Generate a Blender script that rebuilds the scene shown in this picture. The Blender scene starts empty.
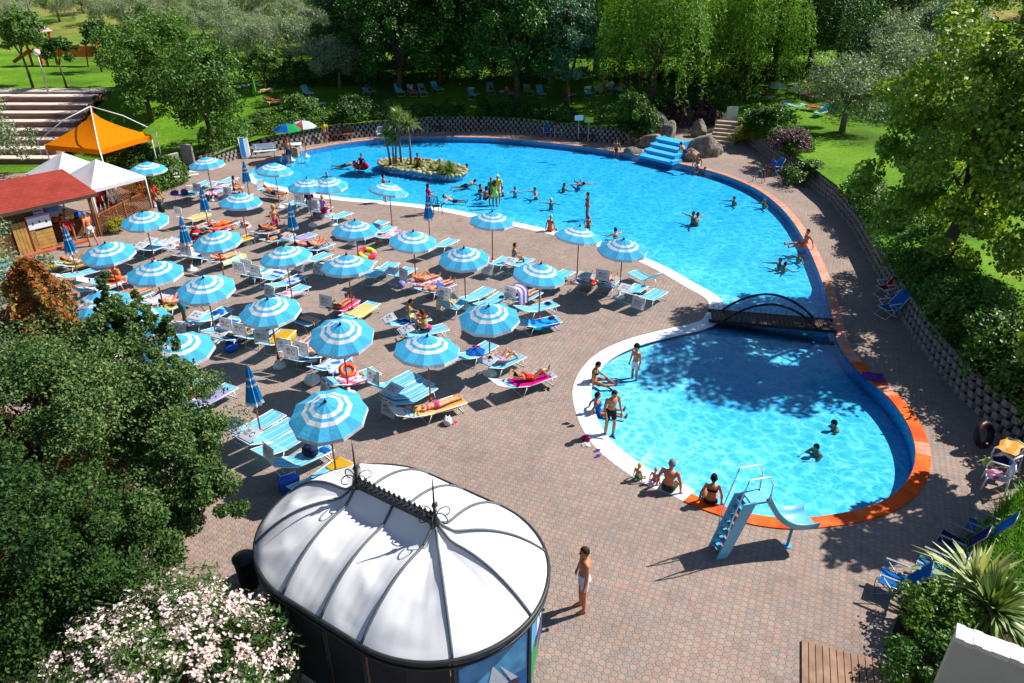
import bpy, bmesh, math, random
import numpy as np
from mathutils import Vector, Matrix, Euler
R = math.radians
PI = math.pi
random.seed(7)
scene = bpy.context.scene
COL = scene.collection

# ------------------------------------------------------------------ camera
CAM_H = 12.7
PITCH = R(28.0)
FOC = 721.0
sP, cP = math.sin(PITCH), math.cos(PITCH)
cam_data = bpy.data.cameras.new('camera')
cam_data.lens = 36.0 * FOC / 1024.0
cam_data.sensor_width = 36.0
cam_data.clip_end = 1500
cam = bpy.data.objects.new('camera', cam_data)
COL.objects.link(cam)
cam.location = (0, 0, CAM_H)
cam.rotation_euler = (PI / 2 - PITCH, 0, 0)
scene.camera = cam


def at(px, py, z=0.0):
    """world point seen at a pixel of the photograph, at height z"""
    u, v = (px - 512.0) / FOC, (py - 341.5) / FOC
    t = (CAM_H - z) / (sP + v * cP)
    return Vector((u * t, (cP - v * sP) * t, z))


# ------------------------------------------------------------------ object helpers
def link(o, parent=None):
    COL.objects.link(o)
    if parent is not None:
        o.parent = parent
    return o


def tag(o, label=None, cat=None, group=None, kind=None):
    if label: o['label'] = label
    if cat: o['category'] = cat
    if group: o['group'] = group
    if kind: o['kind'] = kind
    return o


def empty(name, loc, rz=0.0, label=None, cat=None, group=None):
    o = bpy.data.objects.new(name, None)
    o.empty_display_size = 0.2
    o.location = loc
    o.rotation_euler = (0, 0, rz)
    link(o)
    return tag(o, label, cat, group)


def child(name, mesh, parent):
    return link(bpy.data.objects.new(name, mesh), parent)


def copy_tree(o, parent=None):
    c = o.copy()
    COL.objects.link(c)
    c.parent = parent
    for ch in list(o.children):
        copy_tree(ch, c)
    return c


class MB:
    """collects pieces of one mesh"""
    def __init__(self):
        self.v, self.f, self.m, self.s = [], [], [], []

    def add(self, vs, fs, mi=0, smooth=False):
        b = len(self.v)
        self.v.extend([tuple(x) for x in vs])
        for f in fs:
            self.f.append(tuple(b + i for i in f))
            self.m.append(mi)
            self.s.append(smooth)
        return self

    def box(self, c, size, rz=0.0, mi=0, M=None):
        sx, sy, sz = size[0] / 2, size[1] / 2, size[2] / 2
        pts = [Vector((x, y, z)) for x in (-sx, sx) for y in (-sy, sy) for z in (-sz, sz)]
        rot = M if M is not None else Matrix.Rotation(rz, 3, 'Z')
        pts = [rot @ p + Vector(c) for p in pts]
        self.add(pts, [(0, 1, 3, 2), (4, 6, 7, 5), (0, 4, 5, 1), (2, 3, 7, 6), (0, 2, 6, 4), (1, 5, 7, 3)], mi)
        return self

    def tube(self, path, r, n=6, mi=0, closed=False, caps=True, smooth=True):
        P = [Vector(p) for p in path]
        k = len(P)
        rs = r if isinstance(r, (list, tuple)) else [r] * k
        rings = []
        for i in range(k):
            if closed:
                d = P[(i + 1) % k] - P[i - 1]
            else:
                d = P[min(i + 1, k - 1)] - P[max(i - 1, 0)]
            if d.length < 1e-9: d = Vector((0, 0, 1))
            d.normalize()
            up = Vector((0, 0, 1)) if abs(d.z) < 0.93 else Vector((1, 0, 0))
            a = d.cross(up).normalized()
            b = a.cross(d)
            rings.append([P[i] + (a * math.cos(t) + b * math.sin(t)) * rs[i] for t in [2 * PI * j / n + PI / n for j in range(n)]])
        vs = [p for ring in rings for p in ring]
        fs = []
        for i in range(k if closed else k - 1):
            i2 = (i + 1) % k
            for j in range(n):
                j2 = (j + 1) % n
                fs.append((i * n + j, i * n + j2, i2 * n + j2, i2 * n + j))
        if caps and not closed:
            fs.append(tuple(range(n - 1, -1, -1)))
            fs.append(tuple((k - 1) * n + j for j in range(n)))
        return self.add(vs, fs, mi, smooth)

    def lathe(self, prof, c=(0, 0, 0), n=12, mi=0, smooth=True):
        vs, fs = [], []
        for (r, z) in prof:
            for j in range(n):
                a = 2 * PI * j / n
                vs.append((c[0] + r * math.cos(a), c[1] + r * math.sin(a), c[2] + z))
        for i in range(len(prof) - 1):
            for j in range(n):
                j2 = (j + 1) % n
                fs.append((i * n + j, i * n + j2, (i + 1) * n + j2, (i + 1) * n + j))
        fs.append(tuple(range(n - 1, -1, -1)))
        fs.append(tuple((len(prof) - 1) * n + j for j in range(n)))
        return self.add(vs, fs, mi, smooth)

    def ell(self, c, r, n=10, m=7, mi=0, rot=None, noise=0.0, seed=0):
        rnd = random.Random(seed)
        vs, fs = [], []
        for i in range(m + 1):
            t = PI * i / m
            for j in range(n):
                a = 2 * PI * j / n
                k = 1 + rnd.uniform(-noise, noise)
                p = Vector((r[0] * math.sin(t) * math.cos(a), r[1] * math.sin(t) * math.sin(a), r[2] * math.cos(t))) * k
                if rot is not None: p = rot @ p
                vs.append(p + Vector(c))
        for i in range(m):
            for j in range(n):
                j2 = (j + 1) % n
                fs.append((i * n + j, (i + 1) * n + j, (i + 1) * n + j2, i * n + j2))
        return self.add(vs, fs, mi, True)

    def slab(self, pts, z0, z1, mi=0, mtop=None):
        """vertical prism on a polygon"""
        n = len(pts)
        vs = [(p[0], p[1], z0) for p in pts] + [(p[0], p[1], z1) for p in pts]
        self.add(vs, [(j, (j + 1) % n, n + (j + 1) % n, n + j) for j in range(n)], mi)
        self.add([(p[0], p[1], z1) for p in pts], [tuple(range(n))], mi if mtop is None else mtop)
        return self.add([(p[0], p[1], z0) for p in pts], [tuple(range(n - 1, -1, -1))], mi)

    def sheet(self, grid, mi=0, smooth=True, th=0.0, mfun=None):
        """grid[i][j] points -> surface, optionally a thick one"""
        a, b = len(grid), len(grid[0])
        vs = [p for row in grid for p in row]
        fs = [(i * b + j, i * b + j + 1, (i + 1) * b + j + 1, (i + 1) * b + j) for i in range(a - 1) for j in range(b - 1)]
        self.add(vs, fs, mi, smooth)
        return self

    def mesh(self, name, mats):
        me = bpy.data.meshes.new(name)
        me.from_pydata(self.v, [], self.f)
        for m in (mats if isinstance(mats, (list, tuple)) else [mats]):
            me.materials.append(m)
        me.polygons.foreach_set('material_index', self.m)
        me.polygons.foreach_set('use_smooth', self.s)
        me.update()
        return me

    def obj(self, name, mats, parent=None, fix=True):
        me = self.mesh(name, mats)
        if fix:
            bm = bmesh.new(); bm.from_mesh(me)
            bmesh.ops.recalc_face_normals(bm, faces=bm.faces)
            bm.to_mesh(me); bm.free()
        return child(name, me, parent)


def fast_mesh(name, V, F, mats, midx=None, smooth=False):
    V = np.ascontiguousarray(V, dtype=np.float32)
    F = np.ascontiguousarray(F, dtype=np.int32)
    me = bpy.data.meshes.new(name)
    me.vertices.add(len(V)); me.vertices.foreach_set('co', V.ravel())
    k = F.shape[1]
    me.loops.add(F.size); me.loops.foreach_set('vertex_index', F.ravel())
    me.polygons.add(len(F))
    me.polygons.foreach_set('loop_start', np.arange(0, F.size, k, dtype=np.int32))
    me.polygons.foreach_set('loop_total', np.full(len(F), k, dtype=np.int32))
    for m in (mats if isinstance(mats, (list, tuple)) else [mats]):
        me.materials.append(m)
    if midx is not None: me.polygons.foreach_set('material_index', np.ascontiguousarray(midx, dtype=np.int32))
    me.polygons.foreach_set('use_smooth', np.full(len(F), smooth, dtype=bool))
    me.update(calc_edges=True)
    me.validate()
    return me


def spline(pts, closed=True, step=6):
    """Catmull-Rom through 2-D or 3-D points"""
    P = [Vector(p) for p in pts]
    n = len(P)
    out = []
    for i in range(n if closed else n - 1):
        if closed:
            p0, p1, p2, p3 = P[i - 1], P[i], P[(i + 1) % n], P[(i + 2) % n]
        else:
            p0, p1, p2, p3 = P[max(i - 1, 0)], P[i], P[i + 1], P[min(i + 2, n - 1)]
        for s in range(step):
            t = s / step
            out.append(0.5 * ((2 * p1) + (p2 - p0) * t + (2 * p0 - 5 * p1 + 4 * p2 - p3) * t * t + (3 * p1 - p0 - 3 * p2 + p3) * t ** 3))
    if not closed: out.append(P[-1])
    return out


# ------------------------------------------------------------------ materials
MATS = {}


def srgb(h):
    """'#rrggbb' base colour -> linear"""
    c = [int(h[i:i + 2], 16) / 255 for i in (1, 3, 5)]
    return tuple((x / 12.92 if x <= 0.04045 else ((x + 0.055) / 1.055) ** 2.4) for x in c)


class NT:
    def __init__(self, name):
        self.mat = bpy.data.materials.new(name)
        self.mat.use_nodes = True
        self.t = self.mat.node_tree
        self.t.nodes.clear()
        self.out = self.n('ShaderNodeOutputMaterial')

    def n(self, kind, **kw):
        nd = self.t.nodes.new(kind)
        for k, v in kw.items():
            if k.startswith('i_'):
                nd.inputs[k[2:].replace('_', ' ')].default_value = v
            else:
                setattr(nd, k, v)
        return nd

    def l(self, a, b): self.t.links.new(a, b)

    def ramp(self, fac, stops, interp='LINEAR'):
        r = self.n('ShaderNodeValToRGB')
        r.color_ramp.interpolation = interp
        els = r.color_ramp.elements
        while len(els) < len(stops): els.new(0.5)
        for e, (p, c) in zip(els, stops):
            e.position = p
            e.color = (*c[:3], 1) if not isinstance(c, float) else (c, c, c, 1)
        self.l(fac, r.inputs['Fac'])
        return r.outputs['Color']

    def mix(self, fac, a, b, mode='MIX'):
        m = self.n('ShaderNodeMix', data_type='RGBA', blend_type=mode)
        for sock, val in ((m.inputs[0], fac), (m.inputs[6], a), (m.inputs[7], b)):
            if hasattr(val, 'is_linked'): self.l(val, sock)
            elif isinstance(val, (int, float)): sock.default_value = val if sock == m.inputs[0] else (val, val, val, 1)
            else: sock.default_value = (*val[:3], 1)
        return m.outputs[2]

    def math(self, op, a, b=0.0, c=0.0):
        m = self.n('ShaderNodeMath', operation=op)
        for sock, val in zip(m.inputs, (a, b, c)):
            if hasattr(val, 'is_linked'): self.l(val, sock)
            else: sock.default_value = val
        return m.outputs[0]

    def noise(self, scale, detail=3, vec=None, rough=0.5):
        x = self.n('ShaderNodeTexNoise')
        x.inputs['Scale'].default_value = scale
        x.inputs['Detail'].default_value = detail
        x.inputs['Roughness'].default_value = rough
        if vec is not None: self.l(vec, x.inputs['Vector'])
        return x.outputs['Fac']

    def obj_co(self): return self.n('ShaderNodeTexCoord').outputs['Object']

    def world_co(self): return self.n('ShaderNodeNewGeometry').outputs['Position']

    def bump(self, h, strength=0.3, dist=0.02):
        b = self.n('ShaderNodeBump')
        b.inputs['Strength'].default_value = strength
        b.inputs['Distance'].default_value = dist
        self.l(h, b.inputs['Height'])
        return b.outputs['Normal']

    def principled(self, color, rough=0.6, spec=0.3, metal=0.0, normal=None, **kw):
        p = self.n('ShaderNodeBsdfPrincipled')
        if hasattr(color, 'is_linked'): self.l(color, p.inputs['Base Color'])
        else: p.inputs['Base Color'].default_value = (*color[:3], 1)
        if hasattr(rough, 'is_linked'): self.l(rough, p.inputs['Roughness'])
        else: p.inputs['Roughness'].default_value = rough
        p.inputs['Specular IOR Level'].default_value = spec
        p.inputs['Metallic'].default_value = metal
        if normal is not None: self.l(normal, p.inputs['Normal'])
        return p.outputs[0]

    def cloth(self, color, trans=0.35, normal=None):
        """thin fabric or leaf: lets some light through"""
        d = self.n('ShaderNodeBsdfDiffuse'); t = self.n('ShaderNodeBsdfTranslucent'); m = self.n('ShaderNodeMixShader')
        for s in (d, t):
            if hasattr(color, 'is_linked'): self.l(color, s.inputs['Color'])
            else: s.inputs['Color'].default_value = (*color[:3], 1)
            if normal is not None: self.l(normal, s.inputs['Normal'])
        m.inputs[0].default_value = trans
        self.l(d.outputs[0], m.inputs[1]); self.l(t.outputs[0], m.inputs[2])
        return m.outputs[0]

    def done(self, sh):
        self.l(sh, self.out.inputs['Surface'])
        return self.mat


def M(name, color, rough=0.6, var=0.12, scale=6.0, spec=0.3, metal=0.0, bump=0.0):
    """plain painted/solid surface with mottling and slight wear"""
    if name in MATS: return MATS[name]
    t = NT(name)
    c = srgb(color) if isinstance(color, str) else color
    co = t.obj_co()
    f = t.noise(scale, 4, co)
    lo = tuple(x * (1 - var) for x in c); hi = tuple(min(1, x * (1 + var)) for x in c)
    colr = t.ramp(f, [(0.3, lo), (0.7, hi)])
    nrm = t.bump(t.noise(scale * 6, 3, co), bump) if bump else None
    MATS[name] = t.done(t.principled(colr, rough, spec, metal, nrm))
    return MATS[name]


def cloth_mat(name, color, trans=0.3, color2=None, kind='plain', scale=8.0, color3=None):
    if name in MATS: return MATS[name]
    t = NT(name)
    c = srgb(color); co = t.obj_co()
    wr = t.noise(9.0, 3, co)
    if kind == 'plain':
        col = t.mix(t.noise(3, 3, co), tuple(x * .85 for x in c), c)
    else:
        c2 = srgb(color2)
        if kind == 'stripes' or kind == 'cross':
            s = t.n('ShaderNodeSeparateXYZ'); t.l(co, s.inputs[0])
            w = t.math('SINE', t.math('MULTIPLY', s.outputs['Y' if kind == 'stripes' else 'X'], scale * 2 * PI))
            fac = t.math('GREATER_THAN', w, 0.1)
        else:
            fac = t.ramp(t.noise(scale, 1, co), [(0.47, (0, 0, 0)), (0.53, (1, 1, 1))])
        col = t.mix(fac, c, c2)
        if color3:
            f3 = t.ramp(t.noise(scale * .7 + 1.3, 1, t.world_co()), [(0.55, (0, 0, 0)), (0.6, (1, 1, 1))])
            col = t.mix(f3, col, srgb(color3))
    oi = t.n('ShaderNodeObjectInfo')
    col = t.mix(1.0, col, t.ramp(oi.outputs['Random'], [(0.0, (.86, .88, .9)), (1.0, (1.05, 1.04, 1.02))]), 'MULTIPLY')
    MATS[name] = t.done(t.cloth(col, trans, t.bump(wr, 0.5, 0.03)))
    return MATS[name]


def leaf_mat(name, c_dark, c_light, trans=0.35, gloss=0.12, hue2=None, big=0.5):
    if name in MATS: return MATS[name]
    t = NT(name)
    g = t.n('ShaderNodeNewGeometry')
    oi = t.n('ShaderNodeObjectInfo')
    f = t.math('ADD', t.math('MULTIPLY', g.outputs['Random Per Island'], 0.6), t.math('MULTIPLY', t.noise(big, 2, g.outputs['Position']), 0.4))
    f = t.math('ADD', f, t.math('MULTIPLY', t.math('SUBTRACT', oi.outputs['Random'], 0.5), 0.25))
    st = [(0.2, srgb(c_dark)), (0.8, srgb(c_light))]
    if hue2: st = [(0.15, srgb(c_dark)), (0.6, srgb(c_light)), (0.9, srgb(hue2))]
    col = t.ramp(f, st)
    d = t.n('ShaderNodeBsdfDiffuse'); tr = t.n('ShaderNodeBsdfTranslucent'); m = t.n('ShaderNodeMixShader')
    gl = t.n('ShaderNodeBsdfGlossy'); gl.inputs['Roughness'].default_value = 0.5
    gl.inputs['Color'].default_value = (0.45, 0.5, 0.42, 1)
    t.l(col, d.inputs['Color'])
    t.l(t.mix(1.0, col, (1.0, 1.0, 0.45), 'MULTIPLY'), tr.inputs['Color'])
    m.inputs[0].default_value = trans
    t.l(d.outputs[0], m.inputs[1]); t.l(tr.outputs[0], m.inputs[2])
    fr = t.n('ShaderNodeFresnel'); fr.inputs['IOR'].default_value = 1.4
    m2 = t.n('ShaderNodeMixShader')
    t.l(t.math('MULTIPLY', fr.outputs[0], gloss * 1.1), m2.inputs[0])
    t.l(m.outputs[0], m2.inputs[1]); t.l(gl.outputs[0], m2.inputs[2])
    MATS[name] = t.done(m2.outputs[0])
    return MATS[name]


# ------------------------------------------------------------------ light, world, render settings
SUN_EL = R(46.5)
SUN_DIR = Vector((0.94 * math.cos(SUN_EL), 0.35 * math.cos(SUN_EL), math.sin(SUN_EL))).normalized()
sun = bpy.data.lights.new('sun', 'SUN')
sun.energy = 5.0
sun.angle = R(0.53)
sun.color = (1.0, 0.955, 0.88)
so = link(bpy.data.objects.new('sun', sun))
so.location = SUN_DIR * 80
so.rotation_euler = SUN_DIR.to_track_quat('Z', 'Y').to_euler()
world = bpy.data.worlds.new('World')
scene.world = world
world.use_nodes = True
wt = world.node_tree
wt.nodes.clear()
sky = wt.nodes.new('ShaderNodeTexSky')
sky.sky_type = 'NISHITA'
sky.sun_disc = False
sky.sun_elevation = SUN_EL
sky.sun_rotation = math.atan2(SUN_DIR.x, SUN_DIR.y)
sky.air_density = 1.0
sky.dust_density = 0.4
sky.ozone_density = 4.0
bg = wt.nodes.new('ShaderNodeBackground')
bg.inputs['Strength'].default_value = 0.07
wo = wt.nodes.new('ShaderNodeOutputWorld')
wt.links.new(sky.outputs[0], bg.inputs[0])
wt.links.new(bg.outputs[0], wo.inputs[0])
vs = scene.view_settings
vs.view_transform = 'Standard'
vs.look = 'None'
vs.exposure = 0.66
vs.gamma = 1
vs.use_curve_mapping = False
cy = scene.cycles
cy.max_bounces = 6
cy.diffuse_bounces = 2
cy.glossy_bounces = 2
cy.transmission_bounces = 3
cy.transparent_max_bounces = 12
cy.caustics_reflective = False
cy.caustics_refractive = False
cy.use_denoising = True
cy.use_adaptive_sampling = True
cy.adaptive_threshold = 0.02
# ================================================================== SETTING
def ss(x):
    x = max(0.0, min(1.0, x))
    return x * x * (3 - 2 * x)


# edge of the paved terrace (x, y, ground height beyond it, stands a block wall there?)
def W(px, py, h=1.15, w=1):
    p = at(px, py); return (p.x, p.y, h, w)


EDGE = [W(200, 170, 0.5, 1), W(225, 163, 0.8, 1), W(243, 157, 0.9), W(270, 152), W(300, 147), W(330, 141), W(362, 137.5), W(400, 134), W(440, 131.5),
        W(480, 131), W(520, 133), W(560, 137.5), W(600, 142), W(630, 143.5), W(650, 131), W(672, 125), W(700, 123), W(716, 124, 1.15, 0), W(738, 133, 1.15, 1), W(752, 146), W(775, 163),
        W(805, 182), W(832, 204), W(852, 229), W(868, 258), W(885, 290), W(905, 325), W(930, 360), W(960, 397), W(990, 425), W(1024, 450),
        (16.0, 15.6, 1.15, 1), (14.2, 14.9, 0.1, 0), (12.2, 14.2, 0.03, 0), (10.4, 12.9, 0.03, 0), (8.75, 11.5, 0.03, 0), (7.9, 10.4, 0.03, 0), (7.5, 8.4, 0.03, 0), (8, 1, 0.03, 0),
        (-3, 1, 0.0, 0), (-4.4, 4, 0.05, 0), (-6.0, 7, 0.05, 0), (-7.5, 9.3, 0.05, 0), (-9.0, 12, 0.05, 0), (-9.8, 14.2, 0.05, 0), (-10.6, 16.5, 0.05, 0),
        (-13, 18, 0.05, 0), (-20, 20.5, 0.05, 0), (-34, 24, 0.0, 0), (-42, 40, 0.0, 0), (-40, 47, 0.0, 0), W(60, 172, 0.05, 0), W(118, 184, 0.1, 0), W(135, 192, 0.1, 0), W(178, 176, 0.3, 0)]
EC = Vector((0, 25))


def terr(X, Y):
    h = 1.2 + 2.0 * ss((Y - 57) / 22) + 7.0 * ss((Y - 85) / 90) + 10 * ss((Y - 140) / 160)
    h -= 1.2 * ss((-X - 24) / 5) * (1 - ss((Y - 53) / 4))
    h += 2.0 * ss((-X - 24) / 5) * ss((Y - 55) / 4.5) * (1 - ss((Y - 60) / 20))
    if Y < 40: h = 1.2 + 0.6 * ss((abs(X) - 20) / 25)
    return h


edge_pts = []
for i, a in enumerate(EDGE):
    b = EDGE[(i + 1) % len(EDGE)]
    L = math.hypot(b[0] - a[0], b[1] - a[1])
    k = max(1, int(L / 0.9))
    for j in range(k):
        t = j / k
        edge_pts.append((a[0] + (b[0] - a[0]) * t, a[1] + (b[1] - a[1]) * t, a[2] + (b[2] - a[2]) * t, a[3]))
RINGS = [0, 0.5, 1.2, 2, 3, 4.5, 6, 8, 10, 13, 16, 20, 25, 31, 38, 46, 56, 70, 90, 120, 160, 220, 320]


def terrain_z(X, Y):
    """height of the garden ground at a point (0 on the terrace)"""
    p = Vector((X, Y)); d = p - EC; L = d.length
    if L < 1e-6: return 0.0
    d = d / L
    for i, a in enumerate(edge_pts):
        b = edge_pts[(i + 1) % len(edge_pts)]
        ax, ay, bx, by = a[0] - EC.x, a[1] - EC.y, b[0] - EC.x, b[1] - EC.y
        den = d.x * (by - ay) - d.y * (bx - ax)
        if abs(den) < 1e-9: continue
        t = (ax * (by - ay) - ay * (bx - ax)) / den
        s = (ax * d.y - ay * d.x) / den
        if t > 0 and -1e-6 <= s <= 1 + 1e-6:
            if L <= t: return 0.0
            hb = a[2] + (b[2] - a[2]) * s
            w = ss((L - t) / 11.0)
            return hb * (1 - w) + terr(X, Y) * w
    return 0.0


def onto(px, py):
    """point of the ground seen at a pixel"""
    z = 0.8
    for _ in range(14):
        p = at(px, py, z)
        z = 0.5 * z + 0.5 * terrain_z(p.x, p.y)
    p = at(px, py, z)
    return Vector((p.x, p.y, terrain_z(p.x, p.y)))


V, F = [], []
rnd = random.Random(3)
n = len(edge_pts)
for (x, y, hb, w) in edge_pts:
    d = (Vector((x, y)) - EC).normalized()
    for r in RINGS:
        X, Y = x + d.x * r, y + d.y * r
        ww = ss(r / 11.0)
        V.append((X, Y, hb * (1 - ww) + terr(X, Y) * ww))
k = len(RINGS)
for i in range(n):
    i2 = (i + 1) % n
    for j in range(k - 1):
        F.append((i * k + j, i * k + j + 1, i2 * k + j + 1, i2 * k + j))
t = NT('lawn_ground')
co = t.world_co()
g1 = t.ramp(t.noise(0.16, 4, co), [(0.36, srgb('#4d6b1c')), (0.5, srgb('#5f8a1e')), (0.64, srgb('#719a28')), (0.76, srgb('#94904a'))])
g2 = t.mix(t.ramp(t.noise(5.0, 4, co), [(0.35, (0, 0, 0)), (0.7, (1, 1, 1))]), t.mix(1.0, g1, (0.6, 0.62, 0.55), 'MULTIPLY'), g1)
sep = t.n('ShaderNodeSeparateXYZ'); t.l(co, sep.inputs[0])
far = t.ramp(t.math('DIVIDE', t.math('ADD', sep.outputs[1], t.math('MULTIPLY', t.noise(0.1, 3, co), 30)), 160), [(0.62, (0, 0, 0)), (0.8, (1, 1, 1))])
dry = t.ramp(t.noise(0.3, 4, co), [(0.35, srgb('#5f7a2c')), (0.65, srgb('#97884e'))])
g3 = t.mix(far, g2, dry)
soil = t.ramp(t.noise(1.5, 5, co), [(0.3, srgb('#3a2a1c')), (0.7, srgb('#5a4630'))])
fg = t.ramp(t.math('DIVIDE', sep.outputs[1], 40), [(0.55, (1, 1, 1)), (0.62, (0, 0, 0))])
lawn_m = t.done(t.principled(t.mix(fg, g3, soil), 0.9, 0.1, normal=t.bump(t.noise(22, 3, co), 0.6, 0.05)))
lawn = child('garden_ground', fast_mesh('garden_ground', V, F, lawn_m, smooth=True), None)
tag(lawn, 'sunny green lawn rising behind the pool terrace to the olive grove', 'ground', kind='structure')

# ------------------------------------------------------------------ pool outline (pixels of the water line)
SHALLOW = [(716, 300), (690, 284), (662, 268), (632, 255), (600, 244), (565, 235), (525, 226), (490, 219), (455, 211.5), (420, 206), (380, 202), (340, 198.5), (305, 193.5), (280, 188), (262, 183.5), (250, 178)]
FAR = [(251, 170.5), (262, 163.5), (288, 154.5), (320, 147.5), (350, 142.5), (385, 139), (420, 137.3), (460, 137.3), (500, 138.5), (540, 142), (580, 146.5), (620, 152.5), (660, 160), (700, 168.5), (730, 177.5),
       (757, 189.5), (778, 205), (794, 223), (808, 247), (819, 272), (827, 296), (833, 320)]
WADE_R = [(838, 342), (852, 363), (872, 382), (892, 401), (908, 424), (916, 448), (914, 470), (902, 489), (880, 504), (850, 513), (818, 518), (785, 519.5), (755, 516), (728, 509), (702, 500), (680, 489.5)]
WADE_L = [(656, 480), (636, 468), (618, 455), (603, 441), (592, 424), (585, 404), (584, 388), (592, 370), (608, 355), (634, 343), (668, 334), (700, 326.5), (714, 318)]
outl_px = SHALLOW + FAR + WADE_R + WADE_L
outl = [Vector((p.x, p.y)) for p in spline([at(*q) for q in outl_px], True, 4)]
n = len(outl)
nS, nF, nR, nL = len(SHALLOW) * 4, len(FAR) * 4, len(WADE_R) * 4, len(WADE_L) * 4
area = sum(outl[i].x * outl[(i + 1) % n].y - outl[(i + 1) % n].x * outl[i].y for i in range(n))
SGN = -1 if area > 0 else 1      # outward normal side


def outn(i):
    d = (outl[(i + 1) % n] - outl[i - 1]).normalized()
    return Vector((-d.y, d.x)) * SGN


def fill(name, loops, z, mat):
    bm = bmesh.new()
    es = []
    for lp in loops:
        vv = [bm.verts.new((p[0], p[1], z)) for p in lp]
        es += [bm.edges.new((vv[i], vv[(i + 1) % len(vv)])) for i in range(len(vv))]
    bmesh.ops.triangle_fill(bm, use_beauty=True, use_dissolve=False, edges=es)
    bmesh.ops.recalc_face_normals(bm, faces=bm.faces)
    for f in bm.faces:
        if f.normal.z < 0: f.normal_flip()
    me = bpy.data.meshes.new(name)
    bm.to_mesh(me); bm.free()
    me.materials.append(mat)
    return child(name, me, None)


# pavers: interlocking blocks in pinkish, tan and grey
t = NT('pavers')
co = t.world_co()
mp = t.n('ShaderNodeMapping'); t.l(co, mp.inputs[0]); mp.inputs['Rotation'].default_value = (0, 0, R(24))
sc_ = t.n('ShaderNodeVectorMath', operation='SCALE'); sc_.inputs['Scale'].default_value = 1 / .152; t.l(mp.outputs[0], sc_.inputs[0])


def vm(op, a, b=None):
    x = t.n('ShaderNodeVectorMath', operation=op); t.l(a, x.inputs[0])
    if b is not None: x.inputs[1].default_value = b
    return x.outputs[0]


# eight-sided blocks with small square ones between them
sp = t.n('ShaderNodeSeparateXYZ'); t.l(vm('ABSOLUTE', vm('SUBTRACT', vm('FRACTION', sc_.outputs[0]), (.5, .5, 0))), sp.inputs[0])
m_ = t.math('ADD', sp.outputs[0], sp.outputs[1])
octo = t.math('LESS_THAN', m_, .70)
d_ = t.math('MINIMUM', t.math('MULTIPLY', t.math('ABSOLUTE', t.math('SUBTRACT', m_, .70)), .7), t.math('ADD', t.math('SUBTRACT', .5, t.math('MAXIMUM', sp.outputs[0], sp.outputs[1])), t.math('SUBTRACT', 1.0, octo)))
joint = t.ramp(d_, [(.015, (1, 1, 1)), (.075, (0, 0, 0))])
idv = t.n('ShaderNodeMix', data_type='VECTOR'); t.l(octo, idv.inputs[0]); t.l(vm('ADD', vm('FLOOR', vm('ADD', sc_.outputs[0], (.5, .5, 0))), (71.5, 33.5, 0)), idv.inputs[4]); t.l(vm('FLOOR', sc_.outputs[0]), idv.inputs[5])
wn = t.n('ShaderNodeTexWhiteNoise'); wn.noise_dimensions = '2D'; t.l(idv.outputs[1], wn.inputs['Vector'])
tone = t.ramp(wn.outputs['Value'], [(0.05, srgb('#9c8a80')), (0.3, srgb('#a69488')), (0.5, srgb('#ab9286')), (0.72, srgb('#a8998b')), (0.93, srgb('#98918b'))])
big = t.ramp(t.noise(0.35, 5, co, 0.6), [(0.3, (0.71, 0.69, 0.69)), (0.7, (0.92, 0.88, 0.87))])
mid = t.ramp(t.noise(2.6, 4, co, 0.6), [(0.3, (0.88, 0.87, 0.87)), (0.7, (1.05, 1.05, 1.05))])
col = t.mix(1.0, t.mix(1.0, tone, big, 'MULTIPLY'), mid, 'MULTIPLY')
stain = t.ramp(t.noise(0.8, 6, co, 0.7), [(0.56, (1, 1, 1)), (0.72, (0.68, 0.66, 0.66))])
col = t.mix(1.0, col, stain, 'MULTIPLY')
col = t.mix(t.math('MULTIPLY', joint, 0.6), col, srgb('#75675f'))
PAVER = t.done(t.principled(col, 0.85, 0.25, normal=t.bump(t.math('SUBTRACT', t.noise(30, 3, co), t.math('MULTIPLY', joint, 2.0)), 0.5, 0.012)))
deck_loop = [(p[0], p[1]) for p in edge_pts]
hole = [outl[i] + outn(i) * 0.02 for i in range(n)]
deck = fill('terrace_paving', [deck_loop, hole], 0.0, PAVER)
tag(deck, 'pinkish interlocking block paving around the pool', 'paving', kind='structure')

# depth: shelves from the white beach edge, deep at the orange side
SH = [outl[i] for i in list(range(0, nS + 2)) + list(range(nS + nF + nR, n))][::3]


def pool_depth(x, y):
    d = min(math.hypot(p.x - x, p.y - y) for p in SH)
    return 0.10 + min(d * 0.10, 0.30 if y > 29 else 0.48)


xs = np.arange(-22, 22.01, 0.6); ys = np.arange(11, 63, 0.6)
V = [(x, y, -pool_depth(x, y)) for y in ys for x in xs]
nx = len(xs)
F = [(j * nx + i, j * nx + i + 1, (j + 1) * nx + i + 1, (j + 1) * nx + i) for j in range(len(ys) - 1) for i in range(nx - 1)]


def pin(x, y, grow=0.9):
    best = min(range(n), key=lambda i: (outl[i].x - x) ** 2 + (outl[i].y - y) ** 2)
    v = Vector((x, y)) - outl[best]
    return v.dot(outn(best)) < grow


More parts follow.
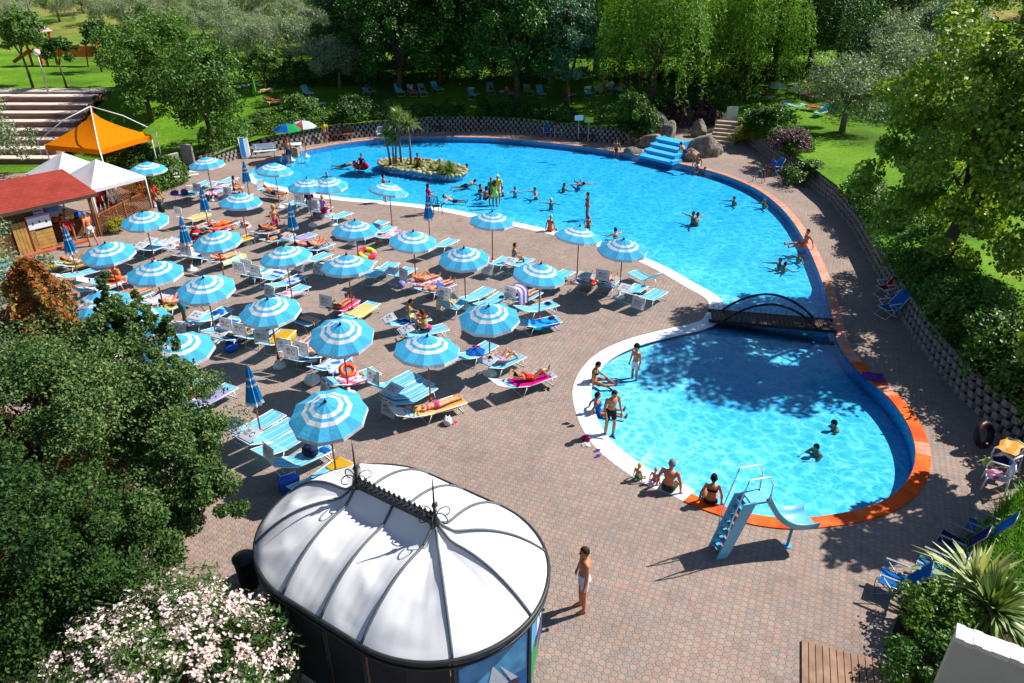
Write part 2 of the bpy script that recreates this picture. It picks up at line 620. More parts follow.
inside = [pin(v[0], v[1]) for v in V]
F = [f for f in F if any(inside[i] for i in f)]
t = NT('pool_liner')
co = t.world_co()
s_ = t.n('ShaderNodeSeparateXYZ'); t.l(co, s_.inputs[0])
c = t.mix(t.math('GREATER_THAN', s_.outputs[1], 28.6), t.ramp(t.noise(0.5, 3, co), [(0.3, srgb('#a6e2fb')), (0.7, srgb('#b4e9fd'))]), t.ramp(t.noise(0.4, 3, co), [(0.3, srgb('#6fd6fb')), (0.7, srgb('#82defd'))]))
POOL = t.done(t.principled(c, 0.5, 0.2))
fl = child('pool_floor', fast_mesh('pool_floor', V, F, POOL, smooth=True), None)
tag(fl, 'pale blue pool floor shelving down from the white beach edge', 'pool floor', kind='structure')
V, F = [], []
for i in range(n):
    V += [(outl[i].x, outl[i].y, -0.002), (outl[i].x, outl[i].y, -1.35)]
    j = (i + 1) % n
    F.append((2 * i, 2 * j, 2 * j + 1, 2 * i + 1))
wallm = child('pool_wall', fast_mesh('pool_wall', V, F, M('pool_wall_blue', '#4fb4e4', 0.5), smooth=True), None)
tag(wallm, 'blue side walls of the swimming pool', 'pool wall', kind='structure')

# water: clear, rippled; caustic light lines are painted into its transparent colour
t = NT('pool_water')
co = t.world_co()
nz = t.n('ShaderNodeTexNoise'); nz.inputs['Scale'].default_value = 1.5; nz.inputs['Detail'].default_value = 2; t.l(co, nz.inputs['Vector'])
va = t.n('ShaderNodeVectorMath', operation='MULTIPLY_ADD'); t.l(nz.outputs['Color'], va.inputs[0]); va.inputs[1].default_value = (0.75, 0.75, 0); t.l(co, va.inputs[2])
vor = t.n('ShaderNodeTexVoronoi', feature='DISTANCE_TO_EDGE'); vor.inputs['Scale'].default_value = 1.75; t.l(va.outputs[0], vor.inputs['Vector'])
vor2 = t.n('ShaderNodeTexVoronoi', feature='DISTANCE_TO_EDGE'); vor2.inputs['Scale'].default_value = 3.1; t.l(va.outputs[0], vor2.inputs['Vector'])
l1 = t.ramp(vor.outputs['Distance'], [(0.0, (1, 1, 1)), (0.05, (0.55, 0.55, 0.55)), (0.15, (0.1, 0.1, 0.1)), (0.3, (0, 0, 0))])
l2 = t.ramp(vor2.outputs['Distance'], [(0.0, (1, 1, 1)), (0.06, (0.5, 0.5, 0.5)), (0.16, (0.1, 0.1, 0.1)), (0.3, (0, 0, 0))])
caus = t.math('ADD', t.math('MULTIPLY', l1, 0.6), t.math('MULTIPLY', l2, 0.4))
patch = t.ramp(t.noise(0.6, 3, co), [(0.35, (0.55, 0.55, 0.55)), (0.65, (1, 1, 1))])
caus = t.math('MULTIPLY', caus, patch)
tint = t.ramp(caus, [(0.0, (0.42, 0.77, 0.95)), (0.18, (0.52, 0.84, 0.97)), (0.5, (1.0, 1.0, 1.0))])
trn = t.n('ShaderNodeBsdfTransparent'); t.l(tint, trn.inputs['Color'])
gl = t.n('ShaderNodeBsdfGlossy'); gl.inputs['Roughness'].default_value = 0.05
hgt = t.math('ADD', t.noise(2.2, 3, co), t.math('MULTIPLY', t.noise(7, 3, co), 0.4))
bmp = t.bump(hgt, 0.12, 0.1); t.l(bmp, gl.inputs['Normal'])
fr = t.n('ShaderNodeFresnel'); fr.inputs['IOR'].default_value = 1.33; t.l(bmp, fr.inputs['Normal'])
ms = t.n('ShaderNodeMixShader'); t.l(fr.outputs[0], ms.inputs[0]); t.l(trn.outputs[0], ms.inputs[1]); t.l(gl.outputs[0], ms.inputs[2])
ab = t.n('ShaderNodeVolumeAbsorption'); ab.inputs['Color'].default_value = (0.3, 0.885, 0.985, 1); ab.inputs['Density'].default_value = 0.95
t.l(ab.outputs[0], t.out.inputs['Volume'])
WATER = t.done(ms.outputs[0])
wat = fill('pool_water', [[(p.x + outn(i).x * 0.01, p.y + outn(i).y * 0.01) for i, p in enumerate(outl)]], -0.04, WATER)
bm = bmesh.new(); bm.from_mesh(wat.data)
ex = bmesh.ops.extrude_face_region(bm, geom=list(bm.faces), use_keep_orig=True)
for v in [g for g in ex['geom'] if isinstance(g, bmesh.types.BMVert)]: v.co.z = -1.5
bmesh.ops.recalc_face_normals(bm, faces=bm.faces)
bm.to_mesh(wat.data); bm.free()
tag(wat, 'clear rippled pool water', 'water', kind='structure')


def strip(i0, i1, w, z0, z1, name, mats, mfun=None, inner=0.0):
    """raised band along the pool's edge from outline index i0 to i1"""
    mb = MB()
    for i in range(i0, i1):
        a, b = i % n, (i + 1) % n
        pa, pb, na, nb = outl[a], outl[b], outn(a), outn(b)
        q = [pa - na * inner, pb - nb * inner, pb + nb * w, pa + na * w]
        vs_ = [(p.x, p.y, z1) for p in q] + [(q[2].x, q[2].y, z0), (q[3].x, q[3].y, z0), (q[0].x, q[0].y, z0), (q[1].x, q[1].y, z0)]
        mb.add(vs_, [(0, 1, 2, 3), (3, 2, 4, 5), (1, 0, 6, 7)], mfun(i) if mfun else 0)
    return mb, name, mats


t = NT('coping_orange')
co = t.world_co()
vv = t.n('ShaderNodeTexVoronoi'); vv.inputs['Scale'].default_value = 2.2; t.l(co, vv.inputs['Vector'])
c = t.mix(0.25, t.ramp(t.noise(1.2, 5, co), [(0.35, srgb('#d8480f')), (0.6, srgb('#f0641e')), (0.78, srgb('#e88a5c'))]), vv.outputs['Color'], 'OVERLAY')
ORANGE = t.done(t.principled(c, 0.75, 0.2, normal=t.bump(t.noise(30, 3, co), 0.3, 0.01)))
t = NT('coping_faded')
co = t.world_co()
c = t.ramp(t.noise(1.6, 5, co, 0.65), [(0.3, srgb('#c9704a')), (0.5, srgb('#cf9079')), (0.7, srgb('#c7a093'))])
FADED = t.done(t.principled(c, 0.8, 0.2))
WHITE_E = M('beach_edge_white', '#d9dde4', 0.6, 0.06, 2)
PINK_E = M('coping_brick', '#b78370', 0.8, 0.15, 2)


def cop_m(i):
    u = (i - nS) / (nF + nR)
    if u < 0.42: return 2
    if u < 0.60: return 1
    k_ = (i * 7919) % 23
    return 1 if (0.60 < u < 0.66 and k_ < 8) or (i - nS - nF) in (19, 20) else 0


mb, nm_, mt_ = strip(nS + 2, nS + nF + nR - 6, 0.37, -0.02, 0.035, 'pool_coping', [ORANGE, FADED, PINK_E, M('coping_joint', '#8a5a44', .9, .2, 5)], cop_m, inner=0.03)
acc = 0
for i in range(nS + 2, nS + nF + nR - 6):
    a, b, na = outl[i % n], outl[(i + 1) % n], outn(i % n)
    L = (b - a).length; dd = (b - a) / L
    q = (.5 - acc % .5)
    while q < L:
        p = a + dd * q
        mb.add([(p.x - na.x * .03 - dd.x * .008, p.y - na.y * .03 - dd.y * .008, .038), (p.x + na.x * .37 - dd.x * .008, p.y + na.y * .37 - dd.y * .008, .038), (p.x + na.x * .37 + dd.x * .008, p.y + na.y * .37 + dd.y * .008, .038), (p.x - na.x * .03 + dd.x * .008, p.y - na.y * .03 + dd.y * .008, .038)], [(0, 1, 2, 3)], 3)
        q += .5
    acc += L
o = mb.obj(nm_, mt_)
tag(o, 'orange painted coping curving round the deep side of the pool, faded further off', 'pool edge', kind='structure')
mb, nm_, mt_ = strip(nS + nF + nR - 6, n + nS - 2, 0.36, -0.03, 0.006, 'pool_beach_edge', WHITE_E, inner=0.25)
o = mb.obj(nm_, mt_)
tag(o, 'flat white beach edge of the pool on the lounger side', 'pool edge', kind='structure')

# ------------------------------------------------------------------ block retaining walls
BLOCK = M('block_concrete', '#8d857c', 0.9, 0.25, 3, bump=0.4)
SOILM = M('block_soil', '#241d16', 0.95, 0.3, 5)


def block_wall(idx, label, h=1.1, rows=5, cell=0.42):
    pts = [Vector((edge_pts[i][0], edge_pts[i][1])) for i in idx]
    cum = [0.0]
    for a, b in zip(pts, pts[1:]): cum.append(cum[-1] + (b - a).length)

    def pos(s):
        s = max(0, min(cum[-1] - 1e-4, s))
        for i in range(len(pts) - 1):
            if cum[i + 1] >= s:
                u = (s - cum[i]) / (cum[i + 1] - cum[i]); d = (pts[i + 1] - pts[i]).normalized()
                return pts[i].lerp(pts[i + 1], u), d
    mb = MB()
    rh = h / rows
    N_ = int(cum[-1] / cell)
    # backing mass
    for j in range(N_):
        (a, d1), (b, d2) = pos(j * cell), pos((j + 1) * cell)
        n1 = Vector((-d1.y, d1.x)); n2 = Vector((-d2.y, d2.x))
        if (a - EC).dot(n1) < 0: n1, n2 = -n1, -n2
        vs_ = [(a.x + n1.x * .05, a.y + n1.y * .05, -.05), (b.x + n2.x * .05, b.y + n2.y * .05, -.05), (b.x + n2.x * .42, b.y + n2.y * .42, h), (a.x + n1.x * .42, a.y + n1.y * .42, h),
               (b.x + n2.x * .75, b.y + n2.y * .75, h), (a.x + n1.x * .75, a.y + n1.y * .75, h)]
        mb.add(vs_, [(0, 1, 2, 3), (3, 2, 4, 5)], 1)
    for r_ in range(rows):
        for j in range(N_ - 1):
            s = (j + (0.5 if r_ % 2 else 0.0) + 0.5) * cell
            c0, d = pos(s)
            nn = Vector((-d.y, d.x))
            if (c0 - EC).dot(nn) < 0: nn = -nn
            base = c0 + nn * (0.02 + r_ * 0.075)
            z0, z1 = r_ * rh, (r_ + 1) * rh * 1.0
            w = cell * 0.44
            ring = []
            for (u, dep) in ((-w, 0.16), (-w * .62, -0.06), (w * .62, -0.06), (w, 0.16)):
                ring.append(base + d * u + nn * dep)
            vs_ = [(p.x, p.y, z0) for p in ring] + [(p.x, p.y, z1 - 0.02) for p in ring]
            inner = [base + d * (u * .72) + nn * (dep + .045) for (u, dep) in ((-w, 0.11), (-w * .62, -0.06), (w * .62, -0.06), (w, 0.11))]
            vs_ += [(p.x, p.y, z1 - 0.02) for p in inner] + [(p.x, p.y, z1 - 0.12) for p in inner]
            fs = [(0, 1, 5, 4), (1, 2, 6, 5), (2, 3, 7, 6), (4, 5, 9, 8), (5, 6, 10, 9), (6, 7, 11, 10), (8, 9, 13, 12), (9, 10, 14, 13), (10, 11, 15, 14)]
            mb.add(vs_, fs, 0)
            mb.add([vs_[i] for i in (12, 13, 14, 15)], [(0, 1, 2, 3)], 1)
    o = mb.obj('retaining_wall', [BLOCK, SOILM])
    tag(o, label, 'wall', 'hollow block retaining walls')
    return o


wi = [i for i, p in enumerate(edge_pts) if p[3] == 1]
br_ = next(i for i, p in enumerate(edge_pts) if i > 5 and p[3] == 0)
first = [i for i in wi if i < br_] + [br_]
second = [i for i in wi if i > br_]
c0 = next(i for i, p in enumerate(edge_pts) if p[0] > at(262, 152).x)
WALL_FAR = [i for i in first if i >= c0]
WALL_RIGHT = second + [second[-1] + 1]
block_wall([i for i in first if i <= c0], 'short hollow block wall with plants by the upright blue lounger', 0.85, 4)
block_wall(WALL_FAR, 'long shaded hollow block wall along the far side of the pool', 1.15, 5)
block_wall(WALL_RIGHT, 'curved hollow block wall under the trees beside the deep edge of the pool', 1.15, 5)

# ------------------------------------------------------------------ stepped seating (amphitheatre)
mb = MB()
x0, x1, y0 = -50.0, -32.2, 50.2
for i in range(8):
    ya = y0 + i * 1.05; z = 0.42 * (i + 1)
    mb.box(((x0 + x1) / 2, ya + 4.3, z / 2 - 0.6 - .03), (x1 - x0, 8.6, z + 1.2 - .06), mi=0)
    mb.box(((x0 + x1) / 2 + .02, ya + .5, z - .03), (x1 - x0 + .1, 1.14, 0.062), mi=1)
o = mb.obj('stepped_seating', [M('seat_riser', '#8a6656', 0.9, 0.3, 1.2), M('seat_tread', '#d3bfb2', 0.85, 0.15, 1.5)])
tag(o, 'stone amphitheatre of eight wide steps behind the orange gazebo', 'stone seating')
mb = MB()
mb.box((-41.6, 59.6, 3.46), (19, 1.6, 0.1), mi=0)
o = mb.obj('path', M('path_concrete', '#b9ada2', 0.9, 0.15, 1.5)); tag(o, 'pale path along the top of the stone seating', 'path', kind='structure')

# ------------------------------------------------------------------ cascade, boulders, garden stairs
e1, e2 = at(640, 157.5), at(676, 166)
dirE = (e2 - e1).normalized(); outE = Vector((-dirE.y, dirE.x, 0))
if outE.y < 0: outE = -outE
wE = (e2 - e1).length * .9
outS = (at(681, 143.5) - at(657, 161)).normalized()
CASC = M('cascade_blue', '#3fb0ea', 0.45, 0.08, 2)
croot = empty('cascade', e1.lerp(e2, .5) + outE * 1.6, 0, 'blue painted water cascade of four wide steps between boulders', 'cascade')
for i in range(4):
    mb = MB()
    cc = e1.lerp(e2, .5) + outS * (0.5 + i * .98) - croot.location
    hz = 0.18 + i * 0.22
    ang = math.atan2(dirE.y, dirE.x)
    mb.box((cc.x, cc.y, hz / 2), (wE * (1.0 - .07 * i), 1.1, hz), ang)
    for s in (-1, 1):
        q = cc + dirE * (s * wE * (1.0 - .07 * i) / 2)
        mb.box((q.x, q.y, hz / 2 + .03), (0.1, 1.12, hz + .06), ang)
    mb.obj('step', CASC, croot)


def boulder_mesh(seed, r):
    bm = bmesh.new()
    bmesh.ops.create_icosphere(bm, subdivisions=4, radius=1.0)
    rn = random.Random(seed)
    planes = [(Vector((rn.uniform(-1, 1), rn.uniform(-1, 1), rn.uniform(-.4, 1))).normalized(), rn.uniform(.5, .82)) for _ in range(11)]
    for v in bm.verts:
        for (pn, d) in planes:
            k_ = v.co.dot(pn)
            if k_ > d: v.co -= pn * (k_ - d) * .85
        v.co *= 1 + rn.uniform(-.012, .012)
        v.co = Vector((v.co.x * r[0], v.co.y * r[1], v.co.z * r[2]))
    for f in bm.faces: f.smooth = True
    me = bpy.data.meshes.new('boulder'); bm.to_mesh(me); bm.free()
    return me


t = NT('boulder_stone')
co = t.obj_co()
c = t.mix(1.0, t.ramp(t.noise(1.6, 6, co, .65), [(0.28, srgb('#4f4a40')), (0.45, srgb('#8d8576')), (0.6, srgb('#a9a092')), (0.78, srgb('#c2bbab'))]), t.ramp(t.noise(9, 4, co), [(0.3, (.7, .7, .7)), (0.6, (1, 1, 1))]), 'MULTIPLY')
ROCK = t.done(t.principled(c, 0.9, 0.2, normal=t.bump(t.noise(4, 8, co, .7), 1.0, 0.25)))
for k_, (px, py, r, rz, lab) in enumerate([
        (649, 147, (1.05, .75, .75), .2, 'rounded grey boulder on the left bank of the blue cascade'),
        (666, 141, (.75, .7, 1.25), .6, 'tall leaning boulder behind the rounded one at the cascade'),
        (632, 153.5, (.75, .5, .35), -.2, 'flat bluish boulder at the pool edge left of the cascade'),
        (690, 160, (.85, .6, .6), -.25, 'tan blocky boulder right of the lowest cascade step'),
        (706, 156, (1.4, .9, .95), -.2, 'wide flat-topped boulder with dark sides beside the stairs'),
        (655, 133, (1.3, .9, 1.1), .3, 'dark shaded boulder under the bushes behind the cascade'),
        (698, 136, (.7, .6, 1.0), .1, 'upright shaded boulder at the head of the cascade'),
        (718, 154, (.35, .3, .4), .1, 'small pale stone at the foot of the garden stairs')]):
    me = boulder_mesh(k_ + 11, r); me.materials.append(ROCK)
    p = at(px, py)
    o = child('boulder', me, None); o.location = (p.x, p.y, r[2] * .55); o.rotation_euler = (0, 0, rz)
    tag(o, lab, 'boulder', 'boulders round the cascade')
mb = MB()
sa, sb = at(722, 143), at(729, 134)
dS = (sb - sa).normalized(); nS_ = Vector((-dS.y, dS.x, 0)); angS = math.atan2(dS.y, dS.x)
for i in range(6):
    q = sa + dS * (i * .5)
    mb.box((q.x, q.y, .1 * (i + 1)), (.56, 1.9, .2 * (i + 1)), angS)
o = mb.obj('garden_stairs', M('stair_stone', '#a08c7c', .9, .25, 2)); tag(o, 'short flight of stone stairs climbing from the terrace to the lawn', 'stairs')
q = onto(731, 121)
mb = MB(); mb.box((0, 0, 1.0), (.95, .12, 2.0), 0); mb.box((0, -.08, .12), (.99, .06, .25), mi=1)
o = mb.obj('white_board', [M('board_white', '#d8d8d4', .6), M('board_blue', '#4aa5d8', .6)]); o.location = (q.x, q.y, q.z - .05); o.rotation_euler = (0, 0, .1)
tag(o, 'plain white upright panel at the top of the garden stairs', 'panel')

# island in the pool
isl = [at(*q) for q in [(379, 163.5), (385, 160), (400, 159.5), (420, 160.5), (440, 162), (458, 166), (466, 170.5), (462, 175), (448, 176), (425, 174), (402, 170.5), (386, 167.5)]]
ip = spline(isl, True, 4)
ic = sum((p for p in ip), Vector()) / len(ip)
iroot = empty('pool_island', (ic.x, ic.y, 0), 0, 'kidney shaped planted island edged with pale stones in the pool', 'island')
mb = MB()
mb.slab([(p.x - ic.x, p.y - ic.y) for p in ip], -1.3, 0.08, 0, 1)
mb.obj('planting_bed', [M('island_edge', '#4fb0de', .8, .2), M('island_gravel', '#6d7040', .95, .5, 3, bump=.8)], iroot)
ISTONE = M('island_stone', '#a89a7c', .9, .4, 2)
mb = MB()
for i, p in enumerate(ip[::1]):
    MB().ell((p.x - ic.x, p.y - ic.y, 0.04 + rnd.uniform(-.05, .05)), (rnd.uniform(.14, .24), rnd.uniform(.14, .22), rnd.uniform(.08, .13)), 8, 5, 0, Matrix.Rotation(rnd.uniform(0, 3), 3, 'Z'), .15, i).obj('edging_stone', ISTONE, iroot)
for i in range(60):
    a, b = rnd.choice(ip), rnd.choice(ip)
    p = a.lerp(b, rnd.uniform(.1, .9))
    mb.ell((p.x - ic.x, p.y - ic.y, .1), (rnd.uniform(.08, .2), rnd.uniform(.08, .2), .1), 7, 4, 0, None, .2, i + 77)
mb.obj('pebbles', ISTONE, iroot)['kind'] = 'stuff'

# wooden platform in the lower right corner
mb = MB()
q = [at(801, 641), at(905, 668), at(905, 720), at(786, 700)]
a, b = at(801, 641), at(908, 669)
dW = (b - a); LW = dW.length; dW.normalize(); pW = Vector((dW.y, -dW.x, 0))
k_ = int(LW / .135)
for i in range(k_):
    c = a + dW * ((i + .5) * LW / k_) + pW * 1.6
    mb.box((c.x, c.y, .03), (LW / k_ - .016, 3.2, .05), math.atan2(dW.y, dW.x))
o = mb.obj('wooden_platform', M('platform_wood', '#8d6f5c', .8, .25, 4)); tag(o, 'low platform of worn brown boards set in the paving', 'platform')
# parapet of the building the photo is taken from
p0, p1 = at(956, 636, 3.0), at(1030, 664, 3.0)
d = (p1 - p0).normalized(); nrm = Vector((d.y, -d.x, 0))
if nrm.y > 0: nrm = -nrm
rp = empty('parapet_wall', p0, math.atan2(d.y, d.x), 'cream rendered wall with a rough white coping in the lower right corner', 'wall')
mb = MB(); mb.box((1.5, .12, -1.55), (3.0, .22, 2.9)); mb.obj('rendered_face', M('render_cream', '#b9b7a4', .9, .06, 2, bump=.15), rp)
mb = MB()
for i in range(24): mb.box((.0625 + i * .125, .13 + rnd.uniform(-.01, .01), -.05 + rnd.uniform(-.012, .012)), (.127, .34, .1), rnd.uniform(-.03, .03))
mb.obj('coping_stone', M('coping_white', '#dad6cc', .9, .1, 9, bump=.8), rp)
# ================================================================== VEGETATION
def leaf_quads(C, size, rs, up=0.35, aspect=0.5, out=None):
    """one pointed, slightly folded leaf per centre"""
    N = len(C)
    nrm = rs.normal(size=(N, 3)); nrm[:, 2] = np.abs(nrm[:, 2]) * 0.6 + up
    if out is not None: nrm += out
    nrm /= np.linalg.norm(nrm, axis=1)[:, None]
    t = rs.normal(size=(N, 3)); t -= nrm * (t * nrm).sum(1)[:, None]
    t /= np.linalg.norm(t, axis=1)[:, None] + 1e-9
    b = np.cross(nrm, t)
    s = (size * rs.uniform(0.65, 1.25, N))[:, None]
    V = np.stack([C - t * s * .5, C + b * s * aspect * .5 - t * s * .05, C + t * s * .5 - nrm * s * .12, C - b * s * aspect * .5 - t * s * .05], 1).reshape(-1, 3)
    F = np.arange(4 * N).reshape(-1, 4)
    return V, F


def crown_pts(N, rx, ry, rz, rs, clumps=40, clump_r=0.3, inner=0.45, flat=0.75, lump=0.25, dome=-0.5):
    """leaf centres in clumps set through an uneven ellipsoid, thinner inside"""
    u = rs.normal(size=(clumps * 3, 3)); u /= np.linalg.norm(u, axis=1)[:, None]
    u = u[u[:, 2] > dome][:clumps]
    k = len(u)
    rr = rs.uniform(inner, 1.0, k) ** 0.6
    rr *= 1 + rs.uniform(-lump, lump, k)
    cc = u * rr[:, None] * np.array([rx, ry, rz])
    cr = clump_r * (rx + ry) / 2 * rs.uniform(.6, 1.35, k)
    which = rs.integers(0, k, N)
    d = rs.normal(size=(N, 3)); d /= np.linalg.norm(d, axis=1)[:, None]
    d *= (rs.uniform(0.15, 1, N) ** 0.5)[:, None]
    d[:, 2] *= flat
    P = cc[which] + d * cr[which][:, None]
    out = P / np.array([rx, ry, rz]); L = np.linalg.norm(out, axis=1)[:, None] + 1e-6
    return P, out / L * 0.5


def trunk_mb(h, r, rs, limbs=6, spread=1.6, top=None, lean=0.1):
    mb = MB()
    top = top or h * 1.5
    path = [(0, 0, -0.3), (rs.uniform(-lean, lean) * .3, rs.uniform(-lean, lean) * .3, h * .5), (rs.uniform(-lean, lean), rs.uniform(-lean, lean), h)]
    mb.tube(path, [r * 1.25, r, r * .8], 8)
    e = Vector(path[-1])
    for i in range(limbs):
        a = 2 * PI * (i + rs.uniform(-.3, .3)) / limbs
        q = Vector((math.cos(a) * spread * rs.uniform(.6, 1.1), math.sin(a) * spread * rs.uniform(.6, 1.1), top * rs.uniform(.75, 1.1) - h))
        m_ = e + q * .5 + Vector((rs.uniform(-.2, .2), rs.uniform(-.2, .2), rs.uniform(0, .3)))
        mb.tube([e - Vector((0, 0, .15)), m_, e + q], [r * .6, r * .38, r * .12], 6)
    return mb


BARK = M('bark', '#5b4a39', .95, .3, 4, bump=.6)
BARK_G = M('bark_grey', '#746a5c', .95, .3, 4, bump=.6)
L_OLIVE = leaf_mat('leaf_olive', '#5f7452', '#a9b896', .3, .1)
L_DARK = leaf_mat('leaf_dark', '#1f3d14', '#4b7a2a', .3, .12)
L_BLUE = leaf_mat('leaf_bluegreen', '#2c4c38', '#5f8a66', .25, .12)
L_WILLOW = leaf_mat('leaf_willow', '#4c7a1c', '#8db53a', .4, .08)
L_MID = leaf_mat('leaf_mid', '#3a5c1e', '#6f973f', .35, .1)
L_MAPLE = leaf_mat('leaf_maple', '#375e16', '#7b9d32', .42, .12, '#adb84a')
L_NEAR = leaf_mat('leaf_near', '#1c3816', '#476d33', .32, .12, '#86965a', .6)
L_NEAR2 = leaf_mat('leaf_near_dark', '#1a3213', '#3f5f28', .3, .1, '#7b8a46', .6)
L_RUST = leaf_mat('leaf_rust', '#6f3a1c', '#c07a44', .3, .05, '#7d8a4a')
L_HEDGE = leaf_mat('leaf_hedge', '#2f4f17', '#62872c', .3, .1, None, .8)
L_PURPLE = leaf_mat('leaf_purple', '#3f2a33', '#7d5f68', .3, .08)
L_GREYP = leaf_mat('leaf_grey', '#5a5a58', '#8f8a8c', .25, .06)
L_YELLOW = leaf_mat('leaf_yellow', '#7f8f22', '#c4bd3e', .35, .08)
L_OLEA = leaf_mat('leaf_oleander', '#2c4a20', '#6b8a46', .3, .12)
L_PALM = leaf_mat('leaf_palm', '#4a6a2a', '#9fb060', .3, .15)
L_PALE = leaf_mat('leaf_pale_frond', '#8d9a52', '#cfcf94', .3, .15)
PETAL = leaf_mat('petal_pink', '#e9c6cb', '#fbf3f1', .35, .03)
L_GRASS = leaf_mat('blade_green', '#3f7414', '#7cb52c', .4, .12)
TREEP = {}


def tree_proto(key, seed):
    """crown mesh and trunk mesh of one kind (crown centred above the base)"""
    if (key, seed) in TREEP: return TREEP[(key, seed)]
    rs = np.random.default_rng(seed * 101 + len(key))
    if key == 'olive':
        P, o = crown_pts(7500, 2.5, 2.5, 2.0, rs, 46, .32, .35, .8, .3, -.8)
        V, F = leaf_quads(P + [0, 0, 2.7], .2, rs, .3, .4, o)
        tr = trunk_mb(1.5, .17, rs, 5, 1.2, 3.4); m = L_OLIVE
    elif key == 'broad':
        P, o = crown_pts(11000, 2.8, 2.8, 3.2, rs, 70, .3, .4, .8, .25, -.8)
        V, F = leaf_quads(P + [0, 0, 4.2], .24, rs, .35, .6, o)
        tr = trunk_mb(2.2, .2, rs, 7, 1.4, 5.4); m = L_MID
    elif key == 'dark':
        P, o = crown_pts(24000, 4.3, 4.3, 5.0, rs, 130, .24, .4, .8, .26, -.85)
        V, F = leaf_quads(P + [0, 0, 6.1], .23, rs, .35, .6, o)
        tr = trunk_mb(2.2, .26, rs, 8, 2.0, 7.2); m = L_DARK
    elif key == 'blue':
        P, o = crown_pts(13000, 3.2, 3.2, 4.5, rs, 80, .28, .4, .8, .22, -.8)
        V, F = leaf_quads(P + [0, 0, 5.6], .26, rs, .35, .55, o)
        tr = trunk_mb(2.0, .22, rs, 8, 1.6, 6.6); m = L_BLUE
    elif key == 'willow':
        S = 520
        u = rs.normal(size=(S, 3)); u[:, 2] = np.abs(u[:, 2]) + .05; u /= np.linalg.norm(u, axis=1)[:, None]
        rr = rs.uniform(.45, 1.0, S) ** .5
        st = u * rr[:, None] * np.array([4.8, 4.8, 4.4]) + [0, 0, 6.9]
        st[:, :2] *= (1 + .12 * np.sin(np.arctan2(st[:, 1], st[:, 0]) * 5))[:, None]
        ln = rs.uniform(2.0, 7.0, S)
        which = rs.integers(0, S, 26000); f = rs.uniform(0, 1, 26000)
        P = st[which].copy(); P[:, 2] -= f * ln[which]
        outw = st[which][:, :2] / 4.6
        P[:, :2] += outw * (np.sin(f * 1.6) * .7)[:, None] + rs.normal(size=(26000, 2)) * .13
        V, F = leaf_quads(P, .3, rs, .1, .28, np.concatenate([outw * .9, np.full((26000, 1), .15)], 1))
        # leaves hang
        tr = trunk_mb(3.0, .3, rs, 8, 2.6, 8.5); m = L_WILLOW
    elif key == 'bush':
        P, o = crown_pts(3600, 1.2, 1.2, .95, rs, 30, .36, .35, .85, .25, -.35)
        V, F = leaf_quads(P + [0, 0, .75], .16, rs, .4, .55, o)
        tr = trunk_mb(.3, .05, rs, 6, .5, .9); m = L_HEDGE
    elif key == 'young':
        P, o = crown_pts(2600, 1.5, 1.5, 1.5, rs, 26, .34, .3, .8, .3)
        V, F = leaf_quads(P + [0, 0, 3.4], .24, rs, .3, .6, o)
        tr = trunk_mb(2.2, .08, rs, 5, .8, 3.8); m = L_MID
    elif key == 'wood':
        P, o = crown_pts(9000, 5.5, 5.5, 5.0, rs, 60, .32, .4, .8, .25, -.4)
        V, F = leaf_quads(P + [0, 0, 6.0], .5, rs, .35, .6, o)
        tr = trunk_mb(2.5, .35, rs, 7, 3.0, 8.0); m = L_DARK
    cr = fast_mesh(key + '_crown', V, F, m)
    tm = tr.mesh(key + '_trunk', BARK_G if key == 'olive' else BARK)
    TREEP[(key, seed)] = (cr, tm)
    return TREEP[(key, seed)]


def tree(name, key, seed, base, sc, rz, label, cat='tree', group=None, mat=None, scz=None):
    cr, tm = tree_proto(key, seed)
    r_ = empty(name, base, rz, label, cat, group)
    r_.scale = (sc, sc, scz or sc)
    for nm, me in (('crown', cr), ('trunk' if key != 'bush' else 'stem', tm)):
        c = child(nm, me, r_)
        if mat is not None and nm == 'crown':
            c.material_slots[0].link = 'OBJECT'; c.material_slots[0].material = mat
    return r_


def at_tree(px, py, sc_key):
    return onto(px, py)


# (name, kind, base pixel, scale, height factor, material, label)
rnd = random.Random(21)
OLV = [  # olives of the grove up the slope: crown pixel x, base pixel y, size
    (12, 26, .9), (60, 22, 1.0), (102, 24, 1.0), (132, 34, 1.05), (152, 24, .9), (185, 30, .95), (203, 22, .9), (222, 36, 1.05), (182, 46, .9), (246, 24, .9),
    (266, 26, 1.0), (262, 44, .95), (290, 32, 1.0), (312, 22, .9), (333, 26, 1.05), (316, 40, 1.0), (290, 56, 1.0), (238, 60, 1.0), (262, 66, 1.0), (316, 70, 1.05), (345, 40, .9),
    (30, 16, .9), (84, 14, .8), (168, 14, .9), (232, 13, .8), (280, 13, .8), (350, 18, .9), (140, 16, .8), (205, 40, .85), (300, 18, .8), (20, 34, 1), (325, 52, 1), (350, 58, 1.1), (340, 88, 1.0), (362, 46, 1.1), (248, 50, .9)]
for i, (px, py, s) in enumerate(OLV):
    tree('olive_tree', 'olive', i % 3 + 1, onto(px, py), s * rnd.uniform(.85, 1.02), rnd.uniform(0, 6), 'grey green olive tree of the grove on the slope above the lawn', group='olive trees of the grove')
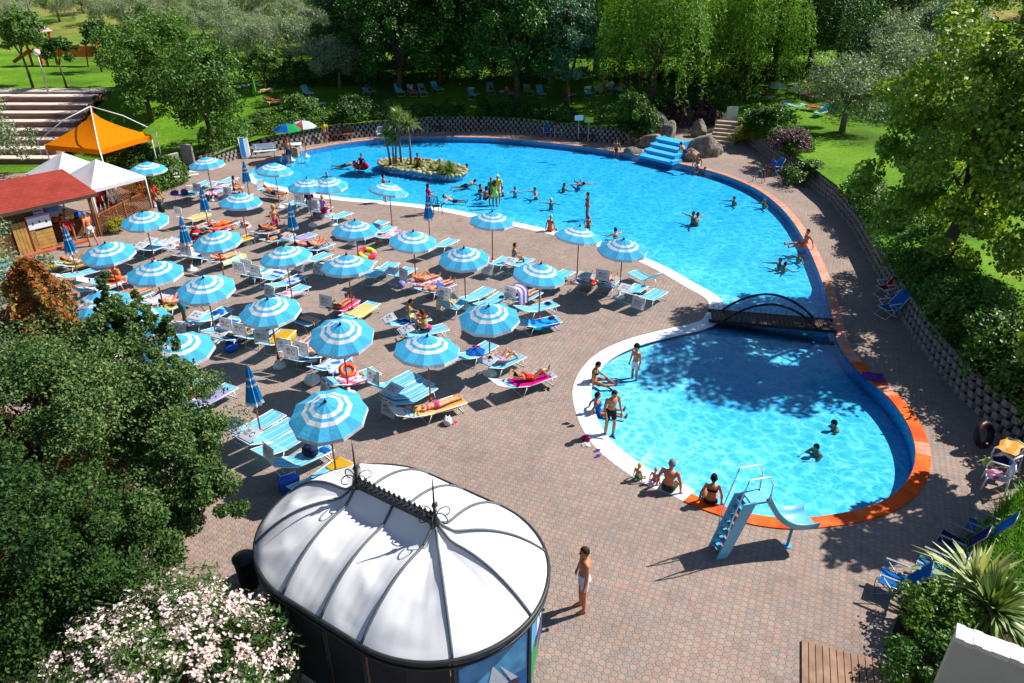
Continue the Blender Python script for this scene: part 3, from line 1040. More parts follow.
OTHER = [
    ('broad', (148, 106), .88, .85, L_MID, 'mid green leafy tree standing left in the clump behind the orange gazebo'),
    ('broad', (176, 94), .92, .88, L_MID, 'bushy green tree in the middle of the clump behind the orange gazebo'),
    ('broad', (214, 150), .95, .95, L_MID, 'round dark green tree by the hedge and the two grey slabs'),
    ('young', (126, 86), .95, 1.0, L_MID, 'thin young tree just left of the green clump'),
    ('young', (33, 87), 1.25, 1.15, L_MID, 'slim green tree with leaning bare trunk at the left of the lawn'),
    ('young', (67, 89), .9, .85, L_DARK, 'small round tree on a straight trunk in front of the playground'),
    ('young', (102, 72), .9, .9, L_DARK, 'small dark tree at the right end of the playground'),
    ('dark', (400, 92), 1.0, 1.0, L_DARK, 'big dense dark tree left of the middle behind the pool'),
    ('dark', (440, 84), .95, 1.1, L_DARK, 'tall dark tree between the two big dense ones behind the pool'),
    ('dark', (517, 104), 1.05, 1.1, L_DARK, 'big dark tree with a forked trunk above the far wall'),
    ('blue', (567, 106), .82, .9, L_BLUE, 'blue green narrow tree next to the willow'),
    ('willow', (651, 106), 1.05, 1.05, L_WILLOW, 'large bright weeping willow hanging over the purple bush'),
    ('willow', (596, 78), .95, 1.05, L_WILLOW, 'willow half hidden behind the blue green tree'),
    ('willow', (744, 100), .88, 1.0, L_WILLOW, 'weeping willow above the right lawn loungers'),
    ('willow', (703, 78), .9, 1.05, L_WILLOW, 'shaded willow between the two bright ones'),
    ('willow', (806, 84), .95, 1.0, L_DARK, 'dark weeping tree at the right of the willows'),
    ('olive', (842, 132), 1.25, 1.15, L_OLIVE, 'olive tree with bare trunk standing alone on the right lawn'),
    ('olive', (905, 110), 1.4, 1.3, L_OLIVE, 'grey green olive behind the lone lawn olive'),
    ('olive', (880, 84), 1.3, 1.3, L_OLIVE, 'olive at the back of the right lawn'),
    ('dark', (922, 46), .75, .7, L_BLUE, 'dark round tree at the top right behind the olives'),
    ('dark', (930, 84), .7, .6, L_BLUE, 'low blue green tree beside the big maple'),
    ('olive', (868, 40), 1.2, 1.2, L_GREYP, 'greyish purple tree behind the right olives'),
    ('dark', (378, 74), 0.90, 0.90, L_DARK, 'dark tree filling the gap left of the first big dense one'),
    ('dark', (424, 66), 1.00, 1.10, L_DARK, 'tall dark tree behind the first two big dense ones'),
    ('dark', (476, 78), 1.00, 1.10, L_DARK, 'dark tree between the tall one and the forked one'),
    ('dark', (545, 82), 1.00, 1.10, L_MID, 'leafy tree behind the blue green one'),
    ('willow', (622, 76), 0.90, 1.00, L_DARK, 'dark shaded tree between the first two willows'),
    ('dark', (688, 84), 1.00, 1.00, L_DARK, 'dark tree behind the purple bush and the shaded willow'),
    ('dark', (772, 80), 1.00, 1.00, L_DARK, 'dark tree closing the right lawn behind the willow'),
    ('dark', (838, 66), 0.95, 0.95, L_DARK, 'dark tree behind the lone olive on the right lawn'),
    ('dark', (500, 60), 1.10, 1.20, L_MID, 'lighter leafy tree high behind the forked one'),
    ('dark', (860, 92), 0.50, 0.50, L_BLUE, 'low dark tree right of the lone olive'),
    ('olive', (935, 66), 1.50, 1.40, L_OLIVE, 'tall grey olive left of the maple top'),
    ('olive', (960, 30), 1.50, 1.40, L_OLIVE, 'olive behind the maple top'),
    ('dark', (355, 62), .8, .8, L_DARK, 'dark tree at the edge of the shade left of the big ones'),
    ('young', (330, 76), 1.2, 1.0, L_MID, 'light green young tree at the grove edge'),
    ('young', (266, 92), 1.0, .8, L_MID, 'small leafy tree beside the green lawn umbrella'),
    ('young', (725, 100), .75, .6, L_YELLOW, 'small yellow green tree beside the willow'),
    ('young', (737, 92), .62, .75, L_RUST, 'small rust red tree behind the yellow one'),
]
for i, (key, (px, py), s, sz, m, lab) in enumerate(OTHER):
    nm = {'willow': 'willow_tree', 'olive': 'olive_tree'}.get(key, 'leafy_tree')
    tree(nm, key, i % 2 + 1, onto(px, py), s, rnd.uniform(0, 6), lab, mat=m, scz=sz)
# wood along the top, each its own tree
k_ = 0
for row, (Y, m0) in enumerate([(96, 0), (112, 1), (132, 0), (165, 1), (210, 0)]):
    half = 38 + Y * .62
    step = 6.5 + row * 1.6
    x = -half
    while x < half:
        X = x + rnd.uniform(-2, 2); YY = Y + rnd.uniform(-5, 5)
        x += step
        if row < 3 and -0.75 < X / YY < -0.20: continue     # the open grove
        if row < 1 and X / YY > .5: continue
        tree('woodland_tree', 'wood', k_ % 2 + 1, (X, YY, terrain_z(X, YY) - .2), rnd.uniform(.8, 1.25), rnd.uniform(0, 6),
             'dark tree of the wood closing the view beyond the garden', group='trees of the far wood', mat=(L_DARK if (k_ * 7) % 5 else L_BLUE))
        k_ += 1

# ---- big maple-like tree on the right, overhanging the terrace
def big_tree(name, base, crown_c, r, N, leaf, mat, trunk_h, trunk_r, seed, label, clumps=110, clump_r=.24, inner=.45, aspect=.75, limbs=10, dome=-.75, extra=None, lump=.22):
    rs = np.random.default_rng(seed)
    root = empty(name, base, 0, label, 'tree')
    off = Vector(crown_c) - Vector(base)
    P, o = crown_pts(N, r[0], r[1], r[2], rs, clumps, clump_r, inner, .8, lump, dome)
    P = P + np.array(off)
    if extra is not None:
        for (c, rr, n2) in extra:
            P2, o2 = crown_pts(n2, rr[0], rr[1], rr[2], rs, 24, .34, .35, .8, .3, -.8)
            P = np.concatenate([P, P2 + np.array(Vector(c) - Vector(base))]); o = np.concatenate([o, o2])
    V, F = leaf_quads(P, leaf, rs, .3, aspect, o)
    child('crown', fast_mesh(name + '_crown', V, F, mat), root)
    mb = MB()
    e = Vector((off.x * .35, off.y * .35, trunk_h))
    mb.tube([(0, 0, -.4), (off.x * .1, off.y * .1, trunk_h * .5), e], [trunk_r * 1.3, trunk_r, trunk_r * .8], 10)
    for i in range(limbs):
        a = 2 * PI * (i + rs.uniform(-.3, .3)) / limbs
        tip = off + Vector((math.cos(a) * r[0] * rs.uniform(.25, .6), math.sin(a) * r[1] * rs.uniform(.25, .6), r[2] * rs.uniform(-.3, .5)))
        mid_ = e.lerp(tip, .5) + Vector((0, 0, .35))
        mb.tube([e - Vector((0, 0, .2)), mid_, tip], [trunk_r * .55, trunk_r * .32, .02], 6)
        for q in range(3):
            t2 = tip.lerp(mid_, .35) + Vector(rs.normal(size=3) * r[0] * .1)
            mb.tube([mid_.lerp(tip, .35 + .2 * q), t2], [trunk_r * .2, .015], 5)
    mb.obj('trunk', BARK, root, fix=False)
    return root


b = at(924, 283, 1.15)
big_tree('maple_tree', (b.x + .6, b.y + .5, 1.15), (18.3, 27.0, 6.9), (4.4, 4.2, 5.3), 54000, .185, L_MAPLE, 2.6, .27, 5,
         'big yellow green maple leaning over the wall on the right of the pool', clumps=210, clump_r=.165, lump=.3, aspect=.8)
# second tree off to the right whose shade dapples the paving
big_tree('maple_tree', (14.9, 16.0, .4), (14.4, 15.7, 4.7), (1.35, 1.3, 2.5), 5200, .25, L_MAPLE, 2.2, .12, 8,
         'slim leafy tree just beyond the right edge casting dappled shade on the paving', clumps=34, clump_r=.36)
# ---- near trees on the left
big_tree('near_tree', (-11.6, 14.2, .05), (-10.9, 13.8, 3.1), (3.45, 2.8, 2.4), 105000, .085, L_NEAR, 1.8, .2, 12,
         'large dense green tree filling the left foreground', clumps=330, clump_r=.15, inner=.5, aspect=.55, lump=.3,
         extra=[(at(110, 330, 4.6), (.75, .7, .8), 9000), (at(155, 385, 4.0), (.8, .6, .7), 8000), (at(205, 490, 2.6), (.9, .6, .5), 8000), (at(190, 430, 3.2), (.8, .6, .5), 7000), (at(140, 318, 4.7), (.3, .3, .75), 3400), (at(108, 305, 5.0), (.38, .35, .9), 4500), (at(165, 335, 4.5), (.28, .28, .6), 2600), (at(150, 520, 2.3), (1.0, .8, .8), 15000), (at(180, 455, 3.0), (.9, .6, .7), 9000)])
big_tree('near_tree', (-10.2, 9.2, .05), (-9.4, 9.1, 2.9), (3.0, 2.2, 2.3), 80000, .085, L_NEAR2, 1.2, .16, 13,
         'second darker green tree in the lower left corner', clumps=230, clump_r=.16, inner=.45, aspect=.55, lump=.3)
q = at(38, 415)
rsx = np.random.default_rng(31)
rt = empty('conifer_tree', (-11.5, 15.9, .05), 0, 'rust brown withered conifer behind the near green tree', 'tree')
T = rsx.uniform(0, 1, 13000) ** .8; A = rsx.uniform(0, 2 * PI, 13000)
rad = (1 - T) ** .5 * 1.35 * rsx.uniform(.3, 1, 13000) ** .5 * (1 + .4 * np.sin(A * 5 + T * 20) + .25 * np.sin(A * 3 - T * 37))
P = np.stack([rad * np.cos(A), rad * np.sin(A), (.4 + T * 6.0)], 1)
V_, F_ = leaf_quads(P, .2, rsx, .9, .35)
child('crown', fast_mesh('conifer_crown', V_, F_, L_RUST), rt)
mb = MB(); mb.tube([(0, 0, -.2), (0, 0, 5.2)], [.12, .03], 7); mb.obj('trunk', BARK, rt)
for (px, py, z, s, lab, m) in [(22, 330, 0, 1.2, 'grey green shrub tree at the left edge by the wooden hut', L_OLIVE), (8, 182, 0, 1.5, 'small olive at the left edge in front of the stepped seating', L_OLIVE),
                               (30, 330, 0, .8, 'pale green shrub behind the rust conifer', L_OLIVE)]:
    p = at(px, py, z)
    tree('olive_tree', 'olive', 2, (p.x - 1.5, p.y, 0), s * .8, 1.0, lab, mat=m)

# ---- oleander in bloom
ol = empty('oleander_bush', (-6.1, 8.25, .03), 0, 'oleander bush covered in pale pink blossom beside the white pavilion', 'bush')
rs = np.random.default_rng(41)
P, o = crown_pts(26000, 2.1, 1.9, 1.5, rs, 120, .24, .45, .9, .2, -.3)
P += [0, 0, 1.35]
V_, F_ = leaf_quads(P, .15, rs, .5, .24, o)
child('foliage', fast_mesh('oleander_leaves', V_, F_, L_OLEA), ol)
u = rs.normal(size=(430, 3)); u[:, 2] = np.abs(u[:, 2]) + .1; u /= np.linalg.norm(u, axis=1)[:, None]
cl = u * np.array([2.1, 1.9, 1.55]) * rs.uniform(.82, 1.12, (430, 1)) + [0, 0, 1.38]
w = rs.integers(0, 430, 9500)
P = cl[w] + rs.normal(size=(9500, 3)) * .07
V_, F_ = leaf_quads(P, .07, rs, .5, .95, u[w] * .8)
child('blossom', fast_mesh('oleander_blossom', V_, F_, PETAL), ol)
for i in range(16):
    mb = MB(); a = rnd.uniform(0, 2 * PI); mb.tube([(0, 0, -.1), (math.cos(a) * .7, math.sin(a) * .6, 1.2), (math.cos(a) * 1.5, math.sin(a) * 1.3, rnd.uniform(1.5, 2.4))], [.035, .025, .01], 5); mb.obj('stem', BARK, ol, fix=False)


# ---- hedges
def hedge(pts, w, z0, z1, N, mat, label, leaf=.16, seed=1, name='hedge'):
    rs = np.random.default_rng(seed)
    pts = [Vector((p[0], p[1], 0)) for p in pts]
    cum = [0.0]
    for a, b in zip(pts, pts[1:]): cum.append(cum[-1] + (b - a).length)
    s = rs.uniform(0, cum[-1], N)
    pa = np.array(pts)
    X = np.interp(s, cum, pa[:, 0]); Y = np.interp(s, cum, pa[:, 1])
    X2 = np.interp(s + .3, cum, pa[:, 0]); Y2 = np.interp(s + .3, cum, pa[:, 1])
    dx, dy = X2 - X, Y2 - Y; L = np.hypot(dx, dy) + 1e-3
    dx, dy = dx / L, dy / L
    ang = rs.uniform(-.15, PI + .15, N); rr = rs.uniform(.5, 1, N) ** .35
    bump_ = 1 + .22 * np.sin(s * 2.1 + 3 * np.sin(s * .7)) + .12 * np.sin(s * 5.3)
    off = np.cos(ang) * rr * w / 2 * bump_; zz = z0 + np.abs(np.sin(ang)) ** .7 * rr * (z1 - z0) * bump_
    P = np.stack([X - dy * off, Y + dx * off, zz], 1) + rs.normal(size=(N, 3)) * .06
    base = pts[len(pts) // 2]
    P -= np.array([base.x, base.y, z0])
    out = np.stack([-dy * np.cos(ang), dx * np.cos(ang), np.abs(np.sin(ang))], 1) * .8
    V, F = leaf_quads(P, leaf, rs, .3, .6, out)
    root = empty(name, (base.x, base.y, z0), 0, label, name.replace('_', ' '))
    child('foliage', fast_mesh(name + '_leaves', V, F, mat), root)
    k = max(3, int(cum[-1] / 1.6))
    for i in range(k):
        mb = MB()
        si = (i + .5) / k * cum[-1]
        x, y = np.interp(si, cum, pa[:, 0]) - base.x, np.interp(si, cum, pa[:, 1]) - base.y
        mb.tube([(x, y, -.1), (x + rnd.uniform(-.2, .2), y + rnd.uniform(-.2, .2), (z1 - z0) * .6)], [.03, .015], 5); mb.obj('stem', BARK, root, fix=False)
    return root


def along(idx, off):
    out = []
    for i in idx:
        p = Vector((edge_pts[i][0], edge_pts[i][1])); d = (p - EC).normalized()
        out.append(p + d * off)
    return out


third = len(WALL_FAR)
c_a = at(365, 137).x; c_b = at(480, 131).x; c_c = at(585, 140).x
hedge(along([i for i in WALL_FAR if edge_pts[i][0] < c_a], 1.5), 2.2, .9, 1.9, 9000, L_HEDGE, 'light green hedge above the wall behind the two picnic benches', seed=1)
hedge(along([i for i in WALL_FAR if c_a - .5 < edge_pts[i][0] < c_b], 1.3), 1.8, 1.0, 2.1, 7000, L_DARK, 'dark hedge on the far wall behind the island palms', seed=2)
hedge(along([i for i in WALL_FAR if c_b - .5 < edge_pts[i][0] < c_c], 1.3), 1.8, 1.0, 2.1, 7000, L_DARK, 'dark hedge on the far wall under the big forked tree', seed=3)
hedge(along([i for i in WALL_FAR if c_c - .5 < edge_pts[i][0]], 1.5), 2.4, 1.0, 2.6, 7000, L_DARK, 'dark thick hedge between the white chair and the boulders', seed=4)
wr = WALL_RIGHT
hedge(along([i for i in wr if 150 < i and edge_pts[i][1] > at(840, 215).y] or wr[3:14], 1.3), 1.9, 1.0, 2.1, 8000, L_HEDGE, 'low green hedge on the wall beside the right lawn', seed=5)
hedge(along([i for i in wr if at(870, 262).y < edge_pts[i][1] <= at(838, 212).y], 1.2), 1.8, 1.0, 2.0, 5000, L_HEDGE, 'hedge on the wall under the maple', seed=6)
hedge(along([i for i in wr if at(930, 360).y < edge_pts[i][1] <= at(872, 266).y], 1.4), 2.6, 1.0, 2.5, 9000, L_MID, 'feathery green shrubs above the wall by the red and blue chairs', seed=7)
hedge(along([i for i in wr if edge_pts[i][1] <= at(925, 355).y], 1.35), 2.8, 1.0, 2.6, 9000, L_HEDGE, 'dark green shrubs along the lower end of the block wall', seed=8)
hedge([at(142, 196), at(160, 189), at(180, 180)], 1.5, 0, 1.5, 5500, L_HEDGE, 'clipped box hedge beside the path behind the white tents', seed=9)
hedge([at(112, 178), at(135, 171), at(150, 165)], 1.6, 0, 1.3, 4500, L_DARK, 'dark hedge under the orange gazebo', seed=10)
hedge([at(205, 160), at(225, 157), at(252, 147)], 2.2, .5, 1.8, 7000, L_MID, 'bushy green hedge behind the upright blue lounger', seed=11)

BUSH = [((672, 128), 1.5, 1.35, L_PURPLE, 'greyish purple bush under the willow above the cascade'), ((700, 124), 1.2, 1.2, L_PURPLE, 'dark purple bush beside the stairs'),
        ((640, 132), 1.3, 1.5, L_DARK, 'dark bush left of the purple one above the boulders'), ((628, 128), 1.0, 1.5, L_HEDGE, 'tall shrub with reddish tips above the hedge end'),
        ((752, 130), 1.1, .8, L_YELLOW, 'low yellow flowering bush by the white panel'), ((768, 140), 1.4, 1.2, L_MID, 'loose green bush on the bank right of the stairs'),
        ((757, 146), 1.1, 1.0, L_HEDGE, 'dark green bush at the top of the right wall'), ((790, 152), 1.15, .9, L_PURPLE, 'purple brown bush on the right lawn bank'),
        ((808, 166), 1.2, .8, L_HEDGE, 'low spreading bush on the bank of the right lawn'), ((300, 122), 1.4, 1.2, L_MID, 'big soft green bush behind the two small parasols'),
        ((262, 124), .8, .6, L_HEDGE, 'green bush left of the big soft one'), ((352, 120), 1.2, 1.1, L_DARK, 'dark bush in the shade behind the picnic benches'),
        ((135, 160), 1.1, .8, L_HEDGE, 'bush between the orange gazebo posts'), ((116, 152), 1.1, .8, L_DARK, 'dark bush behind the orange gazebo'),
        ((720, 122), .9, 1.2, L_MID, 'green shrub left of the white panel')]
for i, (px, py, s, m, lab) in enumerate([(852, 222, .9, L_HEDGE, 'shrub spilling over the block wall at the near end of the right lawn'), (874, 250, 1.0, L_MID, 'leafy shrub spilling over the wall just above the red chair'),
        (905, 306, 1.0, L_HEDGE, 'shrub hanging over the wall beside the folding chairs'), (930, 345, 1.1, L_MID, 'bright shrub hanging over the middle of the right block wall'), (962, 383, 1.1, L_HEDGE, 'dense shrub over the wall above the purple towel'),
        (995, 412, 1.1, L_MID, 'shrub over the wall near the right edge, above the tyre like ring')]):
    p = at(px, py); d = (Vector((p.x, p.y)) - EC).normalized()
    tree('garden_bush', 'bush', i % 3 + 1, (p.x + d.x * .85, p.y + d.y * .85, .95), s, i * 1.1, lab, 'bush', mat=m, scz=s * .9)
for i, ((px, py), s, sz, m, lab) in enumerate(BUSH):
    p = onto(px, py)
    tree('garden_bush', 'bush', i % 3 + 1, (p.x, p.y, p.z - .05), s, rnd.uniform(0, 6), lab, 'bush', mat=m, scz=sz)


# ---- plants with sword leaves
def blades(name, base, N, length, spread, mat, label, width=.05, seed=0, trunk=0.0, droop=.5, cat='plant', part='foliage', z0=None, group=None, heads=None):
    rs = np.random.default_rng(seed)
    root = empty(name, base, 0, label, cat, group)
    V, F = [], []
    for (hx, hy, hz, sc) in (heads or [(0, 0, trunk, 1.0)]):
        for i in range(N):
            a = rs.uniform(0, 2 * PI); el = rs.uniform(.15, 1.45)
            L = length * sc * rs.uniform(.65, 1.1)
            d = np.array([math.cos(a) * math.cos(el) * spread, math.sin(a) * math.cos(el) * spread, math.sin(el)])
            sd = np.array([-math.sin(a), math.cos(a), 0]) * width * sc
            b0 = len(V)
            for k in range(4):
                t_ = k / 3
                p = np.array([hx, hy, hz]) + d * L * t_ + np.array([0, 0, -droop * L * t_ * t_ * math.cos(el)])
                w_ = (0.7, 1.0, .75, .05)[k]
                V += [p - sd * w_, p + sd * w_]
            for k in range(3): F.append((b0 + 2 * k, b0 + 2 * k + 1, b0 + 2 * k + 3, b0 + 2 * k + 2))
    child(part, fast_mesh(name + '_leaves', V, F, mat), root)
    if heads or trunk > .1:
        mb = MB()
        for (hx, hy, hz, sc) in (heads or [(0, 0, trunk, 1)]):
            mb.tube([(hx * .5, hy * .5, -.1), (hx * .8, hy * .8, hz * .5), (hx, hy, hz)], [.09, .07, .06], 7)
        mb.obj('trunk', BARK_G, root)
    return root


p = at(393, 163, .2); blades('palm_tree', p, 150, 1.05, 1.0, L_PALM, 'three headed palm at the left end of the pool island', .035, 1, cat='palm', heads=[(-.35, 0, 1.9, 1), (.35, .1, 2.5, 1.05), (.1, -.2, 1.5, .9)])
p = at(411, 163, .2); blades('palm_tree', p, 170, 1.15, 1.0, L_PALM, 'single stemmed palm right of the three headed one on the island', .035, 2, trunk=2.5, cat='palm')
p = at(401, 162, .2); blades('palm_tree', p, 150, 1.0, 1.0, L_PALM, 'tallest slim palm at the back of the pool island', .03, 3, trunk=3.1, cat='palm')
p = at(449, 172, .2); blades('ornamental_grass', p, 260, .95, 1.1, L_PALM, 'rounded clump of spiky grass at the right end of the island', .03, 4)
p = at(431, 168, .2); blades('ornamental_grass', at(440, 170, .1), 140, .6, 1.0, L_GRASS, 'bright green tuft in the middle of the island', .03, 15)
blades('ornamental_grass', at(418, 167, .1), 140, .55, 1.0, L_HEDGE, 'dark green tuft between the island palms', .03, 16)
blades('ornamental_grass', p, 60, .5, 1.0, L_PALM, 'small tuft between the palms and the big clump on the island', .03, 5)
p = at(985, 625, .25); blades('fan_palm', p, 200, 1.25, 1.1, L_PALM, 'fan palm with pale drooping leaves in the lower right bed', .045, 6, trunk=.4, cat='palm')
blades('fan_palm', (p.x - .1, p.y + .5, .3), 45, 1.4, 1.1, L_PALE, 'pale dry fronded palm behind the fan palm in the lower right bed', .05, 7, trunk=.5, cat='palm')
# long bright grass filling the lower right bed
rs = np.random.default_rng(51)
V, F = [], []
for i in range(13000):
    u = rs.uniform(0, 1); v = rs.uniform(0, 1)
    x = 9.6 + u * 5.2; y = 10.8 + v * 4.2
    if y > 11.0 + (x - 8.75) * .85 - .1 + .15 or (x - 8.75) * .84 + 11.4 < y: continue
    a = rs.uniform(0, 2 * PI); L = rs.uniform(.4, .8); el = rs.uniform(.7, 1.4)
    d = np.array([math.cos(a) * math.cos(el), math.sin(a) * math.cos(el), math.sin(el)])
    sd = np.array([-math.sin(a), math.cos(a), 0]) * .014
    b0 = len(V)
    for k in range(3):
        t_ = k / 2; p_ = np.array([x, y, .2]) + d * L * t_ + np.array([0, 0, -.3 * L * t_ * t_]); w_ = (1, .8, .05)[k]
        V += [p_ - sd * w_, p_ + sd * w_]
    F += [(b0, b0 + 1, b0 + 3, b0 + 2), (b0 + 2, b0 + 3, b0 + 5, b0 + 4)]
o = child('ornamental_grass', fast_mesh('long_grass', V, F, L_GRASS), None)
tag(o, 'long bright green grass filling the lower right bed', 'grass', kind='stuff')
p = at(928, 640)
hz_ = lambda pts, lab, sd: hedge([onto(*q) for q in pts], 2.6, terrain_z(*onto(*pts[1])[:2]) - .1, terrain_z(*onto(*pts[1])[:2]) + 2.4, 9000, L_DARK, lab, .2, sd)
hz_([(235, 84), (300, 84), (375, 82)], 'tall dark hedge dividing the lawn from the olive grove', 21)
hz_([(380, 82), (450, 80), (540, 82)], 'tall dark hedge in the shade behind the lawn loungers', 22)
hz_([(600, 80), (690, 84), (790, 78)], 'tall dark hedge behind the willow trunks', 23)
p = at(932, 660)
tree('garden_bush', 'bush', 3, (p.x - .35, p.y - .5, .0), .62, 2.0, 'dark green bush against the parapet, under the round one', 'bush', mat=L_DARK, scz=.6)
p = at(926, 632)
tree('garden_bush', 'bush', 2, (p.x, p.y, .05), .66, 1.2, 'dense round green bush at the corner of the lower right bed', 'bush', mat=L_HEDGE, scz=.62)
# ================================================================== FURNITURE BUILDERS
CYAN = cloth_mat('parasol_cyan', '#55bfec', .3)
WHITE_C = cloth_mat('parasol_white', '#e6ebf0', .3)
DEEP = cloth_mat('parasol_blue', '#37a2de', .25)
POLE = M('pole_wood', '#a5683a', .6, .2, 5)
STEEL = M('steel_grey', '#8d9398', .4, .1, 6, metal=.6)
WHITE_M = M('white_metal', '#dfe3e6', .4, .05, 6)
RED_P = M('red_plastic', '#c9281c', .4, .1, 6)
CONC = M('white_concrete', '#d8d6d0', .8, .08, 6)
BLACK_P = M('black_plastic', '#1a1a1c', .5, .1, 6)
WHITE_P = M('white_plastic', '#e4e6e8', .35, .04, 6)
WOOD = M('brown_wood', '#6b4429', .7, .25, 6)
BLUE_P = M('blue_plastic', '#2a6fb8', .4, .1, 6)

# ---- open parasol
NR = 10
_rad = [0.0, .33, .44, .53, .65, 1.0]
_mi = [0, 1, 0, 1, 0]


def canopy_meshes():
    Rr = 1.02
    top, rim = 2.62, 2.17
    mb = MB()
    sub = 2
    ang = [2 * PI * j / (NR * sub) for j in range(NR * sub)]

    def pt(r, j):
        a = ang[j % (NR * sub)]
        k = 1.0 if j % sub == 0 else math.cos(PI / NR) * .985
        sag = 0.0 if j % sub == 0 else -.03 * r
        z = top + (rim - top) * (r ** 1.12) + sag
        return (Rr * r * k * math.cos(a), Rr * r * k * math.sin(a), z)
    rads = [.03, .33, .44, .53, .65, .83, 1.0]; mis = [0, 1, 0, 1, 0, 0]
    m = NR * sub
    for i in range(len(rads) - 1):
        a = [pt(rads[i], j) for j in range(m)]; b = [pt(rads[i + 1], j) for j in range(m)]
        mb.add(a + b, [(j, m + j, m + (j + 1) % m, (j + 1) % m) for j in range(m)], mis[i])
    can = mb.mesh('parasol_canopy', [CYAN, WHITE_C])
    mb = MB()
    a = [pt(1.0, j) for j in range(m)]
    b = [(p[0] * 1.012, p[1] * 1.012, p[2] - (.115 if j % 2 == 0 else .10)) for j, p in enumerate(a)]
    mb.add(a + b, [(j, m + j, m + (j + 1) % m, (j + 1) % m) for j in range(m)])
    val = mb.mesh('parasol_valance', [WHITE_C])
    mb = MB(); mb.lathe([(.045, 0), (.05, .03), (.02, .07), (.008, .14)], (0, 0, top - .01), 8)
    fin = mb.mesh('parasol_finial', [BLACK_P])
    mb = MB()
    for j in range(0, m, 2):
        p = pt(.97, j); mb.tube([(0, 0, top - .06), (p[0], p[1], p[2] - .025)], .008, 4)
    rib = mb.mesh('parasol_ribs', [STEEL])
    return can, val, fin, rib


CAN, VAL, FIN, RIB = canopy_meshes()
mb = MB(); mb.tube([(0, 0, .06), (0, 0, 2.6)], .026, 8); POLE_ME = mb.mesh('parasol_pole', [POLE])
mb = MB(); mb.lathe([(.05, 0), (.055, .05), (.05, .1), (.03, .13)], (0, 0, .3), 8); KNOB_ME = mb.mesh('parasol_clamp', [RED_P])
mb = MB(); mb.lathe([(.24, 0), (.24, .05), (.2, .1), (.07, .16), (.05, .3), (.03, .3)], (0, 0, 0), 14); BASE_ME = mb.mesh('parasol_base', [CONC])


def parasol(px, py, label, tilt=(0, 0), sc=1.0, h=2.36, rz=None, dh=0.0):
    """px, py: middle of the canopy in the photograph"""
    p = at(px, py, (h + dh) * 1.0)
    r_ = empty('parasol', (p.x, p.y, 0), rnd.uniform(0, .6) if rz is None else rz, label, 'parasol', 'open blue and white parasols')
    r_.scale = (sc, sc, 1.0)
    child('pole', POLE_ME, r_).scale = (1, 1, 1 + dh / 2.4)
    child('clamp_knob', KNOB_ME, r_); child('base', BASE_ME, r_)
    cs = []
    can = child('canopy', CAN, r_)
    # tilt turns about the pole head
    tilt = (tilt[0] + rnd.uniform(-3, 3), tilt[1] + rnd.uniform(-3.5, 3.5))
    T = Matrix.Translation((0, 0, 2.35 + dh)) @ Euler((R(tilt[0]), R(tilt[1]), 0)).to_matrix().to_4x4() @ Matrix.Translation((0, 0, -2.35))
    Tl = Matrix.Rotation(-r_.rotation_euler.z, 4, 'Z') @ T @ Matrix.Rotation(r_.rotation_euler.z, 4, 'Z')
    can.matrix_local = Tl
    for nm, me in (('valance', VAL), ('finial', FIN), ('rib_frame', RIB)):
        c = child(nm, me, can)
    return r_


# ---- closed parasol
def closed_meshes():
    mb = MB()
    zs = [2.62, 2.35, 2.2, 2.12, 2.0, 1.92, 1.7, 1.42]
    rs_ = [.015, .085, .115, .13, .15, .165, .2, .25]
    mis = [0, 0, 1, 0, 1, 0, 0]
    m = 20
    rings = []
    for z, r in zip(zs, rs_):
        rings.append([(r * (1.0 if j % 2 == 0 else .6) * math.cos(2 * PI * j / m + (2.6 - z) * .25), r * (1.0 if j % 2 == 0 else .6) * math.sin(2 * PI * j / m + (2.6 - z) * .25), z) for j in range(m)])
    for i in range(len(zs) - 1):
        mb.add(rings[i] + rings[i + 1], [(j, m + j, m + (j + 1) % m, (j + 1) % m) for j in range(m)], mis[i])
    a = rings[-1]; b = [(p[0] * 1.1, p[1] * 1.1, p[2] - .11) for p in a]
    cl = mb.mesh('folded_canopy', [DEEP, WHITE_C])
    mb = MB(); mb.add(a + b, [(j, m + j, m + (j + 1) % m, (j + 1) % m) for j in range(m)])
    return cl, mb.mesh('folded_valance', [WHITE_C])


CLO, CLV = closed_meshes()


def closed_parasol(px, py, label, z=2.0):
    p = at(px, py, z)
    r_ = empty('folded_parasol', (p.x, p.y, 0), rnd.uniform(0, 1), label, 'parasol', 'folded blue and white parasols')
    child('pole', POLE_ME, r_); child('clamp_knob', KNOB_ME, r_); child('base', BASE_ME, r_)
    c = child('folded_canopy', CLO, r_); child('valance', CLV, c)
    return r_


# ---- sun lounger
t = NT('lounger_fabric')
co = t.obj_co()
s_ = t.n('ShaderNodeSeparateXYZ'); t.l(co, s_.inputs[0])
ay = t.math('ABSOLUTE', s_.outputs[1])
st = t.math('MULTIPLY', t.math('GREATER_THAN', ay, .12), t.math('LESS_THAN', ay, .15))
st2 = t.math('GREATER_THAN', ay, .255)
c = t.mix(st, t.mix(t.noise(4, 3, co), srgb('#62bbe4'), srgb('#7accee')), srgb('#bfe2f0'))
FABRIC = t.done(t.cloth(c, .3))
SHADE_W = cloth_mat('sunshade_white', '#d5d8dc', .25)
SHADE_B = cloth_mat('sunshade_blue', '#4f9fd0', .25)
INK = M('emblem_grey', '#5d6470', .7, .05)
INKR = M('emblem_rust', '#a4563c', .7, .05)
BED_Z, PIV, BLEN, HW = .37, -.22, .72, .30
LM = {}


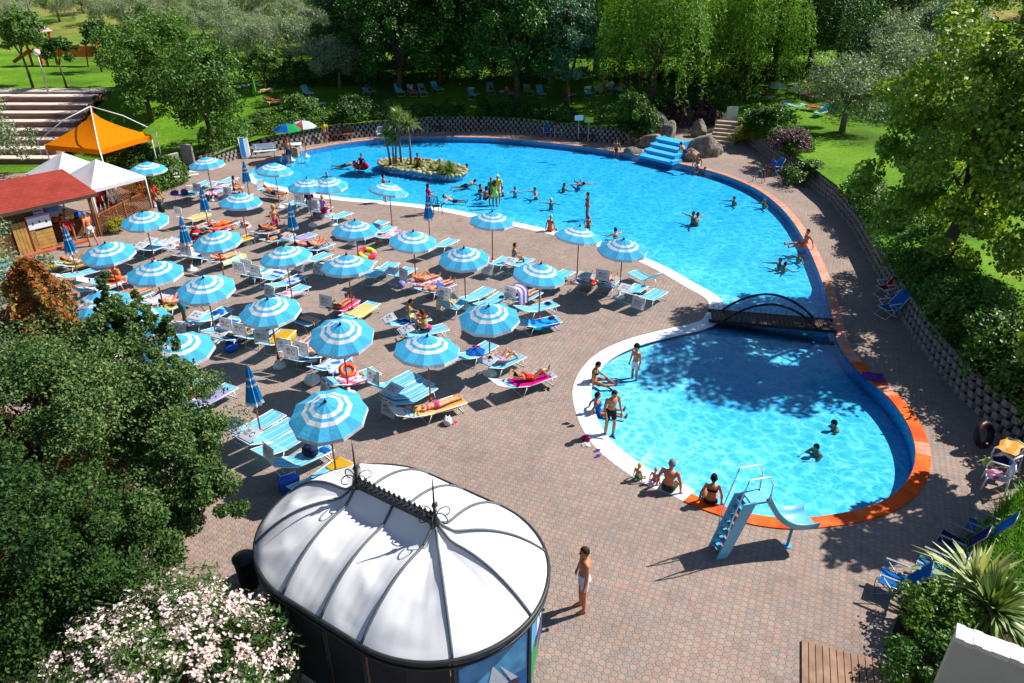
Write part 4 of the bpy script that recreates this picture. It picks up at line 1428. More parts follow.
def lounger_part(key):
    if key in LM: return LM[key]
    mb = MB()
    if key == 'frame':
        for s in (-1, 1):
            mb.tube([(PIV, s * (HW + .015), BED_Z - .01), (.93, s * (HW + .015), BED_Z - .01)], .016, 6)
        for x in (PIV, .93): mb.tube([(x, -HW, BED_Z - .012), (x, HW, BED_Z - .012)], .014, 6)
        me = mb.mesh('lounger_frame', [WHITE_M])
    elif key in ('leg_head', 'leg_foot'):
        x = -.30 if key == 'leg_head' else .72
        dx = -.12 if key == 'leg_head' else .1
        mb.tube([(x, -HW - .015, BED_Z - .02), (x + dx, -HW + .01, .015), (x + dx, HW - .01, .015), (x, HW + .015, BED_Z - .02)], .014, 6)
        me = mb.mesh('lounger_leg', [WHITE_M])
    elif key == 'seat':
        g = [[(x, y, BED_Z - .035 * math.sin(PI * (x - PIV) / (.93 - PIV)) - .012 * (1 - (y / HW) ** 2)) for y in np.linspace(-HW, HW, 5)] for x in np.linspace(PIV, .93, 9)]
        mb.sheet(g); me = mb.mesh('lounger_seat', [FABRIC])
    elif key[0] == 'back':
        a = R(key[1])
        g = [[(PIV - u * math.cos(a), y, BED_Z + u * math.sin(a) - .02 * math.sin(PI * u / BLEN) * math.cos(a)) for y in np.linspace(-HW, HW, 5)] for u in np.linspace(0.01, BLEN, 6)]
        mb.sheet(g); me = mb.mesh('lounger_back', [FABRIC])
    elif key[0] == 'bframe':
        a = R(key[1]); ex, ez = PIV - BLEN * math.cos(a), BED_Z + BLEN * math.sin(a)
        mb.tube([(PIV, -HW - .015, BED_Z), (ex, -HW - .015, ez), (ex, HW + .015, ez), (PIV, HW + .015, BED_Z)], .015, 6)
        for s in (-1, 1):
            mb.tube([(PIV - .3 * math.cos(a), s * (HW + .01), BED_Z + .3 * math.sin(a)), (PIV + .12, s * (HW + .015), BED_Z - .02)], .009, 5)
        me = mb.mesh('back_frame', [WHITE_M])
    elif key[0] in ('shade', 'emblem', 'sframe'):
        a = R(key[1]); mode = key[2]
        ex, ez = PIV - BLEN * math.cos(a) - .02, BED_Z + BLEN * math.sin(a) + .02
        d = {'up': Vector((.12, 0, .99)), 'flat': Vector((.96, 0, .28)), 'down': Vector((-.22, 0, -.97)), 'out': Vector((-.9, 0, .42))}[mode]
        o = Vector((ex, 0, ez)) + d * .06
        L, w = .46, .29
        nrm = Vector((-d.z, 0, d.x)) if mode != 'down' else Vector((-.97, 0, .22))
        if key[0] == 'shade':
            g = [[o + d * u + Vector((0, y, 0)) + nrm * (.015 * math.sin(PI * u / L)) for y in np.linspace(-w, w, 4)] for u in np.linspace(0, L, 4)]
            mb.sheet(g); me = mb.mesh('sunshade_panel', [SHADE_W])
        elif key[0] == 'sframe':
            mb.tube([Vector((ex, -w, ez)), o + d * L + Vector((0, -w, 0)), o + d * L + Vector((0, w, 0)), Vector((ex, w, ez))], .011, 5)
            me = mb.mesh('sunshade_frame', [WHITE_M])
        else:
            q = o + nrm * .024; flip = 1 if mode != 'down' else -1
            up = d * flip; c0 = q + d * (L / 2)
            sd = Vector((0, -1, 0))

            def stroke(u0, v0, u1, v1, wd, mi):
                a_, b_ = c0 + sd * u0 + up * v0, c0 + sd * u1 + up * v1
                k = (b_ - a_).normalized(); pp = nrm.cross(k) * wd
                mb.add([a_ - pp, a_ + pp, b_ + pp, b_ - pp], [(0, 1, 2, 3)], mi)
            for u in (-.17, -.13, -.09, -.05): stroke(u, .03, u, .10, .012, 0)
            stroke(-.18, .115, -.04, .115, .006, 1)
            for u in (-.16, -.11, -.06): stroke(u, -.08, u + .02, -.01, .012, 1)
            for j in range(9):
                t0, t1 = R(40 + j * 31), R(40 + (j + 1) * 31)
                stroke(.1 + .075 * math.cos(t0), .01 + .085 * math.sin(t0), .1 + .075 * math.cos(t1), .01 + .085 * math.sin(t1), .011, 0)
            me = mb.mesh('sunshade_emblem', [INK, INKR])
    LM[key] = me
    return me


LG = {}


def lounger(key, head, foot, label, back=25, shade='up', z=0.0, group='loungers set out under the parasols', shade_mat=None):
    """head, foot: pixels of the two ends of the lying surface"""
    a, b = at(*head, z + BED_Z), at(*foot, z + BED_Z)
    c = (a + b) / 2; d = b - a
    r_ = empty('sun_lounger', (c.x, c.y, z), math.atan2(d.y, d.x), label, 'sun lounger', group)
    child('frame', lounger_part('frame'), r_)
    child('leg', lounger_part('leg_head'), r_); child('leg', lounger_part('leg_foot'), r_)
    child('seat', lounger_part('seat'), r_)
    bk = child('backrest', lounger_part(('back', back)), r_)
    child('back_frame', lounger_part(('bframe', back)), bk)
    if shade:
        s = child('sunshade', lounger_part(('shade', back, shade)), r_)
        if shade_mat is not None:
            s.material_slots[0].link = 'OBJECT'; s.material_slots[0].material = shade_mat
        child('shade_frame', lounger_part(('sframe', back, shade)), s)
        child('emblem', lounger_part(('emblem', back, shade)), s)
    r_['back'] = back
    LG[key] = r_
    return r_


def lounger_z(back, x, y=0.0):
    if x >= PIV: return BED_Z - .035 * math.sin(PI * min(1, max(0, (x - PIV) / (.93 - PIV))))
    return BED_Z + (PIV - x) * math.tan(R(back))


def towel(key, mat, label, x0=-.2, x1=.8, w=.31, drape=(.08, .08), skew=0.0, wrinkle=.012, seed=None, foot_drape=0.0):
    L = LG[key]; back = L['back']
    rn = random.Random(hash(key) % 1000 if seed is None else seed)
    rn = random.Random(len(label) * 31 + int(x0 * 100))
    ph = rn.uniform(0, 6)
    g = []
    us = list(np.linspace(x0, x1, 15))
    for x in us:
        ca = math.cos(R(back))
        X = x if x >= PIV else PIV - (PIV - x) * ca
        row = []
        zc = lounger_z(back, X) + .014
        ys = [-w - .012, -w, -w * .66, -w * .33, 0, w * .33, w * .66, w, w + .012]
        for k, y in enumerate(ys):
            zz = zc + wrinkle * math.sin(7 * x + 5 * y + ph) * .7 + wrinkle * math.sin(23 * y + 9 * x + ph)
            if k == 0: zz = zc - drape[0] * (1 + .3 * math.sin(5 * x + ph))
            if k == 8: zz = zc - drape[1] * (1 + .3 * math.sin(4 * x + ph))
            row.append((X, y + skew * x, zz))
        g.append(row)
    if foot_drape:
        g.append([(p[0] + .03, p[1], p[2] - foot_drape) for p in g[-1]])
    mb = MB(); mb.sheet(g)
    o = mb.obj('towel', mat, None, fix=False)
    o.location = L.location; o.rotation_euler = L.rotation_euler
    return tag(o, label, 'towel', 'towels spread on the loungers')


def on(key, x, y, dz=0.0):
    """world point on a lounger's surface"""
    L = LG[key]
    a = L.rotation_euler.z
    z = lounger_z(L['back'], x) + dz
    return Vector((L.location.x + x * math.cos(a) - y * math.sin(a), L.location.y + x * math.sin(a) + y * math.cos(a), L.location.z + z))


def lump(name, loc, r, mat, label, cat, seed=0, group=None, handles=True, hm=None):
    """soft bag: sagging body with two handles"""
    rn = random.Random(seed)
    mb = MB()
    n_, m_ = 14, 8
    vs_, fs = [], []
    for i in range(m_ + 1):
        t_ = i / m_
        k = (.75 + .45 * math.sin(PI * (t_ * .85 + .1))) * (1 if t_ < .9 else .7)
        for j in range(n_):
            a = 2 * PI * j / n_
            sq = 1 / max(abs(math.cos(a)), abs(math.sin(a))) ** .6
            w_ = 1 + rn.uniform(-.06, .06)
            vs_.append((r[0] * k * sq * math.cos(a) * w_, r[1] * k * sq * math.sin(a) * w_, 2 * r[2] * t_ * (1 + rn.uniform(-.05, .05))))
    for i in range(m_):
        for j in range(n_): fs.append((i * n_ + j, i * n_ + (j + 1) % n_, (i + 1) * n_ + (j + 1) % n_, (i + 1) * n_ + j))
    fs.append(tuple(range(n_ - 1, -1, -1))); fs.append(tuple(m_ * n_ + j for j in range(n_)))
    mb.add(vs_, fs, 0, True)
    o = mb.obj(name, mat, None)
    o.location = loc; o.rotation_euler = (0, 0, rn.uniform(0, 3))
    if handles:
        mb = MB()
        for s in (-1, 1):
            mb.tube([(-r[0] * .5, s * r[1] * .6, 1.9 * r[2]), (-r[0] * .4, s * r[1] * .5, 2.6 * r[2]), (r[0] * .4, s * r[1] * .5, 2.6 * r[2]), (r[0] * .5, s * r[1] * .6, 1.9 * r[2])], .012, 5)
        mb.obj('handle', hm or mat, o, fix=False)
    return tag(o, label, cat, group)


def cloth_heap(loc, r, mat, label, seed=0, name='crumpled_towel', cat='towel'):
    rn = random.Random(seed)
    g = []
    ph = [rn.uniform(0, 6) for _ in range(4)]
    for i in range(15):
        u = i / 14 * 2 - 1; row = []
        for j in range(15):
            v = j / 14 * 2 - 1
            k = max(0, 1 - (u * u + v * v) * .6)
            z = r[2] * k * (1 + .35 * math.sin(5 * u + ph[0]) * math.cos(4 * v + ph[1]) + .2 * math.sin(11 * u + 7 * v + ph[2]))
            row.append((r[0] * (u + .1 * math.sin(4 * v + ph[3])), r[1] * (v + .1 * math.sin(5 * u + ph[0])), max(.004, z)))
        g.append(row)
    mb = MB(); mb.sheet(g)
    o = mb.obj(name, mat, None); o.location = loc; o.rotation_euler = (0, 0, rn.uniform(0, 3))
    return tag(o, label, cat)


def swim_ring(loc, R0, r0, mats, label, rot=(0, 0, 0), seg=5):
    mb = MB()
    N_ = 30
    for i in range(N_):
        a0, a1 = 2 * PI * i / N_, 2 * PI * (i + 1) / N_
        ra, rb = [], []
        for j in range(10):
            b_ = 2 * PI * j / 10
            for (a, l) in ((a0, ra), (a1, rb)):
                l.append(((R0 + r0 * math.cos(b_)) * math.cos(a), (R0 + r0 * math.cos(b_)) * math.sin(a), r0 * math.sin(b_)))
        mb.add(ra + rb, [(j, (j + 1) % 10, 10 + (j + 1) % 10, 10 + j) for j in range(10)], (i * seg // N_) % len(mats), True)
    o = mb.obj('swim_ring', mats, None)
    o.location = loc; o.rotation_euler = rot
    mb = MB(); mb.lathe([(.012, 0), (.012, .03), (.018, .035)], (R0, 0, r0 * .95), 6); mb.obj('valve', WHITE_P, o)
    return tag(o, label, 'swim ring')


def flip_flop(px, py, ang, mat, label):
    p = at(px, py)
    pts = [(.125 * math.cos(a) * (1.0), (.048 if math.cos(a) > 0 else .038) * math.sin(a)) for a in [2 * PI * i / 16 for i in range(16)]]
    mb = MB(); mb.slab(pts, .002, .024)
    o = mb.obj('flip_flop', mat, None); o.location = (p.x, p.y, 0); o.rotation_euler = (0, 0, ang)
    mb = MB()
    for s in (-1, 1): mb.tube([(.075, 0, .025), (.03, s * .03, .06), (-.02, s * .042, .025)], .007, 5)
    mb.obj('strap', mat, o, fix=False)
    return tag(o, label, 'flip-flop', 'flip-flops left on the paving')


# ---- upright folding deckchair (armchair kind)
def deck_chair(loc, rz, fab, label, frame=WHITE_M, recl=.35, group=None, z=0):
    r_ = empty('folding_chair', loc, rz, label, 'chair', group)
    hw = .27
    g = [[(x, y, .40 - .05 * math.sin(PI * (x + .25) / .5)) for y in np.linspace(-hw, hw, 4)] for x in np.linspace(-.25, .27, 6)]
    mb = MB(); mb.sheet(g); mb.obj('seat', fab, r_, fix=False)
    g = [[(-.25 - recl * u, y, .40 + .68 * u - 0) for y in np.linspace(-hw, hw, 4)] for u in np.linspace(0.02, 1, 6)]
    mb = MB(); mb.sheet(g); b_ = mb.obj('backrest', fab, r_, fix=False)
    mb = MB(); mb.tube([(-.25, -hw - .02, .4), (-.25 - recl, -hw - .02, 1.08), (-.25 - recl, hw + .02, 1.08), (-.25, hw + .02, .4)], .014, 6); mb.obj('back_frame', frame, b_, fix=False)
    mb = MB()
    mb.tube([(.28, -hw, .39), (.28, hw, .39)], .013, 6); mb.tube([(-.25, -hw, .39), (-.25, hw, .39)], .013, 6)
    for s in (-1, 1): mb.tube([(-.25, s * (hw + .01), .39), (.28, s * (hw + .01), .39)], .013, 6)
    mb.obj('seat_frame', frame, r_, fix=False)
    for (xt, xb) in ((.25, -.28), (-.22, .32)):
        mb = MB(); mb.tube([(xt, -hw - .03, .62 if xt > 0 else .4), (xb, -hw - .03, .015), (xb, hw + .03, .015), (xt, hw + .03, .62 if xt > 0 else .4)], .013, 6); mb.obj('leg', frame, r_, fix=False)
    for s in (-1, 1):
        mb = MB(); mb.box((-.02, s * (hw + .035), .635), (.58, .05, .025)); mb.obj('armrest', frame, r_)
    return r_


def plastic_chair(loc, rz, label, mat=WHITE_P):
    r_ = empty('plastic_chair', loc, rz, label, 'chair')
    mb = MB(); mb.sheet([[(x, y, .43 - .02 * math.cos(4 * y)) for y in np.linspace(-.24, .24, 5)] for x in np.linspace(-.22, .25, 5)]); mb.obj('seat', mat, r_, fix=False)
    mb = MB()
    for k in range(5):
        y = -.19 + k * .095; mb.tube([(-.22, y, .43), (-.29, y, .84)], .022, 5)
    mb.tube([(-.22, -.25, .5), (-.3, -.25, .85), (-.3, 0, .9), (-.3, .25, .85), (-.22, .25, .5)], .025, 6); mb.obj('backrest', mat, r_, fix=False)
    for s in (-1, 1):
        mb = MB(); mb.tube([(-.27, s * .27, .63), (.2, s * .28, .64), (.25, s * .27, .45)], .025, 6); mb.obj('armrest', mat, r_, fix=False)
        for x in (-.24, .23):
            mb = MB(); mb.tube([(x, s * .25, .62 if x < 0 else .45), (x * 1.15, s * .28, 0.0)], .022, 6); mb.obj('leg', mat, r_, fix=False)
    return r_


def bench(loc, rz, mat, label, L=1.6, back=True, name='park_bench'):
    r_ = empty(name, loc, rz, label, 'bench')
    mb = MB()
    for k in range(4): mb.box((-.17 + k * .115, 0, .44), (.1, L, .035))
    mb.obj('seat', mat, r_)
    if back:
        mb = MB()
        for k in range(3): mb.box((-.28 - k * .03, 0, .58 + k * .13), (.035, L, .1))
        mb.obj('backrest', mat, r_)
    for s in (-1, 1):
        mb = MB(); y = s * (L / 2 - .2)
        mb.tube([(-.2, y, .42), (-.26, y, 0)], .03, 6); mb.tube([(.18, y, .42), (.22, y, 0)], .03, 6); mb.tube([(-.22, y, .42), (-.37, y, .9)], .025, 6); mb.tube([(-.2, y, .4), (.18, y, .4)], .025, 6)
        mb.obj('leg', mat, r_, fix=False)
    return r_


def picnic_table(loc, rz, label):
    r_ = empty('picnic_table', loc, rz, label, 'table')
    mb = MB()
    for k in range(5): mb.box((-.32 + k * .16, 0, .74), (.14, 1.7, .04))
    mb.obj('tabletop', WOOD, r_)
    for s in (-1, 1):
        mb = MB()
        for k in range(2): mb.box((s * (.7 + k * .15), 0, .44), (.13, 1.7, .04))
        mb.obj('bench_seat', WOOD, r_)
        mb = MB(); y = s * .6
        mb.tube([(-.6, y, 0), (-.25, y, .72)], .035, 6); mb.tube([(.6, y, 0), (.25, y, .72)], .035, 6); mb.tube([(-.8, y, .41), (.8, y, .41)], .03, 6)
        mb.obj('leg', WOOD, r_, fix=False)
    return r_
# ================================================================== PEOPLE
def nv(v): return Vector(v).normalized()


X_, Y_, Z_ = Vector((1, 0, 0)), Vector((0, 1, 0)), Vector((0, 0, 1))


def supine(back, knees=None):
    """lying face up on a lounger, head towards -X"""
    a = R(back)
    s = Vector((-math.cos(a), 0, math.sin(a))); f = Vector((math.sin(a), 0, math.cos(a)))
    d = dict(s=s, f=f, tL=(1, .06, .02), kL=(1, .04, -.03), tR=(1, -.06, .02), kR=(1, -.05, -.03), uL=(.75, .5, -.12), lL=(.9, -.15, .1), uR=(.75, -.5, -.12), lR=(.9, .15, .1), foot=(.35, 0, 1))
    if knees:
        if 'L' in knees: d.update(tL=(.75, .1, .66), kL=(.62, .02, -.78), footL=(1, 0, 0))
        if 'R' in knees: d.update(tR=(.75, -.08, .66), kR=(.62, -.02, -.78), footR=(1, 0, 0))
    return d


POSES = {
    'stand': dict(tL=(.02, .05, -1), kL=(-.04, 0, -1), tR=(.05, -.05, -1), kR=(-.05, 0, -1), uL=(.03, .22, -1), lL=(.2, .08, -1), uR=(.06, -.2, -1), lR=(.3, -.02, -1)),
    'stride': dict(s=(.04, 0, 1), tL=(.25, .05, -1), kL=(-.05, 0, -1), tR=(-.18, -.05, -1), kR=(-.3, 0, -1), uL=(-.2, .25, -1), lL=(.2, .1, -1), uR=(.2, -.2, -1), lR=(.5, -.05, -1), h=(.15, 0, 1)),
    'wade': dict(s=(.12, 0, 1), tL=(.12, .08, -1), kL=(-.1, 0, -1), tR=(.05, -.1, -1), kR=(-.12, 0, -1), uL=(-.05, .3, -1), lL=(.45, .0, -.8), uR=(.1, -.3, -1), lR=(.4, .1, -1), h=(.3, 0, 1)),
    'hips': dict(tL=(.03, .12, -1), kL=(0, .02, -1), tR=(.03, -.12, -1), kR=(0, -.02, -1), uL=(-.15, .75, -.7), lL=(.35, -.75, -.45), uR=(-.15, -.75, -.7), lR=(.35, .75, -.45)),
    'arms_out': dict(tL=(.05, .12, -1), kL=(-.05, 0, -1), tR=(.05, -.12, -1), kR=(-.05, 0, -1), uL=(.3, 1, .05), lL=(.4, .9, .1), uR=(.3, -1, .0), lR=(.4, -.9, .1)),
    'hold': dict(tL=(.02, .06, -1), kL=(-.04, 0, -1), tR=(.05, -.06, -1), kR=(-.05, 0, -1), uL=(.35, .2, -.9), lL=(.9, -.35, .25), uR=(.35, -.2, -.9), lR=(.9, .35, .25)),
    'bend': dict(s=(.75, 0, .62), s2=(.97, 0, .1), f=(.6, 0, -.75), tL=(.12, .08, -1), kL=(-.14, 0, -1), tR=(.02, -.08, -1), kR=(-.1, 0, -1), uL=(.35, .12, -.95), lL=(.45, 0, -.9), uR=(.45, -.12, -.9), lR=(.4, 0, -.9), h=(1, 0, .15)),
    'sit_edge': dict(s=(-.06, 0, 1), s2=(.12, 0, 1), tL=(1, .14, -.03), kL=(.25, .05, -1), tR=(1, -.14, -.03), kR=(.25, -.05, -1), uL=(.02, .35, -.95), lL=(.0, .1, -1), uR=(.02, -.35, -.95), lR=(.0, -.1, -1), h=(.2, 0, 1)),
    'sit_back': dict(s=(-.32, 0, .95), s2=(-.2, 0, 1), tL=(1, .2, .1), kL=(1, .1, -.18), tR=(1, -.2, .1), kR=(1, -.1, -.18), uL=(-.6, .3, -.8), lL=(-.25, .05, -1), uR=(-.6, -.3, -.8), lR=(-.25, -.05, -1), foot=(.3, 0, 1), h=(.1, 0, 1)),
    'sit_knees': dict(s=(-.15, 0, 1), s2=(.25, 0, 1), tL=(.75, .12, .62), kL=(.5, 0, -.86), tR=(.75, -.12, .62), kR=(.5, 0, -.86), uL=(.7, .22, -.5), lL=(.85, -.35, .1), uR=(.7, -.22, -.5), lR=(.85, .35, .1), h=(.3, 0, 1)),
    'sit_side': dict(s=(-.1, 0, 1), s2=(.12, 0, 1), tL=(1, .35, .0), kL=(.85, -.5, -.08), tR=(.9, -.4, .05), kR=(.9, .45, -.1), uL=(.35, .3, -.9), lL=(.8, -.3, -.25), uR=(-.2, -.35, -.9), lR=(.2, -.1, -1), h=(.45, 0, 1), foot=(.5, 0, .6)),
    'sit_chair': dict(s=(-.12, 0, 1), s2=(.06, 0, 1), tL=(1, .14, .03), kL=(.08, 0, -1), tR=(1, -.14, .03), kR=(.08, 0, -1), uL=(.25, .25, -.9), lL=(.95, -.15, -.1), uR=(.25, -.25, -.9), lR=(.95, .15, -.1)),
    'recline': dict(s=(-.5, 0, .87), s2=(-.3, 0, 1), tL=(1, .12, .15), kL=(.8, 0, -.5), tR=(1, -.12, .15), kR=(.8, 0, -.5), uL=(.2, .4, -.9), lL=(.9, -.2, .1), uR=(.2, -.4, -.9), lR=(.9, .2, .1)),
    'lie': supine(22), 'lie_knee': supine(28, 'L'), 'lie_knees': supine(28, 'LR'), 'lie_flat': supine(4),
    'lie_arms': {**supine(26, 'R'), 'uL': (-.5, .75, .4), 'lL': (-.7, -.7, .1), 'uR': (-.5, -.75, .4), 'lR': (-.7, .7, .1)},
    'prone': dict(s=(-1, 0, .02), s2=(-1, 0, .08), f=(0, 0, -1), tL=(1, .08, -.02), kL=(1, .03, 0), tR=(1, -.08, -.02), kR=(1, -.03, 0), uL=(-.75, .6, -.1), lL=(-.6, -.8, 0), uR=(-.75, -.6, -.1), lR=(-.6, .8, 0), foot=(1, 0, -.3), h=(-1, 0, .12)),
    'prop': dict(s=(-.95, 0, .3), s2=(-.75, 0, .6), f=(-.3, 0, -.95), tL=(1, .08, -.05), kL=(1, .03, 0), tR=(1, -.08, -.05), kR=(.75, -.03, .6), uL=(-.35, .2, -.95), lL=(-.9, -.2, -.1), uR=(-.35, -.2, -.95), lR=(-.9, .2, -.1), foot=(1, 0, -.3), h=(-.4, 0, 1)),
    'swim': dict(s=(1, 0, .18), s2=(1, 0, .25), f=(.2, 0, -1), tL=(-1, .12, -.15), kL=(-1, .1, .1), tR=(-1, -.15, -.25), kR=(-1, -.1, -.05), uL=(1, .45, .05), lL=(1, .2, -.12), uR=(.4, -.9, -.2), lR=(.9, -.3, -.25), foot=(-1, 0, -.2), h=(.75, 0, .8)),
    'tread': dict(s=(.1, 0, 1), tL=(.35, .2, -1), kL=(-.4, 0, -1), tR=(.2, -.2, -1), kR=(-.5, 0, -1), uL=(.35, .9, -.25), lL=(.7, .5, .05), uR=(.35, -.9, -.25), lR=(.7, -.5, .05)),
    'float': dict(s=(-.96, 0, .25), s2=(-.9, 0, .4), f=(.25, 0, .97), tL=(1, .15, .05), kL=(1, .1, -.1), tR=(1, -.15, .05), kR=(1, -.1, -.1), uL=(-.2, 1, -.05), lL=(.2, 1, .05), uR=(-.2, -1, -.05), lR=(.2, -1, .05), foot=(.3, 0, 1)),
}


def capsule(A, B, ra, rb, n=12):
    A, B = Vector(A), Vector(B)
    d = B - A; L = d.length
    if L < 1e-5: d, L = Vector((0, 0, 1)), 1e-5
    d = d / L
    up = Z_ if abs(d.z) < .9 else X_
    a = d.cross(up).normalized(); b = a.cross(d)
    rings = []
    for t in (-1, -.75, -.35): rings.append((A + d * ra * t, ra * math.sqrt(max(0.0004, 1 - t * t))))
    rings += [(A, ra), (A.lerp(B, .5), (ra + rb) / 2), (B, rb)]
    for t in (.35, .75, 1): rings.append((B + d * rb * t, rb * math.sqrt(max(0.0004, 1 - t * t))))
    V, F = [], []
    for (c, r) in rings:
        for j in range(n):
            t = 2 * PI * j / n
            V.append(c + (a * math.cos(t) + b * math.sin(t)) * r)
    k = len(rings)
    for i in range(k - 1):
        for j in range(n):
            F.append((i * n + j, i * n + (j + 1) % n, (i + 1) * n + (j + 1) % n, (i + 1) * n + j))
    F.append(tuple(range(n - 1, -1, -1))); F.append(tuple((k - 1) * n + j for j in range(n)))
    return V, F


BODY = {}


def body(pose, fem=False, kid=False, detail=.02):
    key = (pose, fem, kid, detail)
    if key in BODY: return BODY[key]
    p = POSES[pose]
    s = nv(p.get('s', (0, 0, 1))); s2 = nv(p.get('s2', s))
    f = Vector(p.get('f', (1, 0, 0))); f = (f - s * f.dot(s)).normalized(); l = s.cross(f)
    f2 = (f - s2 * f.dot(s2)).normalized(); l2 = s2.cross(f2)
    h = nv(p.get('h', s2)); fh = (f2 - h * f2.dot(h))
    if 'h' in p and pose in ('swim', 'prop', 'prone', 'bend'):
        fh = {'swim': X_, 'prop': -X_, 'prone': Vector((-1, 0, -.4)), 'bend': Vector((.5, 0, -1))}[pose]; fh = fh - h * fh.dot(h)
    fh.normalize(); lh = h.cross(fh)
    shw, hipw = (.165, .095) if fem else (.19, .09)
    O = Vector((0, 0, 0))
    belly = O + s * .17
    chest = belly + s2 * .17
    sc = belly + s2 * .30
    neck = belly + s2 * .37
    hc = neck + h * .135 + fh * .02
    J = {}
    mb = MB()

    def cap(A, B, ra, rb): V, F = capsule(A, B, ra, rb); mb.add(V, F)

    def ell(c, r, fr):
        rot = Matrix((fr[0], fr[1], fr[2])).transposed(); mb.ell(c, r, 16, 12, 0, rot)
    ell(O + s * .02, (.115, .165 if fem else .155, .13), (f, l, s))
    ell(O + s * .02 - f * .05 + l * .07 - s * .04, (.072, .08, .085), (f, l, s)); ell(O + s * .02 - f * .05 - l * .07 - s * .04, (.072, .08, .085), (f, l, s))
    ell(belly, (.095 if fem else .108, .125 if fem else .14, .15), (f, l, s))
    ell(chest + s2 * .02, (.105 if fem else .12, .145 if fem else .165, .17), (f2, l2, s2))
    ell(sc - s2 * .03, (.08, shw - .02, .07), (f2, l2, s2))
    if fem:
        for k in (-1, 1): ell(chest + f2 * .09 + l2 * (.07 * k), (.062, .062, .065), (f2, l2, s2))
    cap(sc + s2 * .03, neck + h * .06, .058 if not fem else .05, .05 if not fem else .044)
    # head: skull, jaw, nose, ears
    ell(hc + h * .02, (.097, .077, .115), (fh, lh, h))
    ell(hc - h * .055 + fh * .03, (.062, .056, .06), (fh, lh, h))
    cap(hc + fh * .092 + h * .01, hc + fh * .112 - h * .025, .011, .017)
    for k in (-1, 1): ell(hc + lh * (.078 * k) - h * .005, (.026, .014, .034), (fh, lh, h))
    bones = {}
    for S, sg in (('L', 1), ('R', -1)):
        hip = O + l * (hipw * sg) - s * .03
        kn = hip + nv(p['t' + S]) * .43
        an = kn + nv(p['k' + S]) * .41
        cap(hip, kn, .088 if fem else .083, .056)
        cap(kn, kn.lerp(an, .35), .054, .056); cap(kn.lerp(an, .3), an, .057, .037)
        fd = Vector(p.get('foot' + S, p.get('foot', (1, 0, 0))))
        kd = nv(p['k' + S]); fd = (fd - kd * fd.dot(kd) * .85).normalized()
        heel = an + kd * .045 - fd * .03
        toe = an + kd * .06 + fd * .15
        cap(heel, toe, .036, .026); cap(an + kd * .02 + fd * .03, toe, .036, .024)
        shd = sc + l2 * (shw * sg)
        el = shd + nv(p['u' + S]) * .29
        wr = el + nv(p['l' + S]) * .25
        cap(shd, el, .056 if not fem else .046, .041 if not fem else .036)
        cap(el, el.lerp(wr, .3), .041, .042); cap(el.lerp(wr, .25), wr, .042, .027)
        hd = nv(p['l' + S])
        side = hd.cross(f2 if abs(hd.dot(f2)) < .8 else s2).normalized()
        pal = side.cross(hd)
        cap(wr, wr + hd * .075, .03, .034)
        for q, (ln, rr) in enumerate(((.075, .011), (.088, .0115), (.082, .011), (.062, .010))):
            b0 = wr + hd * .075 + side * (.03 - .02 * q)
            m_ = b0 + hd * ln * .55 + pal * (.006 * sg); cap(b0 - hd * .02, m_, rr, rr * .95)
            cap(m_, m_ + hd * ln * .45 + pal * (.028 * sg), rr * .95, rr * .8)
        th = wr + hd * .03 + side * .028
        cap(th, th + hd * .035 + side * .032, .013, .012); cap(th + hd * .035 + side * .032, th + hd * .07 + side * .03, .012, .0095)
        bones['thigh' + S] = (hip, kn); bones['shin' + S] = (kn, an); bones['foot' + S] = (heel, toe)
        bones['uarm' + S] = (shd, el); bones['farm' + S] = (el, wr + hd * .15)
    bones['torso'] = (O - s * .06, belly); bones['chest'] = (belly, sc + s2 * .04); bones['head'] = (hc - h * .08, hc + h * .06)
    # one skin over everything
    me = mb.mesh('body_raw', M('skin_mid', '#b5714d', .55, .1, 5, .3))
    tmp = bpy.data.objects.new('tmp', me); COL.objects.link(tmp)
    rm = tmp.modifiers.new('r', 'REMESH'); rm.mode = 'VOXEL'; rm.voxel_size = detail; rm.adaptivity = 0
    sm = tmp.modifiers.new('s', 'SMOOTH'); sm.factor = .5; sm.iterations = 4 if detail > .012 else 5
    dg = bpy.context.evaluated_depsgraph_get(); dg.update()
    out = bpy.data.meshes.new_from_object(tmp.evaluated_get(dg))
    bpy.data.objects.remove(tmp); bpy.data.meshes.remove(me)
    out.name = 'body'
    nvx = len(out.vertices)
    co = np.empty(nvx * 3, np.float32); out.vertices.foreach_get('co', co); co = co.reshape(-1, 3)
    nr = np.empty(nvx * 3, np.float32); out.vertices.foreach_get('normal', nr); nr = nr.reshape(-1, 3)
    if kid:
        # children: bigger head on a smaller body
        w = np.clip(((co - np.array(neck)) @ np.array(h)) / .06, 0, 1)[:, None]
        dist = np.linalg.norm(co - np.array(hc), axis=1)[:, None]
        w = np.where(dist < .2, w, 0)
        co = co + w * (co - np.array(neck)) * .35
        out.vertices.foreach_set('co', co.astype(np.float32).ravel())
    out.polygons.foreach_set('use_smooth', np.ones(len(out.polygons), bool))
    # which bone each vertex belongs to
    names = list(bones); best = np.full(nvx, 9.0); who = np.zeros(nvx, int); tt = np.zeros(nvx)
    for i, nme in enumerate(names):
        a, b = np.array(bones[nme][0]), np.array(bones[nme][1]); ab = b - a
        t = np.clip(((co - a) @ ab) / (ab @ ab), 0, 1)
        d = np.linalg.norm(co - (a + t[:, None] * ab), axis=1)
        d = d - {'torso': .1, 'chest': .11, 'head': .09, 'thighL': .06, 'thighR': .06}.get(nme, .03)
        m_ = d < best; best[m_] = d[m_]; who[m_] = i; tt[m_] = t[m_]
    polys = [tuple(pl.vertices) for pl in out.polygons]
